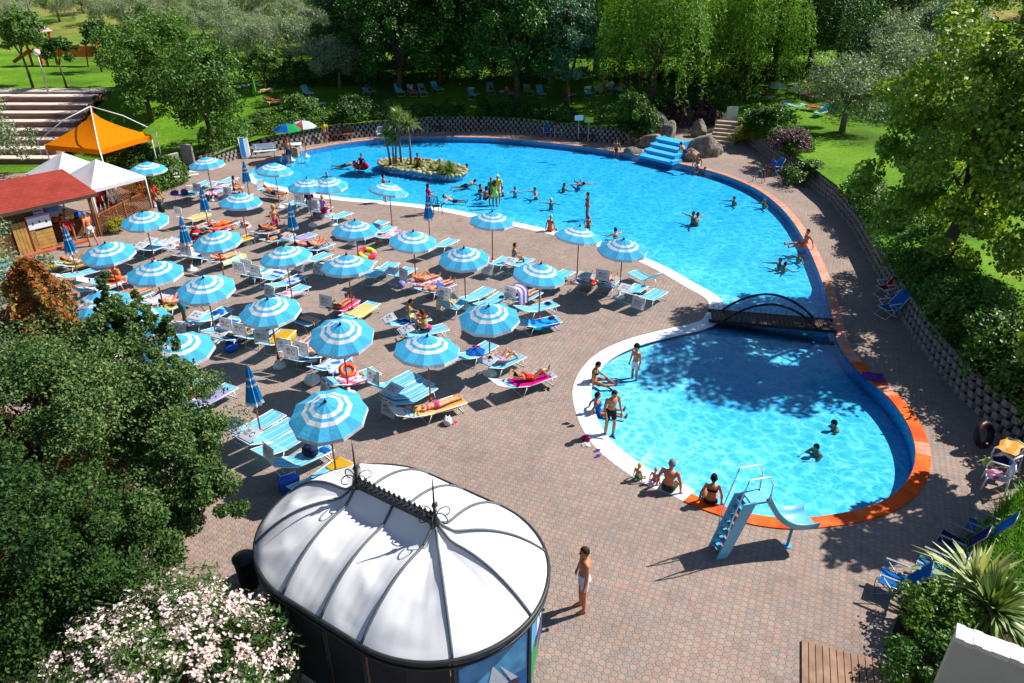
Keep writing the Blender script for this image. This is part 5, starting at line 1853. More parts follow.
    fr = dict(s=np.array(s), f=np.array(f), s2=np.array(s2), f2=np.array(f2), h=np.array(h), fh=np.array(fh), lh=np.array(lh), hc=np.array(hc), chest=np.array(chest), O=np.array(O), neck=np.array(neck))
    BODY[key] = dict(me=out, co=co, nr=nr, who=np.array(names)[who], t=tt, polys=polys, fr=fr, low=float(co[:, 2].min()), hcv=hc, hv=h, fhv=fh, lhv=lh, cl={})
    return BODY[key]


def garment(B, kind):
    """mesh of the part of the body a garment covers, lifted off the skin"""
    if kind in B['cl']: return B['cl'][kind]
    co, nr, who, t, fr = B['co'], B['nr'], B['who'], B['t'], B['fr']
    w = who; off = .009
    torso = (co - fr['O']) @ fr['s']; ch = (co - fr['chest']) @ fr['s2']
    istor, isch = w == 'torso', w == 'chest'
    th = (w == 'thighL') | (w == 'thighR'); ua = (w == 'uarmL') | (w == 'uarmR'); hd = w == 'head'
    hu = (co - fr['hc']) @ fr['h']; hf = (co - fr['hc']) @ fr['fh']
    if kind == 'shorts': m = (istor & (torso < .10)) | (th & (t < .62)); off = .014
    elif kind == 'brief': m = (istor & (torso < .06)) | (th & (t < .10))
    elif kind == 'bra': m = (isch | ua) & (np.abs(ch - .0) < .05) & ~(ua & (t > .12))
    elif kind == 'onepiece': m = (istor) | (isch & (ch < .07)) | (th & (t < .06))
    elif kind == 'shirt': m = istor | isch | (ua & (t < .6)); off = .018
    elif kind == 'dress': m = istor | (isch & (ch < .1)) | (th & (t < .55)); off = .02
    elif kind == 'cap': m = hd & (hu > .035); off = .014
    elif kind == 'hair': m = hd & ((hu > .075) | ((hf < .0) & (hu > -.07)) | ((hf < .045) & (hu > .03))); off = .014
    elif kind == 'longhair': m = (hd & ((hu > .075) | (hf < .015) | ((hf < .045) & (hu > .0)))) | (isch & (((co - fr['chest']) @ fr['f2']) < -.03) & (ch > .06) & (np.abs((co - fr['chest']) @ np.cross(fr['s2'], fr['f2'])) < .1)); off = .02
    elif kind == 'pants': m = (istor & (torso < .10)) | th | (w == 'shinL') | (w == 'shinR'); off = .014
    keep = [pl for pl in B['polys'] if m[list(pl)].sum() >= len(pl) - 1]
    idx = sorted({i for pl in keep for i in pl}); mp = {v: i for i, v in enumerate(idx)}
    me = bpy.data.meshes.new(kind)
    k_ = (co[idx] + nr[idx] * off)
    me.from_pydata(k_.tolist(), [], [tuple(mp[i] for i in pl) for pl in keep])
    me.polygons.foreach_set('use_smooth', np.ones(len(me.polygons), bool))
    me.update()
    # plain edge loop: even out the ragged outline a little
    if len(idx) > 8:
        bm = bmesh.new(); bm.from_mesh(me)
        bv = [v for v in bm.verts if v.is_boundary]
        for _ in range(3): bmesh.ops.smooth_vert(bm, verts=bv, factor=.5, use_axis_x=True, use_axis_y=True, use_axis_z=True)
        bm.to_mesh(me); bm.free()
    me.materials.append(WHITE_M)
    B['cl'][kind] = me
    return me


SKIN = {'fair': '#c98f6c', 'mid': '#bf835c', 'tan': '#a96a42', 'dark': '#6d3d22', 'red': '#c87a56'}
for k_, v_ in SKIN.items(): M('skin_' + k_, v_, .5, .16, 7, .35)
PALETTE = {'black': '#17171a', 'white': '#dcdcdc', 'red': '#c21c1c', 'orange': '#e2641c', 'pink': '#d93a78', 'magenta': '#a51e62', 'navy': '#1b2547', 'blue': '#2456b0', 'teal': '#2c6f7a', 'green': '#2f7a45',
           'lime': '#b3cc4e', 'mint': '#9cc99a', 'yellow': '#e0b92a', 'purple': '#5b2f86', 'brown': '#3a2416', 'hazel': '#5d3c20', 'blond': '#c49a55', 'grey': '#7d7f84', 'dkgreen': '#2b3a2c', 'cyan': '#3f9fce',
           'maroon': '#4a1a1c', 'lilac': '#8f86c9', 'beige': '#c9b497', 'hairblack': '#120e0c', 'auburn': '#5e2a16'}


def dye(c): return M('dye_' + c, PALETTE[c], .75, .12, 7, .2)


KIND_NAME = {'shorts': 'swim_shorts', 'brief': 'swim_briefs', 'bra': 'bikini_top', 'onepiece': 'swimsuit', 'shirt': 'shirt', 'dress': 'dress', 'cap': 'swim_cap', 'hair': 'hair', 'longhair': 'hair', 'pants': 'trousers'}


def person(loc, rz, pose, label, skin='mid', wear=(), fem=False, kid=False, size=1.0, detail=.022, z=None, group=None, sink=None, lie=None):
    """loc: point under the body; z: height of the lowest point, or sink: height of the pelvis"""
    B = body(pose, fem, kid, detail)
    sc = size * (.66 if kid else (.94 if fem else 1.0))
    o = bpy.data.objects.new('person', B['me']); COL.objects.link(o)
    o.material_slots[0].link = 'OBJECT'; o.material_slots[0].material = MATS['skin_' + skin]
    o.scale = (sc, sc, sc)
    zz = (sink) if sink is not None else ((loc.z if z is None else z) - B['low'] * sc)
    o.location = (loc.x, loc.y, zz); o.rotation_euler = (0, 0, rz)
    for (kind, colr) in wear:
        c = child(KIND_NAME[kind], garment(B, kind), o)
        c.material_slots[0].link = 'OBJECT'; c.material_slots[0].material = dye(colr)
    if detail < .012:
        for s_ in (-1, 1):
            mb = MB(); mb.ell(B['hcv'] + B['fhv'] * .088 + B['lhv'] * (.032 * s_) + B['hv'] * .012, (.012, .014, .009), 8, 5)
            mb.obj('eye', BLACK_P, o)
        mb = MB(); mb.ell(B['hcv'] + B['fhv'] * .09 - B['hv'] * .058, (.009, .024, .006), 8, 4); mb.obj('mouth', M('lip', '#8a4038', .5), o)
    return tag(o, label, 'person', group)


def lying(key, pose, label, x=0.08, y=0.0, flip=False, **kw):
    """someone on a lounger; the body follows its backrest"""
    L = LG[key]
    p = on(key, x, y, .0)
    B = body(pose, kw.get('fem', False), kw.get('kid', False), kw.get('detail', .022))
    sc = kw.get('size', 1.0) * (.66 if kw.get('kid') else (.94 if kw.get('fem') else 1.0))
    return person(p, L.rotation_euler.z + (PI if flip else 0), pose, label, sink=p.z + .095 * sc + .02, **kw)
# ================================================================== BUILDINGS AND TENTS
# ---- white oval pavilion
CANVAS_T = NT('pavilion_canvas')
t = CANVAS_T; co = t.obj_co()
fold = t.n('ShaderNodeTexNoise'); fold.inputs['Scale'].default_value = 1.6; fold.inputs['Detail'].default_value = 3
mp = t.n('ShaderNodeMapping'); mp.inputs['Scale'].default_value = (1, 1, 3.2); t.l(co, mp.inputs[0]); t.l(mp.outputs[0], fold.inputs['Vector'])
dirt = t.ramp(t.noise(1.1, 5, co, .65), [(0.35, (.93, .92, .9)), (0.6, (.97, .97, .97))])
c = t.mix(1.0, dirt, (0.85, 0.85, 0.87), 'MULTIPLY')
CANVAS = t.done(t.cloth(c, .22, t.bump(fold.outputs['Fac'], .05, .06)))
IRON = M('wrought_iron', '#25282b', .5, .2, 8, .4)
IRON_G = M('pavilion_rib_grey', '#5b6165', .5, .15, 8, .4)
RA, RB = at(357, 483, 3.45), at(435, 520.5, 3.45)
pc = (RA + RB) / 2
ax = (RB - RA); hl = ax.length / 2
pav = empty('pavilion', (pc.x, pc.y, 0), math.atan2(ax.y, ax.x), 'oval pavilion with a bulging white canvas roof on dark iron ribs', 'pavilion')
PR, EZ, TZ = 2.14, 2.24, 3.45


def prof(u):
    """height along a rib, 0 ridge to 1 eave: hollow at the top, full at the shoulder"""
    if u < .18: z = 1 - .30 * (u / .18) ** .8
    else: z = .70 * (1 - ((u - .18) / .82) ** 2.3)
    return EZ + (TZ - EZ) * z


def roof_pt(s, u, sag=0.0):
    """s: 0..1 round the plan, u: 0 ridge .. 1 eave"""
    per = 4 * hl + 2 * PI * PR
    d = s * per
    if d < 2 * hl: axx, ang = -hl + d, PI / 2
    elif d < 2 * hl + PI * PR: axx, ang = hl, PI / 2 - (d - 2 * hl) / PR
    elif d < 4 * hl + PI * PR: axx, ang = hl - (d - 2 * hl - PI * PR), -PI / 2
    else: axx, ang = -hl, -PI / 2 - (d - 4 * hl - PI * PR) / PR
    r = PR * u
    return Vector((axx + r * math.cos(ang), r * math.sin(ang), prof(u) - sag))


per = 4 * hl + 2 * PI * PR
bounds = [0]
d_ = 0
segs = []
for k in range(2): segs.append(hl)
segs += [PI * PR / 4] * 4
for k in range(2): segs.append(hl)
segs += [PI * PR / 4] * 4
for sg in segs: d_ += sg; bounds.append(d_ / per)
mb = MB()
for b0, b1 in zip(bounds, bounds[1:]):
    g = []
    p1, p2, p3 = rnd.uniform(0, 6), rnd.uniform(0, 6), rnd.uniform(0, 6)
    for i in range(17):
        f = i / 16
        row = []
        for j in range(33):
            u = .02 + .98 * j / 32
            e = math.sin(PI * f)
            wr = .05 * e * ss((u - .3) / .4) * (abs(math.sin(7.5 * u + 1.5 * math.cos(PI * f + .4 * p1) + p1)) - .5 + .35 * abs(math.sin(13 * u + 1.5 * f + p2))) + .005 * math.sin(30 * f + 5 * u + p3) * ss(u * 3)
            row.append(roof_pt(b0 + (b1 - b0) * f, u, .13 * e * math.sin(PI * min(1, u * 1.05)) ** .8 + wr * (1 - ss((u - .93) / .07))))
        g.append(row)
    mb.sheet(g)
mb.obj('canvas_roof', CANVAS, pav)
for i, b0 in enumerate(bounds[:-1]):
    mb = MB(); mb.tube([roof_pt(b0, .02 + .98 * j / 14, -.02) for j in range(15)], .028, 6)
    mb.obj('roof_rib', IRON_G, pav, fix=False)
mb = MB(); mb.tube([roof_pt(i / 80, 1.0, .0) for i in range(80)], .05, 6, closed=True); mb.tube([roof_pt(i / 80, 1.0, .16) for i in range(80)], .03, 6, closed=True)
mb.obj('eave_ring', IRON, pav, fix=False)
mb = MB(); mb.box((0, 0, TZ + .0), (2 * hl, .16, .12))
for k in range(15):
    x = -hl + .1 + (2 * hl - .2) * k / 14
    mb.lathe([(.012, 0), (.012, .05), (.035, .08), (.03, .12), (.004, .17)], (x, 0, TZ + .05), 6)
mb.obj('ridge_cresting', IRON, pav)
for sx in (-1, 1):
    mb = MB()
    mb.lathe([(.11, -.1), (.09, .02), (.035, .12), (.03, .3), (.055, .36), (.02, .44), (.014, .8), (.004, 1.05)], (sx * hl, 0, TZ), 8)
    for q in range(6):
        a = q * PI / 3
        pth = []
        for k in range(12):
            th = k / 11 * 1.6 * PI
            rr = .16 - .008 * k
            pth.append((sx * hl + math.cos(a) * (.06 + .14 + rr * math.cos(PI - th)), math.sin(a) * (.06 + .14 + rr * math.cos(PI - th)), TZ + .12 + rr * math.sin(th)))
        mb.tube(pth, .011, 4)
    mb.obj('finial', IRON, pav, fix=False)
for i, b0 in enumerate(bounds[:-1]):
    p = roof_pt(b0, 1.0); mb = MB(); mb.tube([(p.x * .985, p.y * .985, 0), (p.x * .985, p.y * .985, EZ)], .03, 6); mb.obj('post', IRON, pav, fix=False)
# dark panels between posts, one painted with a boat
MUR_B, MUR_S, MUR_G, MUR_H, MUR_W, MUR_D = (M('mural_sea', '#1e5f9e', .6, .3, 2), M('mural_sky', '#4b93c4', .6, .3, 2.5), M('mural_hill', '#2d8a4a', .6, .3, 2), M('mural_hull', '#6a2a1c', .6, .2, 3), M('mural_sail', '#b9c4cf', .6, .2, 3), M('pavilion_panel', '#20262a', .7, .3, 2))
Wm = Matrix.Rotation(pav.rotation_euler.z, 4, 'Z')
for i, (b0, b1) in enumerate(zip(bounds, bounds[1:])):
    pts = [roof_pt(b0 + (b1 - b0) * f, .97) for f in (0.04, .5, .96)]
    wdir = (Wm @ ((pts[0] + pts[2]) / 2).to_4d()).to_3d()
    m_ = MB()
    front = wdir.y < -.2 and wdir.x > .75
    z0, z1 = .1, (1.95 if front else 2.25)
    if front:
        a_, c_ = pts[0], pts[2]
        d = (c_ - a_); Lp = d.length; d.normalize(); nn = Vector((d.y, -d.x, 0))
        if nn.dot((a_ + c_) / 2) < 0: nn = -nn
        ctr = (a_ + c_) / 2; ang = math.atan2(d.y, d.x)
        m_.box((ctr.x, ctr.y, (z0 + z1) / 2), (Lp, .04, z1 - z0), ang, 0)

        def pt(u, z, o_=.024): q = a_ + d * (u * Lp) + nn * o_; return (q.x, q.y, z)
        m_.add([pt(.02, .95), pt(.98, 1.0), pt(.98, 1.9), pt(.02, 1.9)], [(0, 1, 2, 3)], 1)
        m_.add([pt(.4, .2, .028), pt(.98, .2, .028), pt(.98, 1.15, .028), pt(.75, 1.02, .028), pt(.4, .6, .028)], [(0, 1, 2, 3, 4)], 2)
        m_.add([pt(.1, .75, .032), pt(.2, .55, .032), pt(.62, .68, .032), pt(.78, .98, .032), pt(.45, .85, .032)], [(0, 1, 2, 3, 4)], 3)
        m_.add([pt(.28, .85, .032), pt(.6, .95, .032), pt(.52, 1.55, .032)], [(0, 1, 2)], 4)
        m_.add([pt(.14, .84, .032), pt(.25, .86, .032), pt(.42, 1.45, .032)], [(0, 1, 2)], 4)
        o = m_.obj('painted_panel', [MUR_B, MUR_S, MUR_G, MUR_H, MUR_W], pav, fix=False)
        o['label'] = 'panel painted with a sailing boat, blue sky and a green shore'
    else:
        for a_, c_ in zip(pts, pts[1:]):
            d = c_ - a_; ctr = (a_ + c_) / 2
            m_.box((ctr.x, ctr.y, (z0 + z1) / 2), (d.length, .03, z1 - z0), math.atan2(d.y, d.x), 0)
        m_.obj('side_panel', MUR_D, pav)
q = at(247, 572, .4)
bn = empty('waste_bin', (q.x, q.y, 0), 0, 'dark round waste bin beside the left end of the pavilion', 'bin')
mb = MB(); mb.lathe([(.2, 0), (.24, .8), (.25, .82)], (0, 0, 0), 16); mb.obj('drum', M('bin_green', '#22302b', .5, .2, 5), bn)
mb = MB(); mb.lathe([(.26, .8), (.26, .85), (.05, .9)], (0, 0, 0), 16); mb.obj('lid', M('bin_lid', '#2f3d38', .5, .2, 5), bn)

# ---- wooden hut with red roof
h1, h2 = at(0, 262), at(100, 236)
dH = (h2 - h1).normalized(); nH = Vector((-dH.y, dH.x, 0))
hut = empty('wooden_hut', (h2.x, h2.y, 0), math.atan2(dH.y, dH.x), 'wooden kiosk with a red shingled roof at the left edge', 'hut')
t = NT('roof_red'); co = t.obj_co()
b_ = t.n('ShaderNodeTexBrick'); t.l(co, b_.inputs['Vector'])
for k_, v_ in (('Scale', 1.0), ('Brick Width', .3), ('Row Height', .16), ('Mortar Size', .012)): b_.inputs[k_].default_value = v_
b_.inputs['Color1'].default_value = (*srgb('#86322a'), 1); b_.inputs['Color2'].default_value = (*srgb('#953c31'), 1); b_.inputs['Mortar'].default_value = (*srgb('#6f2a24'), 1)
ROOF = t.done(t.principled(t.mix(.35, b_.outputs['Color'], t.ramp(t.noise(1.4, 5, co), [(.3, srgb('#7a2d26')), (.7, srgb('#9a4034'))])), .9, .15))
Ld = 9.0
mb = MB()
# local: x along the front (0 right corner, negative left), y into the hut
for (a_, b2) in (((.25, -.45, 2.3), (-.2, 1.55, 3.35)),):
    mb.add([(.3, -.45, 2.28), (-Ld, -.45, 2.28), (-Ld, 1.55, 3.3), (.3 - .6, 1.55, 3.3), (.3, -.45, 2.2), (-Ld, -.45, 2.2)], [(0, 3, 2, 1), (0, 1, 5, 4)], 0)
    mb.add([(-.3, 1.55, 3.3), (-Ld, 1.55, 3.3), (-Ld, 3.4, 2.3), (.3, 3.4, 2.3)], [(0, 3, 2, 1)], 0)
    mb.add([(.3, -.45, 2.28), (.3, 3.4, 2.3), (-.3, 1.55, 3.3)], [(0, 1, 2)], 0)
mb.obj('roof', ROOF, hut)
mb = MB(); mb.box((-4.35, -.47, 2.22), (9.3, .05, .16)); mb.obj('fascia', M('fascia_dark', '#4a3a30', .8, .2, 4), hut)
PLANK = M('plank_brown', '#5a3a24', .75, .3, 3); TANW = M('plank_tan', '#b08a4a', .7, .2, 4); ORW = M('plank_orange', '#b5671f', .65, .2, 4); DARKI = M('hut_inside', '#2a1c18', .9, .3, 2)
mb = MB()
mb.box((-Ld / 2 - 1.0, 3.1, 1.1), (Ld - 2, .1, 2.2)); mb.box((-Ld + .1, 1.5, 1.1), (.1, 3.2, 2.2)); mb.box((-2.3, 1.5, 1.1), (.08, 3.0, 2.2))
mb.box((-5.6, 0, 2.02), (6.6, .12, .4), mi=0)
for k in range(40): mb.box((-8.8 + k * .165, .0, .95), (.15, .06, 1.9), mi=0)
mb.obj('wall', PLANK, hut)
mb = MB()
for k in range(6): mb.box((-3.68 + k * .155 - .0, -.07, .82), (.14, .05, 1.6), mi=0)
mb.obj('door', TANW, hut)
mb = MB()
for k in range(2): mb.box((-4.75 + k * .02, -.07, .55 + k * .66), (1.0, .06, .56 - k * .05), mi=0)
mb.box((-4.75, -.12, .9), (1.05, .2, .05), mi=1)
mb.obj('shutter', [ORW, TANW], hut)
mb = MB()
for k in range(5): mb.box((-2.56, -.07, .22 + k * .18), (1.0, .05, .165), mi=0)
mb.box((-3.1, -.08, 1.0), (.07, .07, 1.95), mi=1)
mb.obj('counter_front', [TANW, M('post_red', '#7a2c1e', .7, .2, 4)], hut)
mb = MB(); mb.box((-2.1, -.02, 1.05), (.09, .09, 2.1)); mb.box((-.02, 0, 1.1), (.14, .14, 2.2)); mb.box((-1.0, .6, .98), (1.9, .5, .06)); mb.box((-1.0, .8, .5), (1.9, .06, .95)); mb.obj('post', M('post_brown', '#6a4024', .7, .2, 4), hut)
mb = MB(); mb.box((-2.55, -.25, .05), (3.6, .4, .1)); mb.obj('brick_kerb', M('kerb_brick', '#a5553f', .85, .2, 4), hut)
mb = MB()
mb.box((-2.56, -.115, 1.48), (1.02, .03, .66), mi=0); mb.box((-2.56, -.132, 1.76), (1.0, .012, .1), mi=1)
for k in range(3): mb.box((-2.85 + k * .3, -.133, 1.42 + .05 * (k % 2)), (.09, .01, .12), mi=2)
mb.obj('notice_board', [M('board_paper', '#dfe3ea', .6, .04), M('board_band', '#8d86b4', .6, .1), M('board_ink', '#59627a', .6, .1)], hut)
mb = MB(); mb.box((-2.48, -.12, 1.98), (.42, .03, .26), mi=0); mb.box((-2.48, -.138, 1.98), (.34, .01, .06), mi=1); mb.obj('notice_sign', [M('sign_lilac', '#8f93c4', .6, .1), M('sign_dark', '#3c4478', .6, .1)], hut)
mb = MB(); mb.box((-1.75, .3, 1.9), (.55, .4, .35)); mb.obj('ice_box', M('box_blue', '#2b6fae', .5, .15, 4), hut)
for k, (x, z, c_) in enumerate([(-1.3, 1.06, 'red'), (-.9, 1.06, 'yellow'), (-.55, 1.06, 'blue'), (-1.6, 1.06, 'orange')]):
    w_ = hut.location + dH * x + nH * .6
    lump('cool_bag', (w_.x, w_.y, 1.02), (.16, .12, .14), dye(c_), '%s bag on the counter inside the wooden kiosk' % c_, 'bag', k, handles=False)


def pyramid_tent(name, c, rz, half, ez, pz, mat, label, cat, hollow=.0, valance=.18, sub=8, poles=True, pole_m=WHITE_M):
    r_ = empty(name, (c.x, c.y, 0), rz, label, cat)
    mb = MB()
    cor = [(half, half), (-half, half), (-half, -half), (half, -half)]
    for q in range(4):
        a_, b_ = Vector((*cor[q], 0)), Vector((*cor[(q + 1) % 4], 0))
        g = []
        for i in range(sub + 1):
            u = i / sub
            row = []
            for j in range(sub + 1):
                w_ = j / sub
                p = a_.lerp(b_, w_) * u
                z = pz + (ez - pz) * (u ** (1 - hollow) if hollow else u) - .06 * math.sin(PI * w_) * math.sin(PI * u)
                row.append((p.x, p.y, z))
            g.append(row)
        mb.sheet(g, smooth=True)
        e = g[-1]; mb.sheet([e, [(p[0] * 1.005, p[1] * 1.005, p[2] - valance) for p in e]])
    mb.obj('canopy', mat, r_, fix=False)
    if poles:
        for (x, y) in cor:
            mb = MB(); mb.tube([(x * .99, y * .99, 0), (x * .99, y * .99, ez + .02)], .035, 6); mb.obj('pole', pole_m, r_, fix=False)
    return r_


TENT_W = cloth_mat('tent_white', '#e9e9ee', .3)
TENT_O = cloth_mat('tent_orange', '#f08a14', .35)
rzt = math.atan2(.86, .51)
t1 = Vector((-22.05, 38.25, 0)); t2 = t1 + Vector((-.86, .51, 0)) * 3.05
pyramid_tent('white_gazebo', t1, rzt, 1.55, 2.25, 3.3, TENT_W, 'white pointed gazebo nearest the pool, over the lattice fence', 'gazebo')
pyramid_tent('white_gazebo', t2, rzt, 1.5, 2.25, 3.3, TENT_W, 'white pointed gazebo behind the other one, next to the red roof', 'gazebo')
F_, R_ = at(90, 153, 2.55), at(146, 137, 2.55); L_ = at(51, 145, 2.55)
oc = (R_ + L_) / 2; oc.z = 0
gz = pyramid_tent('orange_gazebo', oc, math.atan2((R_ - F_).y, (R_ - F_).x), 2.12, 2.62, 4.35, TENT_O, 'orange peaked gazebo hung from a white outer frame', 'gazebo', hollow=.32, valance=.3)
mb = MB()
for (x, y) in ((2.12, 2.12), (-2.12, 2.12), (-2.12, -2.12), (2.12, -2.12)):
    mb.tube([(0, 0, 4.65), (x * .55, y * .55, 3.95), (x * 1.1, y * 1.1, 2.85), (x * 1.1, y * 1.1, 0)], .03, 6)
mb.obj('outer_frame', WHITE_M, gz, fix=False)
mb = MB(); mb.lathe([(.1, 0), (.06, .2), (.01, .45)], (0, 0, 4.3), 8); mb.obj('finial', TENT_O, gz)


def lattice_fence(a_, b_, h, label, mat):
    d = b_ - a_; L = d.length; ang = math.atan2(d.y, d.x)
    r_ = empty('lattice_fence', (a_.x, a_.y, 0), ang, label, 'fence')
    mb = MB(); k = int(L / .16)
    for i in range(-6, k):
        for sg in (1, -1):
            x0 = i * .16 + .05; x1 = x0 + h - .15
            u0, u1 = max(0, x0), min(L, x1)
            if u1 - u0 < .1: continue
            z0 = .08 + (u0 - x0); z1 = .08 + (u1 - x0)
            if sg < 0: z0, z1 = h - (z0 - .08) - .07, h - (z1 - .08) - .07
            mb.tube([(u0, .01 * sg, z0), (u1, .01 * sg, z1)], .02, 4, smooth=False)
    mb.obj('lattice_panel', mat, r_, fix=False)
    mb = MB()
    for z in (.06, h): mb.box((L / 2, 0, z), (L, .06, .06))
    mb.obj('rail', mat, r_)
    n_ = max(2, int(L / 1.6) + 1)
    for i in range(n_):
        mb = MB(); mb.box((L * i / (n_ - 1), 0, (h + .15) / 2), (.09, .09, h + .15)); mb.obj('post', mat, r_)
    return r_


FEN = M('fence_brown', '#7a4a22', .7, .25, 5)
lattice_fence(at(101, 236), at(152, 209), 1.1, 'brown lattice fence in front of the white gazebos', FEN)
lattice_fence(at(117, 206), at(150, 194), .95, 'brown lattice fence on the far side of the white gazebos', FEN)
q1 = at(152, 209)
rp = empty('wooden_post', (q1.x + .05, q1.y + .12, 0), 0, 'tall dark wooden post holding the corner of the white gazebo', 'post')
mb = MB(); mb.tube([(0, 0, 0), (-.05, 0, 2.2)], .06, 8); mb.obj('shaft', WOOD, rp); mb = MB(); mb.box((-.05, 0, 2.23), (.16, .16, .05)); mb.obj('cap', WOOD, rp)
# beds of flowers by the fence
for k, (px, py, lab, m_) in enumerate([(143, 199, 'red flowering plant in a pot at the fence corner', L_RUST), (120, 232, 'yellow flowering plant behind the lattice fence', L_YELLOW)]):
    p = at(px, py); tree('potted_plant', 'bush', 1, (p.x, p.y, .0), .42, 1.0, lab, 'plant', mat=m_)
# slabs, steps, bins near the hedge
for (px, py, w_, hh, lab) in [(176, 175, .12, 1.35, 'narrow grey upright slab at the end of the box hedge'), (191, 171, .95, 1.75, 'broad grey upright slab beside the hedge')]:
    p = at(px, py); mb = MB(); mb.box((0, 0, hh / 2), (w_ if w_ > .5 else .9, .14, hh)); mb.box((0, 0, hh + .02), ((w_ if w_ > .5 else .9) + .04, .18, .04), mi=1)
    o = mb.obj('stone_slab', [M('slab_grey', '#86817c', .85, .15, 3), M('slab_cap', '#b5b0a8', .85, .1, 3)]); o.location = (p.x, p.y, 0); o.rotation_euler = (0, 0, -.35 if w_ > .5 else 1.1)
    tag(o, lab, 'slab')
p = at(186, 178)
mb = MB()
for k in range(2): mb.box((k * .1, k * .28, .09 + k * .13), (1.6, .5, .18 + k * .02))
o = mb.obj('entry_steps', M('step_white', '#c9c5bd', .85, .12, 3)); o.location = (p.x, p.y, 0); o.rotation_euler = (0, 0, .55); tag(o, 'pale low steps between the grey slabs and the paving', 'steps')
p = at(162, 212)
bn = empty('waste_bin', (p.x, p.y, 0), 0, 'small dark green waste bin near the lattice fence', 'bin')
mb = MB(); mb.lathe([(.17, 0), (.2, .6)], (0, 0, 0), 14); mb.obj('drum', MATS['bin_green'], bn); mb = MB(); mb.lathe([(.21, .6), (.21, .66), (.1, .7)], (0, 0, 0), 14); mb.obj('lid', MATS['bin_lid'], bn)

# ---- playground
q = onto(72, 66)
pg = empty('playground_tower', q, -.1, 'red and orange wooden climbing frame with a slide up on the lawn', 'playground')
PGR, PGO = M('play_red', '#b5301c', .6, .15, 4), M('play_orange', '#d8701c', .6, .15, 4)
mb = MB()
for x in (-3.6, -2.0):
    for y in (-.7, .7): mb.box((x, y, 1.6), (.16, .16, 3.2))
mb.box((-2.8, 0, 1.3), (1.8, 1.6, .12)); mb.obj('tower', PGR, pg)
mb = MB(); mb.add([(-3.9, -1, 3.1), (-1.7, -1, 3.1), (-1.7, 1, 3.1), (-3.9, 1, 3.1), (-2.8, 0, 4.1)], [(0, 1, 4), (1, 2, 4), (2, 3, 4), (3, 0, 4)]); mb.obj('roof', cloth_mat('play_roof', '#c9b4ae', .2), pg)
mb = MB()
mb.box((.3, -.4, 1.35), (4.6, .1, .9)); mb.box((.3, .4, 1.35), (4.6, .1, .9)); mb.box((.3, 0, .95), (4.6, .8, .08)); mb.obj('rope_bridge', PGO, pg)
mb = MB()
for x in (2.4, 3.6):
    for y in (-.6, .6): mb.tube([(x + (.35 if x > 3 else -.2), y * 1.3, 0), (x, y, 2.3)], .07, 6)
mb.box((3.0, 0, 2.2), (1.4, 1.4, .12)); mb.obj('platform', PGR, pg, fix=False)
mb = MB(); mb.sheet([[(-3.7 - u * 2.2, y, 1.4 - 1.2 * u + .25 * (abs(y) / .35) ** 4) for y in (-.35, -.2, 0, .2, .35)] for u in np.linspace(0, 1, 8)]); mb.obj('slide', PGO, pg, fix=False)
p = onto(122, 60); mb = MB(); mb.tube([(-1.2, 0, 0), (-1.0, 0, .5), (1.0, 0, .5), (1.2, 0, 0)], .06, 6); mb.box((0, 0, .56), (2.2, .35, .06), mi=1)
o = mb.obj('seesaw', [BLUE_P, BLUE_P]); o.location = p; tag(o, 'blue seesaw on the lawn beside the playground', 'seesaw')


def lamp_post(base, h, label, globe=True, r=.05):
    r_ = empty('lamp_post', base, 0, label, 'street lamp')
    mb = MB(); mb.tube([(0, 0, -.2), (0, 0, h * .5), (0, 0, h)], [r * 1.4, r, r * .8], 8); mb.obj('pole', STEEL, r_)
    if globe:
        mb = MB(); mb.ell((0, 0, h + .2), (.24, .24, .24), 12, 8); mb.obj('globe', M('lamp_globe', '#e8e6dc', .3, .03, 4), r_)
    else:
        mb = MB(); mb.box((0, -.3, h), (.25, .8, .12)); mb.obj('lamp_head', STEEL, r_)
    return r_


lamp_post(at(49, 95, 3.3), 2.9, 'globe lamp on a slim pole at the top of the stone seating')
lamp_post(onto(38, 40), 7.0, 'tall grey lamp mast left of the playground', False, .1)
lamp_post(onto(127, 38), 7.0, 'tall grey lamp mast right of the playground', False, .08)

# ---- footbridge
b0, b1 = at(711, 315, .25), at(832, 325, .25)
db = b1 - b0; Lb = db.length; 
fb = empty('footbridge', (b0 + b1) / 2, math.atan2(db.y, db.x), 'dark wooden footbridge with two arched handrails across the pool', 'bridge')
DKW = M('bridge_dark', '#2a211d', .6, .25, 5)
bw = .44
mb = MB(); k = int(Lb / .16)
for i in range(k): mb.box((-Lb / 2 + (i + .5) * Lb / k, 0, 0), (Lb / k - .02, 2 * bw, .05))
mb.obj('deck_boards', M('bridge_boards', '#4a3a32', .7, .3, 5), fb)
for s in (-1, 1):
    mb = MB(); mb.box((0, s * (bw + .04), -.03), (Lb + .2, .07, .12)); mb.obj('side_beam', DKW, fb)
    mb = MB(); mb.tube([(-Lb * .40 + Lb * .76 * u, s * (bw + .04), .02 + .85 * math.sin(PI * u) ** .85) for u in np.linspace(0, 1, 25)], .045, 8); mb.obj('arched_rail', DKW, fb, fix=False)
    for q_ in range(int(Lb / .28)):
        pass
mb = MB()
for s in (-1, 1):
    for i in range(int(Lb / .2)):
        x = -Lb / 2 + .1 + i * .2
        u = (x + Lb * .40) / (Lb * .76)
        top = .16 if not 0 < u < 1 else max(.12, .02 + 1.0 * math.sin(PI * u) ** .85)
        mb.tube([(x, s * (bw + .04), 0), (x, s * (bw + .04), .24)], .009, 4)
mb.obj('low_balusters', DKW, fb, fix=False)

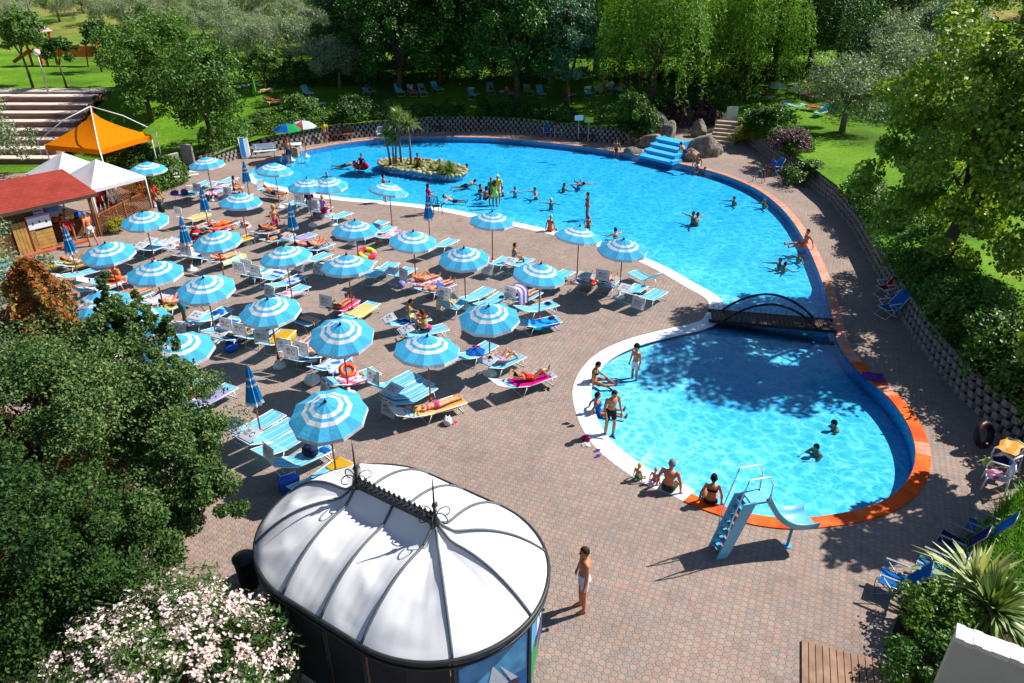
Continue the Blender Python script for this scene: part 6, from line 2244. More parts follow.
# ---- blue water slide
sb, pt_, en, lg = at(713, 553), at(750, 497, 1.6), at(811, 519, .7), at(787, 546)
SL = M('slide_blue', '#6db9d6', .35, .06, 3, .5); SLD = M('slide_steps', '#4a9fc4', .45, .08, 3)
sl = empty('water_slide', (sb.x, sb.y, 0), 0, 'pale blue water slide with a ladder, curving into the children\'s pool', 'slide')
o0 = Vector((sb.x, sb.y, 0))
P_ = pt_ - o0; E_ = en - o0
hd = Vector((P_.x, P_.y, 0)).normalized(); sdv = Vector((-hd.y, hd.x, 0))
lt = P_ - hd * .25
mb = MB()
for s in (-1, 1):
    w_ = sdv * (.2 * s)
    q = [w_ + hd * -.02, w_ + hd * .26, lt + w_ + hd * .30, lt + w_ - hd * .02]
    for dlt in (0,):
        th = sdv * (.03 * s)
        vs_ = [p for p in q] + [p + th for p in q]
        mb.add(vs_, [(0, 1, 2, 3), (7, 6, 5, 4), (0, 4, 5, 1), (1, 5, 6, 2), (2, 6, 7, 3), (3, 7, 4, 0)])
mb.obj('ladder_sides', SL, sl)
ang = math.atan2(hd.y, hd.x)
for k in range(7):
    c_ = lt * ((k + .55) / 7.3) + hd * .13
    mb = MB(); mb.box(c_, (.13, .4, .04), ang); mb.obj('step', SLD, sl)
mb = MB(); mb.box(lt + hd * .42 + Vector((0, 0, -.03)), (.5, .44, .06), ang); mb.obj('top_platform', SL, sl)
# chute: turns from the ladder's line towards the pool
c0, c3 = lt + hd * .6, E_
c1 = c0 + hd * .35 + Vector((0, 0, -.6)); c2 = c3 + Vector((-.75, -.15, -.2))
g = []
for k in range(21):
    u = k / 20
    p = c0 * (1 - u) ** 3 + c1 * 3 * u * (1 - u) ** 2 + c2 * 3 * u * u * (1 - u) + c3 * u ** 3
    d = (-c0 * 3 * (1 - u) ** 2 + c1 * (3 * (1 - u) ** 2 - 6 * u * (1 - u)) + c2 * (6 * u * (1 - u) - 3 * u * u) + c3 * 3 * u * u)
    sdd = Vector((-d.y, d.x, 0)).normalized()
    w_ = .23 + .13 * u
    row = []
    for (v_, z_) in ((-1.0, .20), (-.98, .22), (-.9, .06), (-.6, 0), (0, 0), (.6, 0), (.9, .06), (.98, .22), (1.0, .20)): row.append(p + sdd * (v_ * w_) + Vector((0, 0, z_)))
    row2 = [q + Vector((0, 0, -.035)) for q in row[::-1]]
    g.append(row + row2[1:-1] + [row[0]])
mb = MB(); mb.sheet(g); mb.obj('chute', SL, sl)
lq = lg - o0
mb = MB(); mb.tube([(lq.x, lq.y, 0), (lq.x + .05, lq.y + .05, .6)], .035, 8); mb.lathe([(.11, 0), (.11, .02)], (lq.x, lq.y, 0), 10); mb.obj('support_leg', SLD, sl, fix=False)
for s in (-1, 1):
    w_ = sdv * (.23 * s)
    up = Vector((0, 0, 1))
    mb = MB(); mb.tube([lt * .35 + w_ + up * .1, lt * .42 + w_ + up * .48, lt * .75 + w_ + up * .62, lt + w_ + up * .72, lt + hd * .5 + w_ + up * .72, lt + hd * .62 + w_ + up * .5, lt + hd * .64 + w_], .018, 6)
    mb.obj('handrail', WHITE_M, sl, fix=False)

# pool ladders
for (px, py, rz_, lab) in [(757, 181.5, 2.5, 'steel pool ladder at the right end of the main pool'), (425, 136, 1.6, 'steel pool ladder in the shade on the far side of the pool')]:
    p = at(px, py); r_ = empty('pool_ladder', (p.x, p.y, 0), rz_, lab, 'ladder')
    for s in (-1, 1):
        mb = MB(); mb.tube([(-.4, s * .25, 0), (-.35, s * .25, .6), (-.2, s * .25, .78), (.05, s * .25, .7), (.2, s * .25, .3), (.22, s * .25, -.9)], .022, 6); mb.obj('handrail', STEEL, r_, fix=False)
    for k in range(3):
        mb = MB(); mb.box((.22, 0, -.2 - k * .27), (.1, .5, .03)); mb.obj('step', STEEL, r_)
# ================================================================== WHAT STANDS ON THE TERRACE
UMB = [  # canopy middle px, py, (tilt x, y), label
    (206, 161, (0, 0), 'open parasol farthest back, beside the grey slabs and the wall plants'),
    (147, 166, (0, 0), 'open parasol standing between the white gazebo and the box hedge'),
    (144, 217, (4, 0), 'open parasol in front of the lattice fence, over bare paving'),
    (107, 249, (5, 0), 'open parasol between the seated orange sunbather and the lattice fence'),
    (154, 268, (5, 0), 'open parasol just right of the orange towel lounger on the left'),
    (98, 299, (5, 0), 'open parasol mostly hidden by the top of the near green tree'),
    (205, 284, (8, 0), 'open parasol above the pastel towel, next to a folded one'),
    (240, 198, (2, 0), 'open parasol with an oval shadow on bare paving right under it'),
    (216, 237, (5, 0), 'open parasol over the lounger with a yellow towel'),
    (285, 252, (3, 0), 'open parasol in front of the seated child and the folded one'),
    (269, 306, (8, 0), 'open parasol in front of the row of grey sunshades in the middle left'),
    (341, 331, (11, 0), 'open parasol seen almost from above, over the orange swim ring'),
    (178, 344, (8, 0), 'open parasol partly behind the twigs of the near green tree, over the bending man'),
    (327, 409, (10, -5), 'large open parasol nearest the white pavilion'),
    (427, 344, (0, 5), 'open parasol over the two blue loungers and the pink sunbather'),
    (347, 261, (0, 3), 'open parasol in the middle of the loungers, by the rainbow swim tube'),
    (355, 226, (0, 0), 'open parasol left of the pink towel lounger'),
    (413, 237, (2, 3), 'open parasol right of the pink towel lounger'),
    (464, 254, (5, 3), 'open parasol between the gaily covered lounger and the two sunshades'),
    (489, 313, (5, 0), 'open parasol above the sunbather on the magenta towel'),
    (492, 217, (2, 2), 'open parasol nearest the group of bathers at the pool edge'),
    (540, 270, (0, 4), 'open parasol behind the lounger wrapped in a striped towel'),
    (579, 232, (-3, 8), 'open parasol leaning at the pool edge, left of the last one by the water'),
    (623, 245, (2, 4), 'open parasol farthest right, over the four loungers by the pool'),
    (274, 167, (-2, 3), 'open pale parasol at the tip of the pool where it starts on the left'),
    (389, 187, (-5, 6), 'open pale parasol seen nearly edge-on against the pool'),
    (307, 183, (2, 0), 'left and partly hidden one of the two overlapping open parasols by the pool'),
    (328, 182, (2, 0), 'right and front one of the two overlapping open parasols by the pool'),
    (137, 318, (5, 0), 'open parasol showing only its white edge right of the near tree top'),
    (6, 268, (3, 0), 'open parasol behind the leaves at the left edge, by the wooden kiosk'),
]
for (px, py, tl, lab) in UMB: parasol(px, py, lab, tl)
for (px, py, lab) in [(245, 171, 'folded parasol by the tip of the pool, next to the upright blue lounger'), (203, 198, 'folded parasol by the purple bags'), (291, 215, 'folded parasol left of the shade panels near the pool'),
                      (183, 229, 'folded parasol next to the red bag and orange towels'), (67, 238, 'folded parasol in front of the kiosk notice board'), (251, 383, 'folded parasol nearest the camera, above three white sunshades'),
                      (428, 206, 'folded parasol by the woman in magenta at the pool edge')]:
    closed_parasol(px, py, lab)
# two odd parasols by the benches
for (px, py, ca, cb, lab, hh) in [(287, 127, '#1d66b4', '#2a9a5a', 'blue and green parasol at the back by the white bench', 2.35), (302, 122.5, '#d8d8da', '#c65a5a', 'white parasol with red segments beside the blue and green one', 2.45)]:
    p = at(px, py, hh); r_ = empty('parasol', (p.x, p.y, 0), .3, lab, 'parasol')
    child('pole', POLE_ME, r_); child('base', BASE_ME, r_)
    mb = MB(); m_ = 8
    for j in range(m_):
        a0, a1 = 2 * PI * j / m_, 2 * PI * (j + 1) / m_
        pts = [(0, 0, 2.6), (.55 * math.cos(a0), .55 * math.sin(a0), 2.46), (.55 * math.cos(a1), .55 * math.sin(a1), 2.46), (1.0 * math.cos(a0), 1.0 * math.sin(a0), 2.15), (1.0 * math.cos(a1), 1.0 * math.sin(a1), 2.15)]
        mb.add(pts, [(0, 1, 2), (1, 3, 4, 2)], (j // 2) % 2 if ca == '#1d66b4' else (1 if j in (5,) else 0))
    mb.obj('canopy', [cloth_mat('odd_' + ca[1:], ca, .3), cloth_mat('odd_' + cb[1:], cb, .3)], r_)

# ---- towels
TW = {
    'yellow': cloth_mat('tw_yellow', '#d9a82c', .2), 'orange': cloth_mat('tw_orange', '#e0581c', .2), 'red': cloth_mat('tw_red', '#c81f26', .2), 'pink': cloth_mat('tw_pink', '#e04a78', .2),
    'magenta': cloth_mat('tw_magenta', '#d81d86', .2), 'white': cloth_mat('tw_white', '#d9d9dc', .25), 'blue': cloth_mat('tw_blue', '#1f62b8', .2), 'navy': cloth_mat('tw_navy', '#1d2b55', .15),
    'cyan': cloth_mat('tw_cyan', '#48b6c9', .25), 'teal': cloth_mat('tw_teal', '#2f8d9a', .2), 'lilac': cloth_mat('tw_lilac', '#a9a2d8', .25), 'paleyellow': cloth_mat('tw_paleyellow', '#e2cf86', .25),
    'bluewhite': cloth_mat('tw_bluewhite', '#c4d6ec', .25, '#3f78c4', 'blobs', 3.0), 'pinkwhite': cloth_mat('tw_pinkwhite', '#e6d4da', .25, '#d95c8c', 'blobs', 5.0),
    'purplestripe': cloth_mat('tw_purplestripe', '#5a5eb8', .2, '#d5cfd9', 'stripes', 6.0), 'bluestripe': cloth_mat('tw_bluestripe', '#2c6fc2', .2, '#d5dde8', 'cross', 3.0),
    'pastel': cloth_mat('tw_pastel', '#d5dcd2', .25, '#9fd0c4', 'blobs', 3.0, '#d9c86a'), 'mixed': cloth_mat('tw_mixed', '#d8dbe2', .25, '#78b8c8', 'blobs', 4.0, '#c86a86'),
    'redpattern': cloth_mat('tw_redpattern', '#c8412e', .2, '#d9b8a8', 'blobs', 5.0, '#3f8fa8'), 'oceanic': cloth_mat('tw_ocean', '#1fa0d8', .2, '#144fa8', 'blobs', 2.2),
    'tent': cloth_mat('tw_tent', '#cfc6da', .2, '#6a5f9c', 'cross', 4.0), 'beige': cloth_mat('tw_beige', '#d9c9ae', .2, '#c7b08e', 'blobs', 3.0), 'redwhite': cloth_mat('tw_redwhite', '#c8392c', .2, '#dcd2cc', 'cross', 5.0),
    'rainbow': cloth_mat('tw_rainbow', '#d9c6c0', .2, '#b066b8', 'blobs', 4.0, '#e07a3a'), 'peach': cloth_mat('tw_peach', '#e09a4a', .2, '#e8b878', 'stripes', 3.0),
}
Lg = lounger
# front left row by the pavilion
Lg('A1', (236, 438), (273, 416), 'empty pale blue lounger farthest left of the three beside the folded parasol', 25, 'flat')
Lg('A2', (250, 447), (289, 424), 'empty pale blue lounger in the middle of the three beside the folded parasol', 25, 'flat')
Lg('A3', (265, 455), (304, 431), 'empty pale blue lounger right of the three beside the folded parasol', 15, None)
Lg('A4', (277, 470), (321, 449), 'lounger holding a dark navy bag, near the left end of the pavilion', 30, 'up')
Lg('A5', (305, 490), (338, 466), 'lounger half behind the pavilion roof, with a yellow towel', 15, None)
# middle front
Lg('B1', (376, 394), (412, 375), 'blue lounger with its grey sunshade up, left of the two under the parasol pole', 30, 'up')
Lg('B2', (392, 408), (428, 387), 'blue lounger whose sunshade hangs down behind it', 25, 'down')
Lg('B2b', (399, 411), (432, 393), 'blue lounger beside the pink sunbather, with a white sunshade', 30, 'flat') if False else None
Lg('B3', (414, 414), (457, 400), 'lounger with an orange towel and a woman in pink lying face down', 8, 'out')
Lg('B4', (326, 388), (377, 370), 'lounger with a pink and white towel beside the orange swim ring', 20, 'down')
Lg('B5', (316, 376), (346, 354), 'lounger wholly covered by a blue and white towel', 25, None)
Lg('B6', (306, 362), (330, 344), 'pale blue lounger whose sunshade is up over a dark haired sunbather', 25, 'up')
# left middle row
Lg('C0a', (194, 326), (227, 308), 'lounger with bright blue clothes thrown on it, by the bending man', 20, 'flat')
Lg('C0b', (205, 338), (239, 316), 'lounger with a white and blue towel, second of the row behind the grey sunshades', 15, None)
Lg('C1', (227, 341), (262, 320), 'lounger with a yellow towel and a pink ball, first grey sunshade of the row', 28, 'up')
Lg('C2', (243, 345), (272, 326), 'pale blue lounger with a seated person, second grey sunshade of the row', 28, 'up')
Lg('C3', (264, 352), (288, 330), 'lounger with a plain yellow towel and a beige sunshade', 25, 'up')
Lg('C4', (286, 361), (313, 338), 'lounger with a purple striped towel and a sunshade up', 25, 'up')
# far left
Lg('D0', (38, 271), (62, 262), 'lounger with a yellow towel at the left, beside the sunbather in white', 12, None)
Lg('D1', (58, 269), (95, 259), 'lounger with a golden yellow towel and a woman with bent knees', 25, None)
Lg('D2', (66, 278), (107, 266), 'empty pale blue lounger between the yellow and the orange towels', 8, 'out')
Lg('D3', (93, 285), (138, 277), 'lounger with an orange towel and a woman in orange sitting up', 15, 'out')
Lg('E1', (128, 252), (160, 239), 'lounger with dark blue clothes under the edge of a parasol', 20, None)
Lg('E2', (146, 250), (178, 237), 'lounger with a white sunshade laid flat, left of three in a row', 22, 'flat')
Lg('E3', (165, 256), (200, 242), 'lounger under a patterned white towel next to the folded parasol', 20, 'flat')
Lg('E4', (186, 264), (214, 249), 'lounger with a navy shaded sunshade up, in front of the patterned towel', 25, 'up')
Lg('E5', (205, 267), (242, 252), 'lounger with a big pastel towel hanging off its end', 20, 'up')
Lg('F1', (240, 282), (266, 267), 'lounger with a turquoise towel, left of the four in front of the parasol pole', 28, 'up')
Lg('F2', (256, 285), (285, 270), 'lounger with folded blue striped towels', 28, 'up')
Lg('F3', (270, 290), (303, 275), 'lounger with a light blue towel near the parasol pole', 15, 'down')
Lg('F4', (270, 302), (308, 284), 'pale blue lounger, outermost of the four in front of the parasol pole', 12, None)
Lg('G1', (180, 222), (207, 213), 'lounger with a pale yellow towel, behind the red bag', 22, 'up')
Lg('G2', (188, 231), (217, 221), 'lounger with red patterned towels by the folded parasol', 15, None)
Lg('G3', (206, 230), (236, 221), 'lounger with a sunbather wrapped in orange', 12, None)
Lg('G4', (224, 245), (250, 236), 'lounger with a bright yellow towel under a parasol', 12, None)
Lg('H0', (170, 199), (196, 191), 'lounger with purple bags near the back', 20, None)
Lg('H1', (186, 190), (214, 179), 'pale blue lounger at the back, nearest the open paving', 10, None)
Lg('H2', (206, 192), (232, 181), 'lounger with a pink towel at the back left', 15, 'flat')
Lg('H3', (216, 196), (243, 185), 'lounger beside the person sitting at the back', 15, None)
Lg('I1', (259, 191), (287, 196), 'lounger by the pool tip with a man lying on it', 15, 'up')
Lg('J1', (284, 208), (306, 197), 'pale blue lounger under a light blue shade near the pool', 10, 'out')
Lg('J2', (297, 212), (318, 199), 'lounger with grey blue shade panel under the two overlapping parasols', 28, 'up')
Lg('J3', (311, 218), (330, 205), 'lounger with a magenta towel under the two overlapping parasols', 28, 'up')
Lg('J4', (325, 221), (349, 212), 'pale blue empty lounger beside the round red ball', 15, 'flat')
Lg('J5', (362, 232), (386, 220), 'pale blue lounger half behind a parasol, back one of three', 25, 'down')
Lg('J6', (370, 236), (392, 226), 'pale blue lounger in the middle between two parasols', 20, None)
Lg('J7', (377, 241), (400, 230), 'lounger with a pale pink towel', 15, None)
Lg('K1', (264, 244), (291, 233), 'lounger with a turquoise towel and a boy lying on it', 15, None)
Lg('K2', (284, 244), (314, 233), 'lounger with blue and purple towels', 15, 'flat')
Lg('K3', (302, 254), (332, 242), 'lounger with a sunbather whose leg is raised', 20, None)
Lg('K4', (303, 264), (326, 254), 'blue shaded lounger left of the rainbow swim tube', 20, 'down')
Lg('K5', (345, 275), (374, 259), 'pale blue lounger under the parasol by the rainbow swim tube', 20, 'flat')
Lg('K6', (374, 277), (394, 262), 'dark blue shaded lounger in the row of three', 28, 'out')
Lg('K7', (388, 282), (412, 267), 'blue lounger with a white sunshade, middle of the row of three', 24, 'flat')
Lg('K8', (404, 287), (437, 276), 'lounger gaily covered in pink and orange towels with a grey sunshade', 24, 'up')
Lg('L1', (430, 251), (456, 238), 'pale blue lounger standing alone right of a parasol', 18, 'out')
Lg('M1', (486, 271), (510, 256), 'blue lounger with a white sunshade hanging down, left of the seated woman', 25, 'down')
Lg('M2', (506, 271), (530, 257), 'lounger beside the woman sitting with crossed hands', 22, 'flat')
Lg('M3', (547, 284), (570, 270), 'navy shaded lounger with a white panel hanging, right of a parasol', 25, 'down')
Lg('M4', (527, 282), (550, 268), 'lounger mostly under a parasol with dark clothes', 22, None)
Lg('N1', (512, 304), (535, 292), 'lounger under a striped towel draped like a tent', 20, 'up')
Lg('N2', (515, 314), (557, 302), 'pale blue empty lounger beside the striped towel tent', 18, None)
Lg('N3', (517, 327), (557, 319), 'lounger covered by a shiny blue and turquoise towel', 18, None)
Lg('O1', (444, 314), (462, 299), 'lounger with its back raised steeply, blue fabric showing', 50, 'up')
Lg('O2', (464, 303), (489, 288), 'pale blue empty lounger left of a pair next to the beige covered one', 12, None)
Lg('O3', (479, 309), (505, 293), 'pale blue empty lounger right of a pair next to the beige covered one', 12, None)
Lg('P1', (384, 326), (428, 317), 'lounger with a bright blue towel and a woman in mint green', 15, 'flat')
Lg('P2', (397, 338), (449, 326), 'lounger with a woman seen from behind and a pink ball', 15, 'flat')
Lg('Q1', (325, 318), (355, 298), 'lounger with a salmon pink towel and a steep grey sunshade', 28, 'up')
Lg('Q2', (345, 320), (374, 302), 'lounger with a pale yellow towel beside the salmon pink one', 10, None)
Lg('Q3', (283, 312), (313, 323), 'dark blue lounger with a man in teal shorts', 10, None)
Lg('R1', (456, 364), (494, 342), 'lounger with blue and magenta clothes heaped on it', 18, None)
Lg('R2', (480, 374), (522, 353), 'lounger with a sunbather under a small white sunshade, next to the magenta one', 25, 'flat')
Lg('R3', (508, 388), (549, 373), 'lounger with a magenta towel and a tanned woman in red', 15, 'out')
Lg('S1', (580, 290), (596, 274), 'lounger with a red towel, left of four by the pool', 35, 'flat')
Lg('S2', (600, 293), (615, 276), 'lounger with a big grey sunshade up, second of four by the pool', 35, 'up')
Lg('S3', (619, 301), (644, 283), 'pale blue lounger with a white sunshade, third of four by the pool', 25, 'flat')
Lg('S4', (637, 305), (663, 289), 'pale blue lounger on the right of the four by the pool, shade hanging', 25, 'down')
Lg('S5', (659, 285), (632, 271), 'lounger turned the other way with raised back, nearest the water', 40, None)
Lg('T1', (193, 407), (223, 390), 'lounger with a lilac and turquoise towel among the tree twigs', 15, None)
Lg('T2', (164, 402), (188, 382), 'lounger with bright things on it, almost hidden by the near tree', 15, None)
Lg('U1', (155, 314), (190, 297), 'lounger with a pale yellow towel and a woman with bent knee', 20, None)
Lg('U2', (141, 307), (174, 291), 'lounger with a white towel behind the woman with bent knee', 20, None)
Lg('V1', (20, 290), (52, 281), 'lounger behind the rust conifer at the left edge', 15, None)
Lg('V2', (112, 305), (146, 292), 'lounger under the parasol hidden by the near tree top', 15, None)

for (k_, h_, f_, lab, bk, sh) in [
    ('X1', (138, 255), (168, 242), 'lounger with a white sunshade flat, between the dark blue clothes and the white towels', 22, 'flat'),
    ('X2', (176, 262), (206, 247), 'lounger with a white and pink patterned towel behind the folded parasol', 20, None),
    ('X3', (248, 279), (275, 265), 'lounger under a white towel, second of the crowded row before the parasol pole', 28, 'up'),
    ('X4', (290, 253), (322, 241), 'lounger with a white and purple towel by the sunbather with raised knees', 18, None),
    ('X5', (318, 270), (346, 256), 'blue shaded lounger just left of the parasol by the rainbow tube', 24, 'down'),
    ('X6', (360, 282), (384, 268), 'pale blue lounger left end of the dark blue row', 22, 'flat'),
    ('X7', (196, 198), (222, 188), 'lounger heaped with towels between the purple bags and the back parasol', 20, 'up'),
    ('X8', (226, 203), (252, 192), 'lounger with its white sunshade up, left of the man by the pool tip', 24, 'up'),
    ('X9', (352, 241), (376, 229), 'lounger in the parasol shade left of the pale pink towel', 22, 'down'),
    ('X10', (198, 238), (226, 228), 'lounger with a salmon towel under the parasol edge', 15, None),
    ('X11', (216, 346), (250, 326), 'lounger with a blue and white striped towel left of the first grey sunshade', 24, 'flat'),
    ('X12', (182, 330), (214, 312), 'lounger with its navy shaded panel low, left of the bending man', 26, 'down'),
    ('X13', (80, 293), (118, 281), 'lounger with a white towel in front of the woman in orange', 15, None),
    ('X14', (420, 295), (450, 283), 'lounger with a lilac towel at the end of the gaily covered row', 20, None),
    ('X15', (296, 366), (322, 347), 'lounger with a white and lilac towel next to the purple striped one', 25, 'up'),
    ('X16', (391, 402), (424, 383), 'deep blue lounger squeezed between the two under the parasol pole', 25, 'flat'),
    ('X17', (212, 186), (238, 176), 'pale blue lounger at the very back beside the pool tip', 12, None),
    ('X18', (255, 236), (282, 226), 'lounger with an orange patterned towel behind the child in pink', 15, None),
]: Lg(k_, h_, f_, lab, bk, sh)
for (k_, m_, lab, kw) in [
    ('X2', 'mixed', 'white and pink patterned towel behind the folded parasol', dict(x0=-.6, x1=.8, drape=(.15, .2), w=.34)),
    ('X3', 'white', 'white towel in the crowded row before the parasol pole', dict(x0=-.4, x1=.8, drape=(.1, .2))),
    ('X4', 'mixed', 'white and purple towel by the sunbather with raised knees', dict(x0=-.5, x1=.8, drape=(.1, .2))),
    ('X7', 'pinkwhite', 'towels heaped on a lounger at the back', dict(x0=-.5, x1=.7, drape=(.1, .2), wrinkle=.04)),
    ('X10', 'pink', 'salmon towel under the parasol edge on the left', dict(x0=-.5, x1=.8, drape=(.1, .15))),
    ('X11', 'bluestripe', 'blue and white striped towel left of the first grey sunshade', dict(x0=-.5, x1=.8, drape=(.1, .15))),
    ('X13', 'white', 'white towel in front of the woman in orange', dict(x0=-.5, x1=.8, drape=(.1, .1))),
    ('X14', 'lilac', 'lilac towel at the end of the gaily covered row', dict(x0=-.4, x1=.9, drape=(.12, .2))),
    ('X15', 'bluewhite', 'white and lilac blue towel next to the purple striped one', dict(x0=-.6, x1=.8, drape=(.1, .2))),
    ('X18', 'redpattern', 'orange patterned towel behind the child in pink', dict(x0=-.6, x1=.8, drape=(.1, .15))),
    ('E2', 'white', 'white towel on the left of three flat sunshades', dict(x0=-.2, x1=.8)),
    ('F4', 'mixed', 'pale patterned towel on the outermost of the four loungers', dict(x0=-.5, x1=.3)),
    ('A5', 'yellow', 'yellow towel hanging over the end of the lounger behind the pavilion', dict(x0=.4, x1=.92, drape=(.2, .12))),
    ('B3', 'peach', 'orange striped towel under the woman in pink', dict(x0=-.7, x1=.95, drape=(.05, .2))),
    ('B4', 'pinkwhite', 'pink and white towel beside the orange swim ring', dict(x0=-.5, x1=.35)),
    ('B5', 'bluewhite', 'large blue and white towel over a whole lounger', dict(x0=-.6, x1=.7, drape=(.2, .26), w=.32)),
    ('C0b', 'bluestripe', 'white and blue towel behind the grey sunshades', dict(x0=-.3, x1=.75)),
    ('C1', 'yellow', 'yellow towel behind the first grey sunshade', dict(x0=-.6, x1=.1)),
    ('C3', 'yellow', 'plain yellow towel behind the beige sunshade', dict(x0=-.3, x1=.9, drape=(.16, .1), wrinkle=.02)),
    ('C4', 'purplestripe', 'purple striped towel under bare legs', dict(x0=-.6, x1=.9)),
    ('D0', 'yellow', 'yellow towel on the lounger farthest left', dict(x0=-.1, x1=.9)),
    ('D1', 'yellow', 'golden towel under the woman in white with bent knees', dict(x0=-.3, x1=.95, drape=(.05, .22))),
    ('D3', 'orange', 'orange towel under the woman in orange', dict(x0=-.4, x1=.4)),
    ('E1', 'navy', 'dark blue towel under the edge of a parasol on the left', dict(x0=-.5, x1=.3)),
    ('E3', 'mixed', 'patterned white towel next to the folded parasol', dict(x0=-.5, x1=.75, drape=(.12, .2), w=.34)),
    ('E5', 'pastel', 'big pastel towel with yellow and green patches', dict(x0=-.4, x1=.95, drape=(.2, .3), w=.4, foot_drape=.1)),
    ('F1', 'cyan', 'turquoise towel on the left of the four loungers', dict(x0=-.5, x1=.8, drape=(.15, .2))),
    ('F2', 'bluestripe', 'folded blue striped towel', dict(x0=.2, x1=.85, wrinkle=.03)),
    ('F3', 'bluewhite', 'light blue towel near the parasol pole', dict(x0=.0, x1=.85)),
    ('G1', 'paleyellow', 'pale yellow towel behind the red bag', dict(x0=-.4, x1=.9, drape=(.12, .12))),
    ('G2', 'redpattern', 'red patterned towel by the folded parasol', dict(x0=-.6, x1=.8, drape=(.1, .2))),
    ('G3', 'orange', 'orange towel next to the red patterned one', dict(x0=-.6, x1=.6, drape=(.1, .2))),
    ('G4', 'yellow', 'bright yellow towel under the parasol', dict(x0=-.2, x1=.85, drape=(.05, .2))),
    ('H0', 'cyan', 'turquoise towel beside the purple bags', dict(x0=.1, x1=.9)),
    ('H2', 'pinkwhite', 'pale pink towel at the back left', dict(x0=-.3, x1=.6)),
    ('I1', 'beige', 'brown towel under the man by the pool tip', dict(x0=-.6, x1=.9, drape=(.1, .1))),
    ('J3', 'magenta', 'magenta towel under the two overlapping parasols', dict(x0=-.4, x1=.3, drape=(.1, .2))),
    ('J7', 'pinkwhite', 'pale pink towel hanging between two parasols', dict(x0=-.4, x1=.9, drape=(.08, .24))),
    ('K1', 'teal', 'turquoise towel under the boy', dict(x0=-.5, x1=.5, drape=(.1, .2))),
    ('K2', 'lilac', 'blue and purple towel beside the seated child', dict(x0=-.1, x1=.8)),
    ('K8', 'rainbow', 'pink and orange towels on the gaily covered lounger', dict(x0=-.6, x1=.92, drape=(.1, .25), w=.34)),
    ('N3', 'oceanic', 'shiny blue and turquoise towel hanging low', dict(x0=-.3, x1=.8, drape=(.1, .3), w=.33)),
    ('P1', 'blue', 'bright blue towel under the woman in mint green', dict(x0=-.3, x1=.75, drape=(.1, .2))),
    ('Q1', 'pink', 'salmon pink towel left of the pale yellow one', dict(x0=-.4, x1=.92, drape=(.1, .12))),
    ('Q2', 'paleyellow', 'pale yellow towel right of the salmon pink one', dict(x0=-.6, x1=.7, drape=(.1, .26), w=.33)),
    ('R3', 'magenta', 'magenta towel under the tanned woman', dict(x0=-.7, x1=.78, drape=(.02, .14))),
    ('S1', 'red', 'red towel on the left of the four loungers by the pool', dict(x0=-.7, x1=.5, drape=(.1, .1))),
    ('S2', 'blue', 'blue towel behind the big grey sunshade', dict(x0=-.6, x1=.1)),
    ('T1', 'lilac', 'lilac towel among the tree twigs', dict(x0=-.5, x1=.7, drape=(.02, .1))),
    ('T2', 'yellow', 'yellow towel almost hidden by the near tree', dict(x0=-.5, x1=.4)),
    ('U1', 'paleyellow', 'pale yellow towel under the woman with bent knee', dict(x0=-.7, x1=.9, drape=(.05, .2))),
    ('U2', 'white', 'white towel behind the woman with bent knee', dict(x0=-.6, x1=.8, drape=(.1, .1))),
]:
    towel(k_, TW[m_], lab, **kw)
# towels thrown over sunshades: beige one and striped tent
for (k_, m_, lab, hh) in [('O1', 'beige', 'beige towel thrown over a raised sunshade', 1.0), ('N1', 'tent', 'striped towel hung over a sunshade like a small tent', 1.05)]:
    L = LG[k_]
    g = []
    w_ = .42
    prof_ = [(-.36, -.05), (-.35, .25), (-.34, .5), (-.2, .62), (0, .65), (.2, .62), (.34, .5), (.36, .25), (.37, 0)] if k_ == 'N1' else [(-.3, .3), (-.3, .5), (-.2, .6), (0, .62), (.2, .6), (.33, .5), (.35, .3), (.36, .12), (.37, 0)]
    for (y, z) in prof_:
        g.append([(-.75 + u * .62, y + .015 * math.sin(9 * u), .40 + z + .02 * math.sin(7 * u + 6 * y)) for u in np.linspace(0, 1, 8)])
    mb = MB(); mb.sheet(g); o = mb.obj('towel', TW[m_], None, fix=False); o.location = L.location; o.rotation_euler = L.rotation_euler
    tag(o, lab, 'towel', 'towels spread on the loungers')

# ---- bags, balls, clothes
lump('beach_bag', on('A4', .35, 0), (.2, .13, .16), dye('navy'), 'dark navy bag on the lounger near the pavilion', 'bag', 1)
cloth_heap(on('A4', .75, -.1, .01), (.16, .1, .03), TW['blue'], 'small blue towel at the foot of the lounger with the navy bag', 2)
p = at(290, 489); mb = MB(); 
cb = empty('cool_box', (p.x, p.y, 0), .6, 'blue cool box on the paving by the pavilion', 'cool box')
mb.box((0, 0, .17), (.5, .32, .34)); mb.obj('body', M('cool_blue', '#1f4fc0', .4, .05), cb); mb = MB(); mb.box((0, 0, .37), (.53, .35, .06)); mb.obj('lid', M('cool_lid', '#2a62d8', .4, .05), cb); mb = MB(); mb.tube([(-.26, 0, .3), (-.2, 0, .5), (.2, 0, .5), (.26, 0, .3)], .015, 5); mb.obj('handle', WHITE_P, cb, fix=False)
ORG, ORG2 = M('ring_orange', '#e0501c', .35, .08, 4, .5), M('ring_orange_dark', '#c23a12', .35, .08, 4, .5)
swim_ring(on('B4', .05, .38, .16), .22, .09, [ORG, ORG, ORG2], 'orange inflatable swim ring leaning on a lounger', (.55, .1, .5), 6)
cloth_heap(on('B4', .42, .1, .01), (.1, .07, .06), TW['yellow'], 'yellow toy cloth beside the pink and white towel', 5)
p = at(448, 424); lump('stuffed_toy', p + Vector((0, 0, .0)), (.13, .11, .11), dye('white'), 'white toy bag on the paving under the woman in pink', 'bag', 7, handles=True)
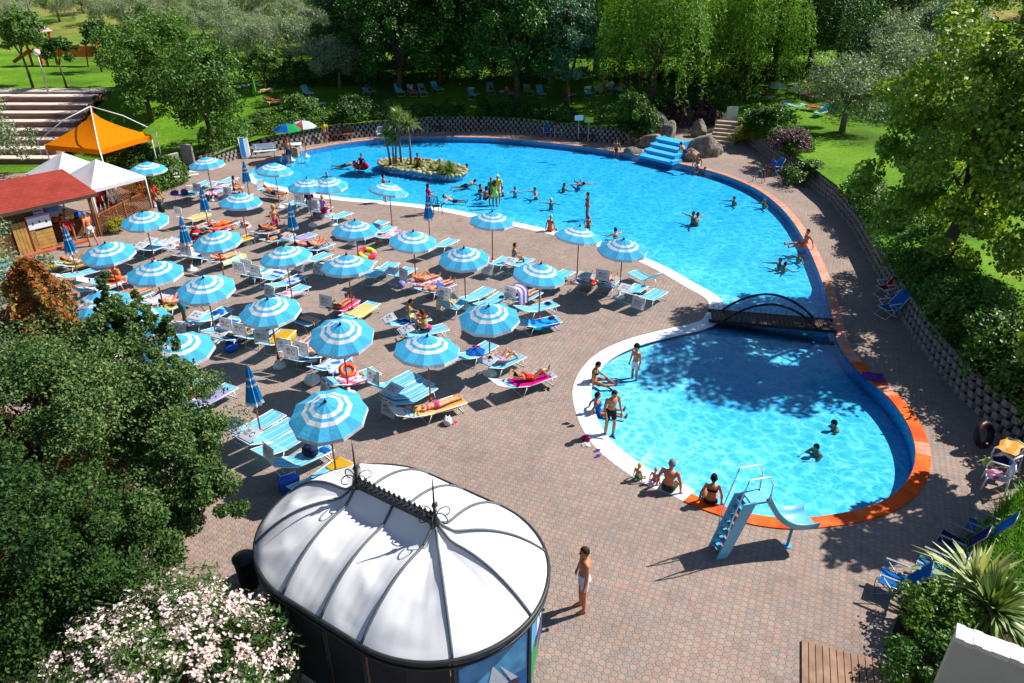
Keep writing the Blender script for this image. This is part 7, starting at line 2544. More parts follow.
for k_, (px, py, a_, c_, lab) in enumerate([(442, 424, .4, 'pink', 'left pink flip-flop beside the white toy bag'), (455, 423, .9, 'pink', 'right pink flip-flop beside the white toy bag'),
                                            (542, 391, .3, 'black', 'left dark flip-flop near the magenta towel lounger'), (548.5, 389.5, 1.6, 'black', 'right dark flip-flop near the magenta towel lounger'),
                                            (566, 424, .1, 'navy', 'blue flip-flop nearest the white pool edge'), (571, 426.5, .3, 'navy', 'second blue flip-flop by the white pool edge'),
                                            (597, 451, .5, 'purple', 'upper purple flip-flop on the white pool edge'), (597.5, 456.5, .6, 'purple', 'lower purple flip-flop on the white pool edge'),
                                            (570, 282, .5, 'red', 'red flip-flop right of the umbrella base'), (572, 284, .9, 'red', 'second red flip-flop right of the umbrella base')]):
    flip_flop(px, py, a_, dye(c_), lab)
lump('beach_bag', at(586, 440), (.11, .08, .07), dye('magenta'), 'small magenta bag on the white pool edge behind the wading man', 'bag', 9)
cloth_heap(at(586, 445) + Vector((0, 0, .008)), (.12, .1, .05), TW['white'], 'white crumpled cloth on the pool edge', 9)
for (k_, x, y, m_, r, lab, sd) in [('C0a', .45, .05, 'blue', (.22, .2, .09), 'bright blue clothes by the bending man', 3), ('R1', .0, .0, 'blue', (.32, .26, .16), 'heap of blue clothes on a lounger', 4),
                                   ('R1', .3, .1, 'magenta', (.28, .1, .1), 'magenta clothes beside the blue heap', 5), ('M4', -.1, 0, 'navy', (.28, .2, .12), 'dark clothes under a parasol', 6),
                                   ('K3', .4, .2, 'pink', (.15, .1, .06), 'pink cloth at the lounger with the raised leg', 8), ('N2', .65, .1, 'navy', (.13, .1, .07), 'dark cloth at the foot of the empty lounger by the towel tent', 10),
                                   ('N3', .7, .15, 'navy', (.14, .12, .07), 'navy cloth at the end of the shiny blue towel', 11), ('S3', -.1, -.3, 'black', (.28, .1, .06), 'black strap bag between two loungers by the pool', 12),
                                   ('U1', -.55, -.1, 'yellow', (.2, .18, .06), 'yellow cloth under the head of the woman with bent knee', 13), ('E4', .2, 0, 'blue', (.2, .2, .1), 'blue cloth behind the navy sunshade', 14),
                                   ('O3', .55, -.1, 'navy', (.1, .09, .06), 'dark sunhat left on the right one of the empty pair', 15), ('K7', .3, 0, 'white', (.2, .2, .06), 'white cloth on the middle lounger of the row of three', 16)]:
    cloth_heap(on(k_, x, y, .012), r, TW[m_] if m_ in TW else dye(m_), lab, sd, name='clothes_heap', cat='clothes')
for (k_, x, y, c_, r, lab, sd) in [('H0', .2, .1, 'purple', (.22, .16, .14), 'large purple bag at the back by the folded parasol', 21), ('H0', -.55, .0, 'purple', (.2, .16, .13), 'purple bag left of the turquoise towel', 22),
                                   ('G2', -.75, -.35, 'red', (.26, .2, .22), 'shiny red bag beside the folded parasol', 23), ('K8', -.5, .75, 'lilac', (.14, .12, .15), 'pale lilac bag hanging by the gaily covered lounger', 24),
                                   ('C2', .0, .0, 'navy', (.14, .1, .1), 'navy bag on the second grey sunshade lounger', 25)]:
    q = on(k_, x, y, .01)
    if k_ in ('G2', 'K8'): q.z = 0
    lump('beach_bag', q, r, dye(c_), lab, 'bag', sd)


def ball(loc, r, cols, label):
    mb = MB()
    for i in range(12):
        for j in range(6):
            a0, a1 = 2 * PI * i / 12, 2 * PI * (i + 1) / 12; t0, t1 = PI * j / 6, PI * (j + 1) / 6
            f = lambda a, t_: (r * math.sin(t_) * math.cos(a), r * math.sin(t_) * math.sin(a), r * math.cos(t_))
            mb.add([f(a0, t0), f(a0, t1), f(a1, t1), f(a1, t0)], [(0, 1, 2, 3)], (i // 2) % len(cols), True)
    o = mb.obj('beach_ball', cols, None); o.location = loc
    mb = MB(); mb.lathe([(.02, 0), (.015, .012)], (0, 0, r - .005), 8); mb.obj('valve', WHITE_P, o)
    return tag(o, label, 'ball')


ball(on('J4', -.55, .35, .3), .19, [dye('red'), dye('red'), dye('pink')], 'round red ball at the head of the empty lounger')
ball(on('C1', -.25, .1, .2), .17, [dye('pink'), dye('red')], 'pink ball behind the first grey sunshade')
ball(on('P2', .25, .05, .13), .12, [dye('pink'), dye('pink')], 'small pink ball beside the woman seen from behind')
swim_ring(at(367, 254, .2), .33, .14, [dye('yellow'), dye('lime'), dye('red'), dye('pink')], 'rainbow coloured inflatable tube on the paving', (.35, .1, .2), 8)
p = at(540, 331); lump('beach_bag', p, (.3, .18, .12), dye('green'), 'green bag under the shiny blue towel', 'bag', 31)
lump('beach_bag', at(487, 343), (.15, .1, .09), dye('yellow'), 'small yellow bag behind the heap of blue clothes', 'bag', 32) if False else None
lump('beach_bag', at(313, 384), (.22, .18, .17), dye('white'), 'white plastic bag in the shade below a lowered sunshade', 'bag', 33)
lump('beach_bag', at(232, 349), (.3, .2, .12), dye('blue'), 'bright blue bag in the shade under the first grey sunshade', 'bag', 34)
cloth_heap(at(378, 244) + Vector((0, 0, .01)), (.14, .14, .16), dye('orange'), 'orange cloth under the pale pink towel lounger', 35, name='clothes_heap', cat='clothes')
q = at(247, 236); 
st_ = empty('side_table', (q.x, q.y, 0), .3, 'small white table with a red striped bag under the parasol', 'table')
mb = MB(); mb.lathe([(.3, .5), (.3, .53)], (0, 0, 0), 14); mb.obj('tabletop', WHITE_P, st_); mb = MB(); mb.tube([(0, 0, 0), (0, 0, .5)], .03, 6); mb.lathe([(.22, 0), (.05, .1)], (0, 0, 0), 12); mb.obj('stem', WHITE_P, st_, fix=False)
lump('beach_bag', (q.x, q.y, .535), (.24, .15, .13), cloth_mat('bag_redstripe', '#c8392c', .1, '#e0d8d4', 'cross', 4.0), 'red striped bag on the small white table', 'bag', 36)
p = at(868, 378)
cloth_heap(Vector((p.x + .15, p.y, .045)), (.35, .3, .05), dye('purple'), 'purple towel lying on the coping in the tree shade', 40)

# ---- chairs at the right
BLUE_F, RED_F = cloth_mat('chair_blue', '#1f6fc4', .25), cloth_mat('chair_red', '#b8121c', .2)
PURP_F = cloth_mat('chair_purple', '#7a62c8', .25, '#4a8fd0', 'blobs', 3.0)
for (px, py, rz_, f_, lab) in [(884, 296, 3.45, RED_F, 'red folding chair by the block wall under the maple'), (893, 306, 3.45, PURP_F, 'purple and blue folding chair next to the red one'), (886, 316, 3.45, BLUE_F, 'blue folding chair in front of the purple one'),
                               (890, 592, 2.55, BLUE_F, 'blue folding chair nearest the camera by the grass bed'), (926, 580, 2.4, cloth_mat('chair_green', '#2f7a80', .2, '#2a62b0', 'blobs', 3.0), 'blue green folding chair beside the long grass'),
                               (948, 553, 2.4, cloth_mat('chair_dark', '#3a2a66', .2), 'dark purple folding chair in the deep shade'), (975, 540, 2.4, BLUE_F, 'blue folding chair half hidden at the end of the grass')]:
    p = at(px, py); deck_chair((p.x, p.y, 0), rz_, f_, lab, recl=.35 if py > 500 else .62, frame= STEEL if py > 500 else WHITE_M, group='folding chairs along the garden edge')
p = at(992, 488); pt0 = empty('plastic_chair', (p.x, p.y, 0), 2.3, None, None) if False else None
plastic_chair((p.x, p.y, 0), 2.6, 'white plastic chair with towels beside the block wall at the right edge')
cloth_heap(Vector((p.x, p.y, .45)), (.22, .2, .08), TW['pinkwhite'], 'pink and white towel on the white plastic chair', 50)
p2 = at(1002, 478)
plastic_chair((p2.x + .2, p2.y + .35, 0), 3.6, 'white plastic chair under an orange and white towel at the right edge')
cloth_heap(Vector((p2.x + .15, p2.y + .3, .85)), (.42, .25, .07), TW['peach'], 'orange and white towel over the back of a plastic chair', 51)
cloth_heap(Vector((p2.x - .05, p2.y + .1, .45)), (.24, .22, .14), TW['navy'], 'dark blue clothes between the two plastic chairs', 52, name='clothes_heap', cat='clothes')
cloth_heap(Vector((p2.x - .45, p2.y + .15, .4)), (.14, .12, .12), dye('lime'), 'bright green cloth on the plastic chair', 53, name='clothes_heap', cat='clothes')
p = at(978, 455); swim_ring((p.x + .2, p.y + .3, .5), .32, .1, [BLACK_P, M('ring_maroon', '#3a1418', .4, .1)], 'dark inflatable ring leaning on the wall above the plastic chairs', (1.2, .2, .4))
# benches and chairs at the far side
p = at(266, 157); bench((p.x, p.y, 0), R(-70), M('bench_white', '#c9d3de', .5, .08), 'white slatted bench beside the upright blue lounger')
p = at(325, 141.5); bench((p.x - .9, p.y + .2, 0), R(-78), WOOD, 'brown bench left of the boy in yellow'); bench((p.x + 1.3, p.y + .5, 0), R(-80), WOOD, 'brown bench right of the boy in yellow')
p = at(585, 141); bench((p.x, p.y, 0), R(-100), M('bench_dark', '#4a2a22', .7, .2), 'dark brown bench right of the white chair', back=False)
p = at(433, 131.5); bench((p.x, p.y + .0, 0), R(-90), M('bench_dark', '#4a2a22', .7, .2), 'dark bench in the shade behind the island', back=True)
p = at(558, 137); plastic_chair((p.x, p.y, 0), R(-95), 'white plastic chair right of the blue deckchair by the far wall')
p = at(381, 139); plastic_chair((p.x, p.y, 0), R(-85), 'white plastic chair on the far edge behind the palms')
p = at(547, 136.5); deck_chair((p.x, p.y, 0), R(-95), BLUE_F, 'blue deckchair left of the white plastic chair by the far wall')
p = at(768, 176); deck_chair((p.x + .35, p.y + .2, 0), R(195), BLUE_F, 'blue chair with a seated person by the right block wall')
p = at(297, 154); st_ = empty('side_table', (p.x, p.y, 0), .2, 'white table under the two small parasols', 'table')
mb = MB(); mb.box((0, 0, .72), (.8, .8, .04)); mb.obj('tabletop', WHITE_P, st_)
for x in (-.33, .33):
    for y in (-.33, .33): mb = MB(); mb.tube([(x, y, 0), (x, y, .7)], .03, 6); mb.obj('leg', WHITE_P, st_)
mb = MB(); mb.box((0, 0, .3), (.5, .5, .6)); o = mb.obj('carton', M('carton_tan', '#a5855a', .8, .15, 3)); o.location = (p.x + .1, p.y - .75, 0); tag(o, 'tan carton in front of the white table', 'box')
mb = MB(); mb.box((0, 0, .61), (.46, .04, .01)); mb.obj('tape', M('tape', '#c9b48a', .5), o)
# upright lounger leaning on the wall
p = at(246, 159)
ul = empty('sun_lounger', (p.x, p.y + .15, 0), R(-65), 'blue and white lounger stood upright against the wall', 'sun lounger')
mb = MB(); mb.sheet([[(-.6 * u, y, .1 + 1.2 * u) for y in (-.28, 0, .28)] for u in np.linspace(0, 1, 5)]); mb.obj('seat', cloth_mat('upright_fabric', '#2a7fd0', .2, '#cfdbe8', 'stripes', 1.6), ul, fix=False)
mb = MB(); mb.tube([(0, -.3, .05), (-.65, -.3, 1.35), (-.65, .3, 1.35), (0, .3, .05)], .03, 6, closed=True); mb.obj('frame', WHITE_M, ul, fix=False)

# ---- loungers on the lawns
LAWN = [((254, 96), (272, 92), 'blue lounger on the left lawn with its back to the grove', 40), ((262, 108), (282, 104), 'lounger with a yellow and red towel on the left lawn', 15), ((302, 92), (313, 101), 'deep blue lounger in the lawn shade', 35),
        ((310, 110), (322, 107), 'pale lounger just above the picnic benches', 8), ((347, 76), (362, 84), 'blue lounger with a white shade under the trees', 35), ((364, 100), (373, 92), 'blue lounger by the person sitting under the trees', 40),
        ((396, 90), (403, 100), 'blue lounger left of a shaded row', 40), ((409, 90), (415, 100), 'lounger with a pink towel in the shaded row', 40), ((420, 90), (425, 100), 'third lounger of the shaded row', 40),
        ((432, 88), (442, 96), 'pale blue lounger at the right end of the shaded row', 40), ((470, 102), (477, 96), 'dark chair like lounger alone in the shade', 45), ((489, 88), (492, 99), 'lounger with sunbathers under the forked tree', 40),
        ((501, 100), (514, 95), 'white lounger by the forked tree trunk', 10), ((526, 91), (531, 98), 'lounger with a yellow towel right of the forked tree', 35), ((538, 92), (543, 101), 'light blue lounger in a patch of sun', 40),
        ((561, 102), (574, 96), 'lounger with a red towel at the foot of the blue green tree', 12), ((587, 100), (591, 95), 'pale blue lounger left of the lawn party', 40), ((596, 98), (602, 92), 'lounger in the lawn party', 35),
        ((608, 96), (614, 90), 'lounger with purple towels in the lawn party', 30), ((617, 98), (626, 91), 'lounger at the right of the lawn party', 30),
        ((699, 92), (712, 97), 'blue lounger half hidden by the purple bush', 35), ((754, 101), (770, 100), 'lounger beside a small lawn parasol', 12), ((793, 92), (806, 96), 'blue lounger with a white towel at the back of the right lawn', 30),
        ((803, 98), (817, 102), 'lounger with a red towel on the right lawn', 15), ((782, 107), (797, 111), 'pale empty lounger left on the right lawn', 8), ((802, 109), (820, 112), 'lounger with an orange towel on the right lawn', 8),
        ((831, 113), (812, 119), 'light blue lounger with raised back nearest the lone olive', 40), ((240, 92), (247, 88), 'lounger at the left end of the left lawn', 20)]
for i, ((hx, hy), (fx, fy), lab, bk) in enumerate(LAWN):
    a, b = onto(hx, hy), onto(fx, fy)
    d = b - a; c = (a + b) / 2
    r_ = empty('sun_lounger', (c.x, c.y, terrain_z(c.x, c.y) + .0), math.atan2(d.y, d.x), lab, 'sun lounger', 'loungers on the lawns')
    child('frame', lounger_part('frame'), r_); child('leg', lounger_part('leg_head'), r_); child('leg', lounger_part('leg_foot'), r_)
    child('seat', lounger_part('seat'), r_); child('backrest', lounger_part(('back', bk)), r_)
    if i % 4 in (0, 2): child('sunshade', lounger_part(('shade', bk, 'flat')), r_)
    r_['back'] = bk; LG['W%d' % i] = r_
for (i, m_, lab) in [(1, 'yellow', 'yellow towel on a left lawn lounger'), (0, 'peach', 'peach towel on the left lawn'), (7, 'pink', 'pink towel in the shaded lawn row'), (13, 'yellow', 'yellow towel right of the forked tree'), (15, 'red', 'red towel by the blue green tree'),
                     (18, 'lilac', 'purple towel in the lawn party'), (22, 'white', 'white towel at the back of the right lawn'), (23, 'red', 'red towel on the right lawn'), (25, 'orange', 'orange towel on the right lawn'), (9, 'cyan', 'pale blue towel at the end of the shaded lawn row')]:
    towel('W%d' % i, TW[m_], lab, x0=-.5, x1=.7)
p = onto(257, 106)
cp = empty('folded_parasol', p, 0, 'folded bright green parasol on the left lawn', 'parasol')
mb = MB(); mb.tube([(0, 0, 0), (0, 0, 2.3)], .02, 6); mb.obj('pole', STEEL, cp); mb = MB(); mb.lathe([(.02, 2.25), (.1, 1.9), (.14, 1.2), (.1, 1.1)], (0, 0, 0), 9, smooth=False); mb.obj('folded_canopy', cloth_mat('green_parasol', '#58b82a', .3), cp)
p = onto(776, 101)
cp = empty('parasol', p, 0, 'small tilted parasol with red edge on the right lawn', 'parasol')
mb = MB(); mb.tube([(0, 0, 0), (0, 0, 1.5)], .02, 6); mb.obj('pole', STEEL, cp); mb = MB(); mb.lathe([(.02, 1.6), (.4, 1.45), (.75, 1.1)], (0, 0, 0), 10, smooth=False); mb.obj('canopy', cloth_mat('lawn_parasol', '#b8c8b0', .3), cp, fix=False)
for (px, py, c_, lab) in [(580, 116, '#c3cdd6', 'small white notice plate on the dark hedge'), (590, 118, '#b8a83a', 'small yellow notice plate on the dark hedge')]:
    p = at(px - 1, py + 2, 2.55)
    r_ = empty('notice_sign', (p.x, p.y, 1.15), 0, lab, 'sign')
    mb = MB(); mb.box((0, 0, 1.4), (.62, .03, .34)); mb.obj('plate', M('plate_' + c_[1:], c_, .6, .05), r_); mb = MB(); mb.tube([(0, .03, -.1), (0, .03, 1.5)], .02, 6); mb.obj('post', STEEL, r_)
# ================================================================== PEOPLE IN PLACE
HB, BR, BL = ('hair', 'hairblack'), ('hair', 'brown'), ('hair', 'blond')
LB, LBR, LBL = ('longhair', 'hairblack'), ('longhair', 'brown'), ('longhair', 'blond')
FINE = .0105


def here(px, py, z=0.0): return at(px, py, z)


def wet(px, py):
    p = at(px, py, -.055); return p


P = person
# big figures in front
p = here(582, 609); P(p, R(188), 'stand', 'shirtless man in white shorts standing beside the pavilion', 'red', [('shorts', 'white'), BR], detail=FINE, size=1.03)
p = at(609, 437, -.16); P(p, R(-68), 'wade', 'man in black trunks wading at the white pool edge', 'mid', [('shorts', 'black'), BR], detail=FINE, z=-.17)
p = at(634, 382, -.35); P(p, R(215), 'stand', 'dark haired boy in white trunks standing in the children\'s pool', 'mid', [('shorts', 'white'), HB], detail=FINE, size=1.28, kid=True, z=-.38)
p = at(594, 384, -.12); P(p, R(-15), 'sit_side', 'dark haired woman sitting sideways in the shallow water', 'tan', [('bra', 'maroon'), ('brief', 'maroon'), HB], fem=True, detail=FINE, z=-.16)
p = at(599, 415, -.14); P(p, R(0), 'sit_back', 'person in a pink cap sitting with legs stretched out in the shallows', 'tan', [('onepiece', 'blue'), ('cap', 'pink'), BR], fem=True, detail=FINE, z=-.2)
p = here(637, 480); P(p, R(35), 'sit_edge', 'small child with a yellow cap sitting on the pool edge', 'fair', [('shorts', 'green'), ('cap', 'yellow')], kid=True, detail=FINE, size=.75, sink=.12)
p = here(654, 483); P(p, R(60), 'sit_edge', 'bald baby sitting next to the man in the green trunks', 'fair', [('brief', 'pink')], kid=True, detail=FINE, size=.68, sink=.11)
p = here(668, 490); P(p, R(60), 'sit_edge', 'broad man in dark green trunks sitting on the pool edge with a baby', 'red', [('shorts', 'dkgreen'), ('hair', 'grey')], detail=FINE, size=1.05, sink=.13)
p = here(710, 504); P(p, R(75), 'sit_edge', 'tanned woman in a black bikini sitting on the orange coping', 'tan', [('bra', 'black'), ('brief', 'black'), ('hair', 'hairblack')], fem=True, detail=FINE, size=1.03, sink=.15)
# swimmers of the children's pool
G1 = 'bathers in the pool'
for (px, py, a, pose, lab, sk, wear, kw) in [
    (821, 441, 200, 'sit_knees', 'dark haired bather near the middle of the children\'s pool', 'mid', [('shorts', 'navy'), HB], dict(z=-1.1)),
    (840, 417, 170, 'sit_knees', 'swimmer in a purple cap by the deep side of the children\'s pool', 'mid', [('shorts', 'black'), ('cap', 'purple'), HB], dict(z=-1.15)),
    (693, 219, 200, 'arms_out', 'left one of two bathers with arms out in the middle of the pool', 'tan', [('shorts', 'navy'), HB], dict(sink=-.42)),
    (697, 220, 330, 'arms_out', 'right one of two bathers with arms out in the middle of the pool', 'tan', [('shorts', 'black'), HB], dict(sink=-.42)),
    (781, 263, 210, 'tread', 'darker one of two bathers close together near the brick coping', 'tan', [('shorts', 'black'), HB], dict(sink=-.58)),
    (784, 266, 30, 'tread', 'second of two bathers close together near the brick coping', 'mid', [('bra', 'black'), ('brief', 'black'), BR], dict(sink=-.6, fem=True)),
    (616, 236, 120, 'tread', 'dark head of a bather behind the last open parasol', 'mid', [('shorts', 'navy'), HB], dict(sink=-.42)),
    (563, 187, 20, 'tread', 'bather alone out in the middle of the far water', 'tan', [('shorts', 'navy'), HB], dict(sink=-.6)),
    (581, 183, 100, 'float', 'bather floating low on the back in the middle of the pool', 'mid', [('shorts', 'blue'), HB], dict(sink=-.15)),
    (536, 194, 200, 'tread', 'bather splashing left of the child in a pale cap', 'mid', [('shorts', 'navy'), HB], dict(sink=-.42)),
    (551, 204, 250, 'arms_out', 'child in a pale cap wading with arms spread', 'tan', [('shorts', 'navy'), ('cap', 'lime')], dict(sink=-.38, kid=True, size=1.2)),
    (515, 192, 270, 'tread', 'child with a blue cap right of the group at the pool edge', 'fair', [('shorts', 'blue'), ('cap', 'blue')], dict(sink=-.38, kid=True, size=1.2)),
    (503, 191, 180, 'tread', 'child just right of the woman in yellow', 'mid', [('shorts', 'navy'), BR], dict(sink=-.38, kid=True, size=1.1)),
    (479, 189, 0, 'tread', 'bather with dark head left of the group', 'mid', [('shorts', 'navy'), HB], dict(sink=-.55)),
    (480, 194, 20, 'tread', 'child below the dark headed bather', 'tan', [('shorts', 'blue'), HB], dict(sink=-.4, kid=True, size=1.1)),
    (485, 198, 40, 'sit_knees', 'child crouching in the water beside the woman in yellow', 'tan', [('shorts', 'maroon'), HB], dict(z=-.25, kid=True, size=1.3)),
    (466, 184, 30, 'swim', 'swimmer heading for the island', 'mid', [('shorts', 'navy'), HB], dict(sink=-.16)),
    (454, 200, -10, 'float', 'child floating face up by the white edge', 'fair', [('shorts', 'navy'), HB], dict(sink=-.12, kid=True, size=1.3)),
    (418, 166, 250, 'stand', 'bather standing in the water behind the island', 'tan', [('shorts', 'navy'), HB], dict(sink=.05)),
    (431, 167, 250, 'stand', 'bather with a pink cap behind the island', 'mid', [('brief', 'pink'), ('bra', 'pink'), ('cap', 'pink')], dict(sink=-.5, fem=True)),
    (440, 165, 250, 'stand', 'bather with a red cap behind the grass clump of the island', 'mid', [('brief', 'red'), ('bra', 'red'), ('cap', 'red')], dict(sink=-.35, fem=True)),
    (468, 167, 200, 'tread', 'lone head to the right of the island', 'mid', [('shorts', 'navy'), HB], dict(sink=-.62)),
    (345, 164, 10, 'swim', 'swimmer left of the red float', 'mid', [('shorts', 'navy'), HB], dict(sink=-.16)),
    (327, 175, 270, 'tread', 'bather with a red cap beyond the two overlapping parasols', 'mid', [('shorts', 'navy'), ('cap', 'red')], dict(sink=-.62)),
    (735, 200, 200, 'tread', 'lone dark headed bather at the right of the main pool', 'mid', [('shorts', 'navy'), HB], dict(sink=-.62)),
    (765, 203, 200, 'tread', 'bather with a green cap by the pool ladder', 'mid', [('shorts', 'navy'), ('cap', 'green')], dict(sink=-.58)),
    (800, 256, 200, 'tread', 'bather in the water below the person on the brick coping', 'mid', [('shorts', 'blue'), HB], dict(sink=-.62)),
    (705, 170, 250, 'tread', 'bather holding on to the far right pool edge', 'mid', [('shorts', 'navy'), HB], dict(sink=-.62)),
    (588, 225, 260, 'sit_knees', 'child low in the water at the feet of the woman in pink', 'tan', [('brief', 'red'), ('cap', 'red')], dict(z=-.3, kid=True, size=1.2)),
]:
    w_ = wet(px, py)
    P(w_, R(a), pose, lab, sk, wear, group=G1, **kw)
p = at(361, 167, -.05)
fl_ = swim_ring((p.x, p.y, .03), .38, .17, [dye('red'), M('float_crimson', '#a8142c', .35, .08, 4, .5)], 'red inflatable float carrying a bather', (.05, .1, 0))
P(p, R(-100), 'recline', 'bather riding the red float', 'tan', [('onepiece', 'maroon'), HB], fem=True, sink=.12)
p = at(587, 218, -.3); P(p, R(190), 'stand', 'woman in a pink bikini with a pink cap standing in the pool', 'tan', [('bra', 'red'), ('brief', 'red'), ('cap', 'pink'), ('longhair', 'brown')], fem=True, z=-.45)
# group at the pool edge
p = at(495, 206, -.15); P(p, R(95), 'stand', 'woman in a yellow green shirt with long brown hair at the pool edge', 'tan', [('dress', 'lime'), LBR], fem=True, z=-.25)
p = at(491, 202, -.2); P(p, R(-60), 'stand', 'person with a magenta cap and green top in the group', 'tan', [('shirt', 'green'), ('shorts', 'black'), ('cap', 'magenta')], fem=True, z=-.35)
p = at(498, 202, -.2); P(p, R(-110), 'stand', 'person with a white cap and yellow top in the group', 'tan', [('shirt', 'yellow'), ('shorts', 'white'), ('cap', 'white')], z=-.3)
# round the main pool
p = here(429, 214); P(p, R(20), 'hold', 'woman in a magenta shirt with long dark hair on the white pool edge', 'tan', [('shirt', 'magenta'), ('shorts', 'black'), LB], fem=True, size=1.05)
p = here(436, 213)
plastic_chair((p.x, p.y, 0), R(-60), 'dark armchair beside the woman in magenta on the pool edge', M('chair_black', '#242628', .5, .1))
p = here(385, 202); P(p, R(30), 'hold', 'dark haired woman standing behind the pale parasol by the water', 'tan', [('bra', 'black'), ('brief', 'black'), HB], fem=True)
p = here(550, 231); P(p, R(60), 'sit_edge', 'blonde bather in orange sitting on the white edge with back turned', 'tan', [('onepiece', 'orange'), ('hair', 'blond')], fem=True, sink=.12)
p = here(290, 164); P(p, R(-60), 'stand', 'child with a red cap standing at the pool tip', 'tan', [('shorts', 'navy'), ('cap', 'red')], kid=True, size=1.5)
p = here(326, 143); P(p, R(-85), 'stand', 'boy in a yellow shirt and purple shorts by the picnic benches', 'tan', [('shirt', 'yellow'), ('shorts', 'purple'), HB], size=.95)
p = here(616, 151.5); P(p, R(-100), 'sit_edge', 'person sitting on the far coping left of the cascade', 'tan', [('shorts', 'navy'), HB], sink=.13)
p = here(697, 167); P(p, R(-110), 'sit_edge', 'person with white shorts sitting on the far coping right of the cascade', 'tan', [('shorts', 'white'), HB], sink=.13)
p = at(686, 147, 1.25); P(p, R(-60), 'prop', 'tanned person lying at the top of the blue cascade', 'red', [('shorts', 'navy'), HB], sink=.97)
p = here(803, 248); P(p, R(185), 'sit_back', 'person lying back on the brick coping with legs towards the water', 'red', [('shorts', 'orange'), BR], z=.03)
p = here(800, 250); P(p, R(10), 'hold', 'child with a yellow cap beside the person on the brick coping', 'fair', [('shirt', 'lilac'), ('shorts', 'purple'), ('cap', 'yellow')], kid=True, sink=-.05) if False else None
p = here(769, 177); P(Vector((p.x + .25, p.y + .2, 0)), R(195), 'sit_chair', 'person in a blue shirt sitting in the chair by the right wall', 'tan', [('shirt', 'blue'), ('shorts', 'navy'), HB], sink=.5)
# on the terrace
p = here(69, 243); P(p, R(-30), 'stand', 'child in a red dress in front of the kiosk', 'tan', [('dress', 'red'), ('hair', 'auburn')], kid=True, size=1.25, fem=True)
p = here(73, 240); P(p, R(-40), 'stride', 'woman in a pale bikini stepping out of the kiosk', 'red', [('bra', 'white'), ('brief', 'red'), ('longhair', 'auburn')], fem=True)
p = here(94, 246); P(p, R(160), 'stride', 'bald tanned man walking past the kiosk', 'red', [('shorts', 'white'), ('hair', 'grey')])
for (px, py, lab, sk, wr, a) in [(104, 206, 'person in a red shirt at the counter behind the lattice fence', 'red', [('shirt', 'red'), ('shorts', 'navy'), HB], 120), (110, 203, 'person in a dark red shirt behind the lattice fence', 'tan', [('shirt', 'maroon'), ('shorts', 'navy'), BR], 200),
                                 (116, 205, 'blonde person in a pale top behind the lattice fence', 'red', [('shirt', 'white'), ('shorts', 'red'), ('longhair', 'blond')], 160)]:
    p = here(px, py + 12); P(p, R(a), 'stand', lab, sk, wr, fem='blonde' in lab)
p = here(146, 197); P(p, R(-60), 'stand', 'small child in orange at the end of the lattice fence', 'red', [('shorts', 'orange'), ('hair', 'blond')], kid=True, size=1.2)
p = here(154, 199); P(p, R(-20), 'sit_knees', 'person in red sitting on the paving beside the wooden post', 'tan', [('shirt', 'red'), ('shorts', 'red'), HB])
p = here(236, 196); P(p, R(20), 'sit_chair', 'dark haired person sitting on a lounger at the back', 'red', [('bra', 'navy'), ('brief', 'navy'), LB], fem=True, sink=.47)
p = here(277, 235); P(p, R(-40), 'stand', 'naked chested child standing by the turquoise towel', 'mid', [('shorts', 'pink'), ('hair', 'blond')], kid=True, size=1.35)
p = here(187, 327); P(p, R(50), 'bend', 'man in teal shorts bending over a lounger', 'tan', [('shorts', 'teal'), HB], size=1.02)
lying('D1', 'lie_knee', 'woman in a white swimsuit lying with one knee bent on the golden towel', skin='tan', wear=[('onepiece', 'white'), ('longhair', 'auburn')], fem=True)
p = on('D3', .15, 0); P(p, LG['D3'].rotation_euler.z + R(170), 'sit_knees', 'tanned woman in orange sitting up on the orange towel', 'red', [('bra', 'orange'), ('shorts', 'orange'), ('longhair', 'brown')], fem=True, z=p.z + .01)
lying('G3', 'prone', 'sunbather wrapped in orange on the orange towel', skin='tan', wear=[('dress', 'orange'), HB], fem=True)
lying('I1', 'lie', 'tanned man lying by the pool tip', skin='red', wear=[('shorts', 'navy'), ('hair', 'grey')])
p = on('J2', .2, 0); P(p, LG['J2'].rotation_euler.z + R(30), 'sit_chair', 'person sitting under the left one of the overlapping parasols', 'mid', [('shirt', 'navy'), ('shorts', 'navy'), BR], sink=p.z + .12)
p = on('J3', .3, 0); P(p, LG['J3'].rotation_euler.z - R(20), 'sit_chair', 'woman in a floral top sitting on the magenta towel', 'fair', [('shirt', 'lilac'), ('shorts', 'magenta'), LBL], fem=True, sink=p.z + .12)
lying('K1', 'prone', 'boy lying face down on the turquoise towel', skin='red', wear=[('shorts', 'navy'), BR], kid=True, size=1.3, x=0)
lying('K3', 'lie_knees', 'sunbather with both knees up near the child', skin='red', wear=[('bra', 'white'), ('brief', 'white'), LBR], fem=True)
p = on('M2', .2, .35); P(Vector((p.x, p.y, 0)), R(15), 'sit_chair', 'woman with a bun sitting sideways with her hands together', 'tan', [('onepiece', 'grey'), ('hair', 'brown')], fem=True, sink=.5)
lying('N1', 'lie', 'dark haired person lying inside the striped towel tent', skin='mid', wear=[('onepiece', 'navy'), HB], fem=True, x=.1)
p = on('P1', .15, .1); P(p, LG['P1'].rotation_euler.z + R(-10), 'sit_side', 'dark haired woman in a mint green bikini sitting on the blue towel', 'tan', [('bra', 'mint'), ('shorts', 'mint'), HB], fem=True, z=p.z)
p = on('P2', .05, 0); P(p, LG['P2'].rotation_euler.z + R(95), 'sit_knees', 'woman with auburn hair seen from behind on the lounger', 'mid', [('bra', 'lime'), ('brief', 'navy'), ('longhair', 'auburn')], fem=True, z=p.z)
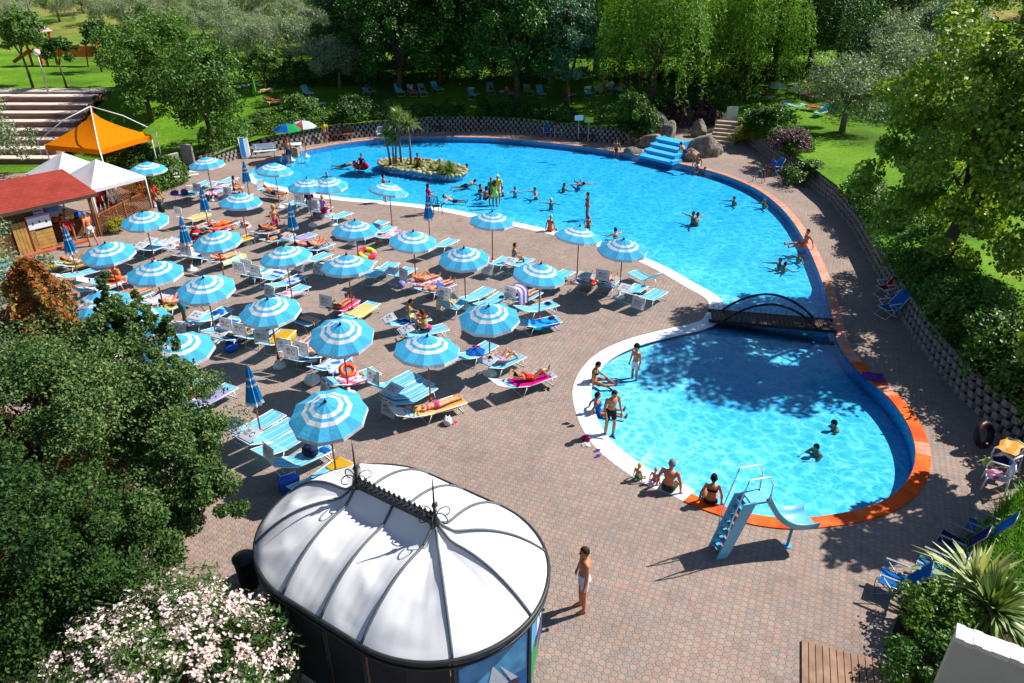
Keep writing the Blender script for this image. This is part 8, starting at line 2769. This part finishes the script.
lying('Q3', 'prone', 'man in teal shorts lying on the dark blue lounger', skin='fair', wear=[('shorts', 'teal'), HB], x=0)
lying('Q1', 'lie', 'sunbather in red under the steep grey sunshade', skin='tan', wear=[('onepiece', 'red'), HB], fem=True, x=-.12)
lying('R2', 'lie_knees', 'sunbather with an orange book under the small white sunshade', skin='mid', wear=[('onepiece', 'lilac'), HB], fem=True, detail=.014)
lying('R3', 'lie_arms', 'tanned woman in a red swimsuit on the magenta towel with an arm over her head', skin='tan', wear=[('onepiece', 'red'), HB], fem=True, detail=.012)
lying('B3', 'prone', 'woman in a pink bikini lying face down on the orange towel', skin='fair', wear=[('bra', 'pink'), ('brief', 'pink'), LBL], fem=True, detail=.014, x=.0)
lying('B6', 'lie', 'dark haired sunbather behind a raised sunshade', skin='fair', wear=[('shorts', 'navy'), HB], x=0)
lying('C1', 'lie', 'sunbather with brown hair behind the first grey sunshade', skin='fair', wear=[('onepiece', 'yellow'), ('longhair', 'auburn')], fem=True, x=.1)
p = on('C2', .2, 0); P(p, LG['C2'].rotation_euler.z, 'recline', 'dark haired person in navy sitting behind the second grey sunshade', 'fair', [('shirt', 'navy'), ('shorts', 'navy'), HB], sink=p.z + .12)
lying('C4', 'lie', 'sunbather on the purple striped towel, only the legs in view', skin='fair', wear=[('brief', 'navy'), ('bra', 'navy'), HB], fem=True)
lying('U1', 'lie_knee', 'dark haired woman with one knee bent on the pale yellow towel', skin='red', wear=[('bra', 'white'), ('brief', 'white'), HB], fem=True, detail=.016)
lying('S1', 'lie', 'dark haired sunbather on the red towel by the pool', skin='mid', wear=[('onepiece', 'maroon'), HB], fem=True, x=0)
lying('S2', 'lie', 'sunbather behind the big grey sunshade', skin='red', wear=[('shorts', 'navy'), BR], x=0)
lying('K8', 'lie_knee', 'sunbather on the gaily covered lounger', skin='red', wear=[('bra', 'orange'), ('brief', 'orange'), BL], fem=True)
lying('V2', 'lie', 'sunbather half hidden by the near tree', skin='red', wear=[('shorts', 'red'), HB])
lying('E5', 'lie', 'sunbather beside the big pastel towel', skin='fair', wear=[('onepiece', 'red'), BR], fem=True, x=-.1)
lying('X4', 'lie', 'sunbather beside the one with raised knees', skin='red', wear=[('shorts', 'purple'), HB])
lying('X10', 'prone', 'tanned sunbather face down on the salmon towel', skin='tan', wear=[('shorts', 'red'), BR], x=0)
lying('X11', 'lie', 'sunbather in white on the blue and white striped towel', skin='mid', wear=[('onepiece', 'white'), LBR], fem=True)
lying('X18', 'lie_knee', 'sunbather in orange on the orange patterned towel', skin='tan', wear=[('bra', 'orange'), ('brief', 'orange'), HB], fem=True)
lying('E3', 'lie', 'sunbather in pink beside the patterned white towel', skin='fair', wear=[('onepiece', 'pink'), BL], fem=True)
lying('X14', 'lie_flat', 'sunbather lying flat on the lilac towel', skin='red', wear=[('shorts', 'blue'), HB])
# lawns
for (k_, pose, lab, sk, wr, fm) in [('W1', 'lie', 'sunbather in red on the left lawn', 'red', [('onepiece', 'red'), HB], True), ('W4', 'lie', 'sunbather under the trees on the left', 'tan', [('shorts', 'navy'), HB], False), ('W5', 'recline', 'person in a purple top sitting under the trees', 'tan', [('shirt', 'purple'), ('shorts', 'navy'), HB], False),
                                    ('W7', 'lie', 'sunbather in the shaded lawn row', 'red', [('onepiece', 'white'), BR], True), ('W8', 'lie', 'tanned sunbather at the third shaded lounger', 'red', [('shorts', 'navy'), BR], False), ('W11', 'lie_knees', 'sunbather under the forked tree', 'red', [('shorts', 'navy'), HB], False),
                                    ('W12', 'recline', 'person in pink by the forked tree trunk', 'red', [('onepiece', 'pink'), HB], True), ('W17', 'recline', 'sunburnt person left in the lawn party', 'red', [('shorts', 'white'), HB], False), ('W18', 'recline', 'person in a pale top in the lawn party', 'tan', [('shirt', 'white'), ('shorts', 'navy'), HB], False),
                                    ('W19', 'recline', 'person at the right of the lawn party', 'red', [('shorts', 'blue'), BR], False), ('W21', 'lie', 'person by the small lawn parasol', 'tan', [('shorts', 'navy'), HB], False)]:
    p = on(k_, .0, 0); P(p, LG[k_].rotation_euler.z, pose, lab, sk, wr, fem=fm, sink=p.z + .12, group='sunbathers on the lawns', detail=.03)
for (px, py, lab, sk, wr) in [(604, 90, 'sunburnt man standing in the lawn party', 'red', [('shorts', 'navy'), HB]), (641, 88, 'person in red standing at the right of the lawn party', 'red', [('shirt', 'red'), ('shorts', 'navy'), HB])]:
    p = onto(px, py); P(p, R(-90), 'stand', lab, sk, wr, group='sunbathers on the lawns', detail=.03)
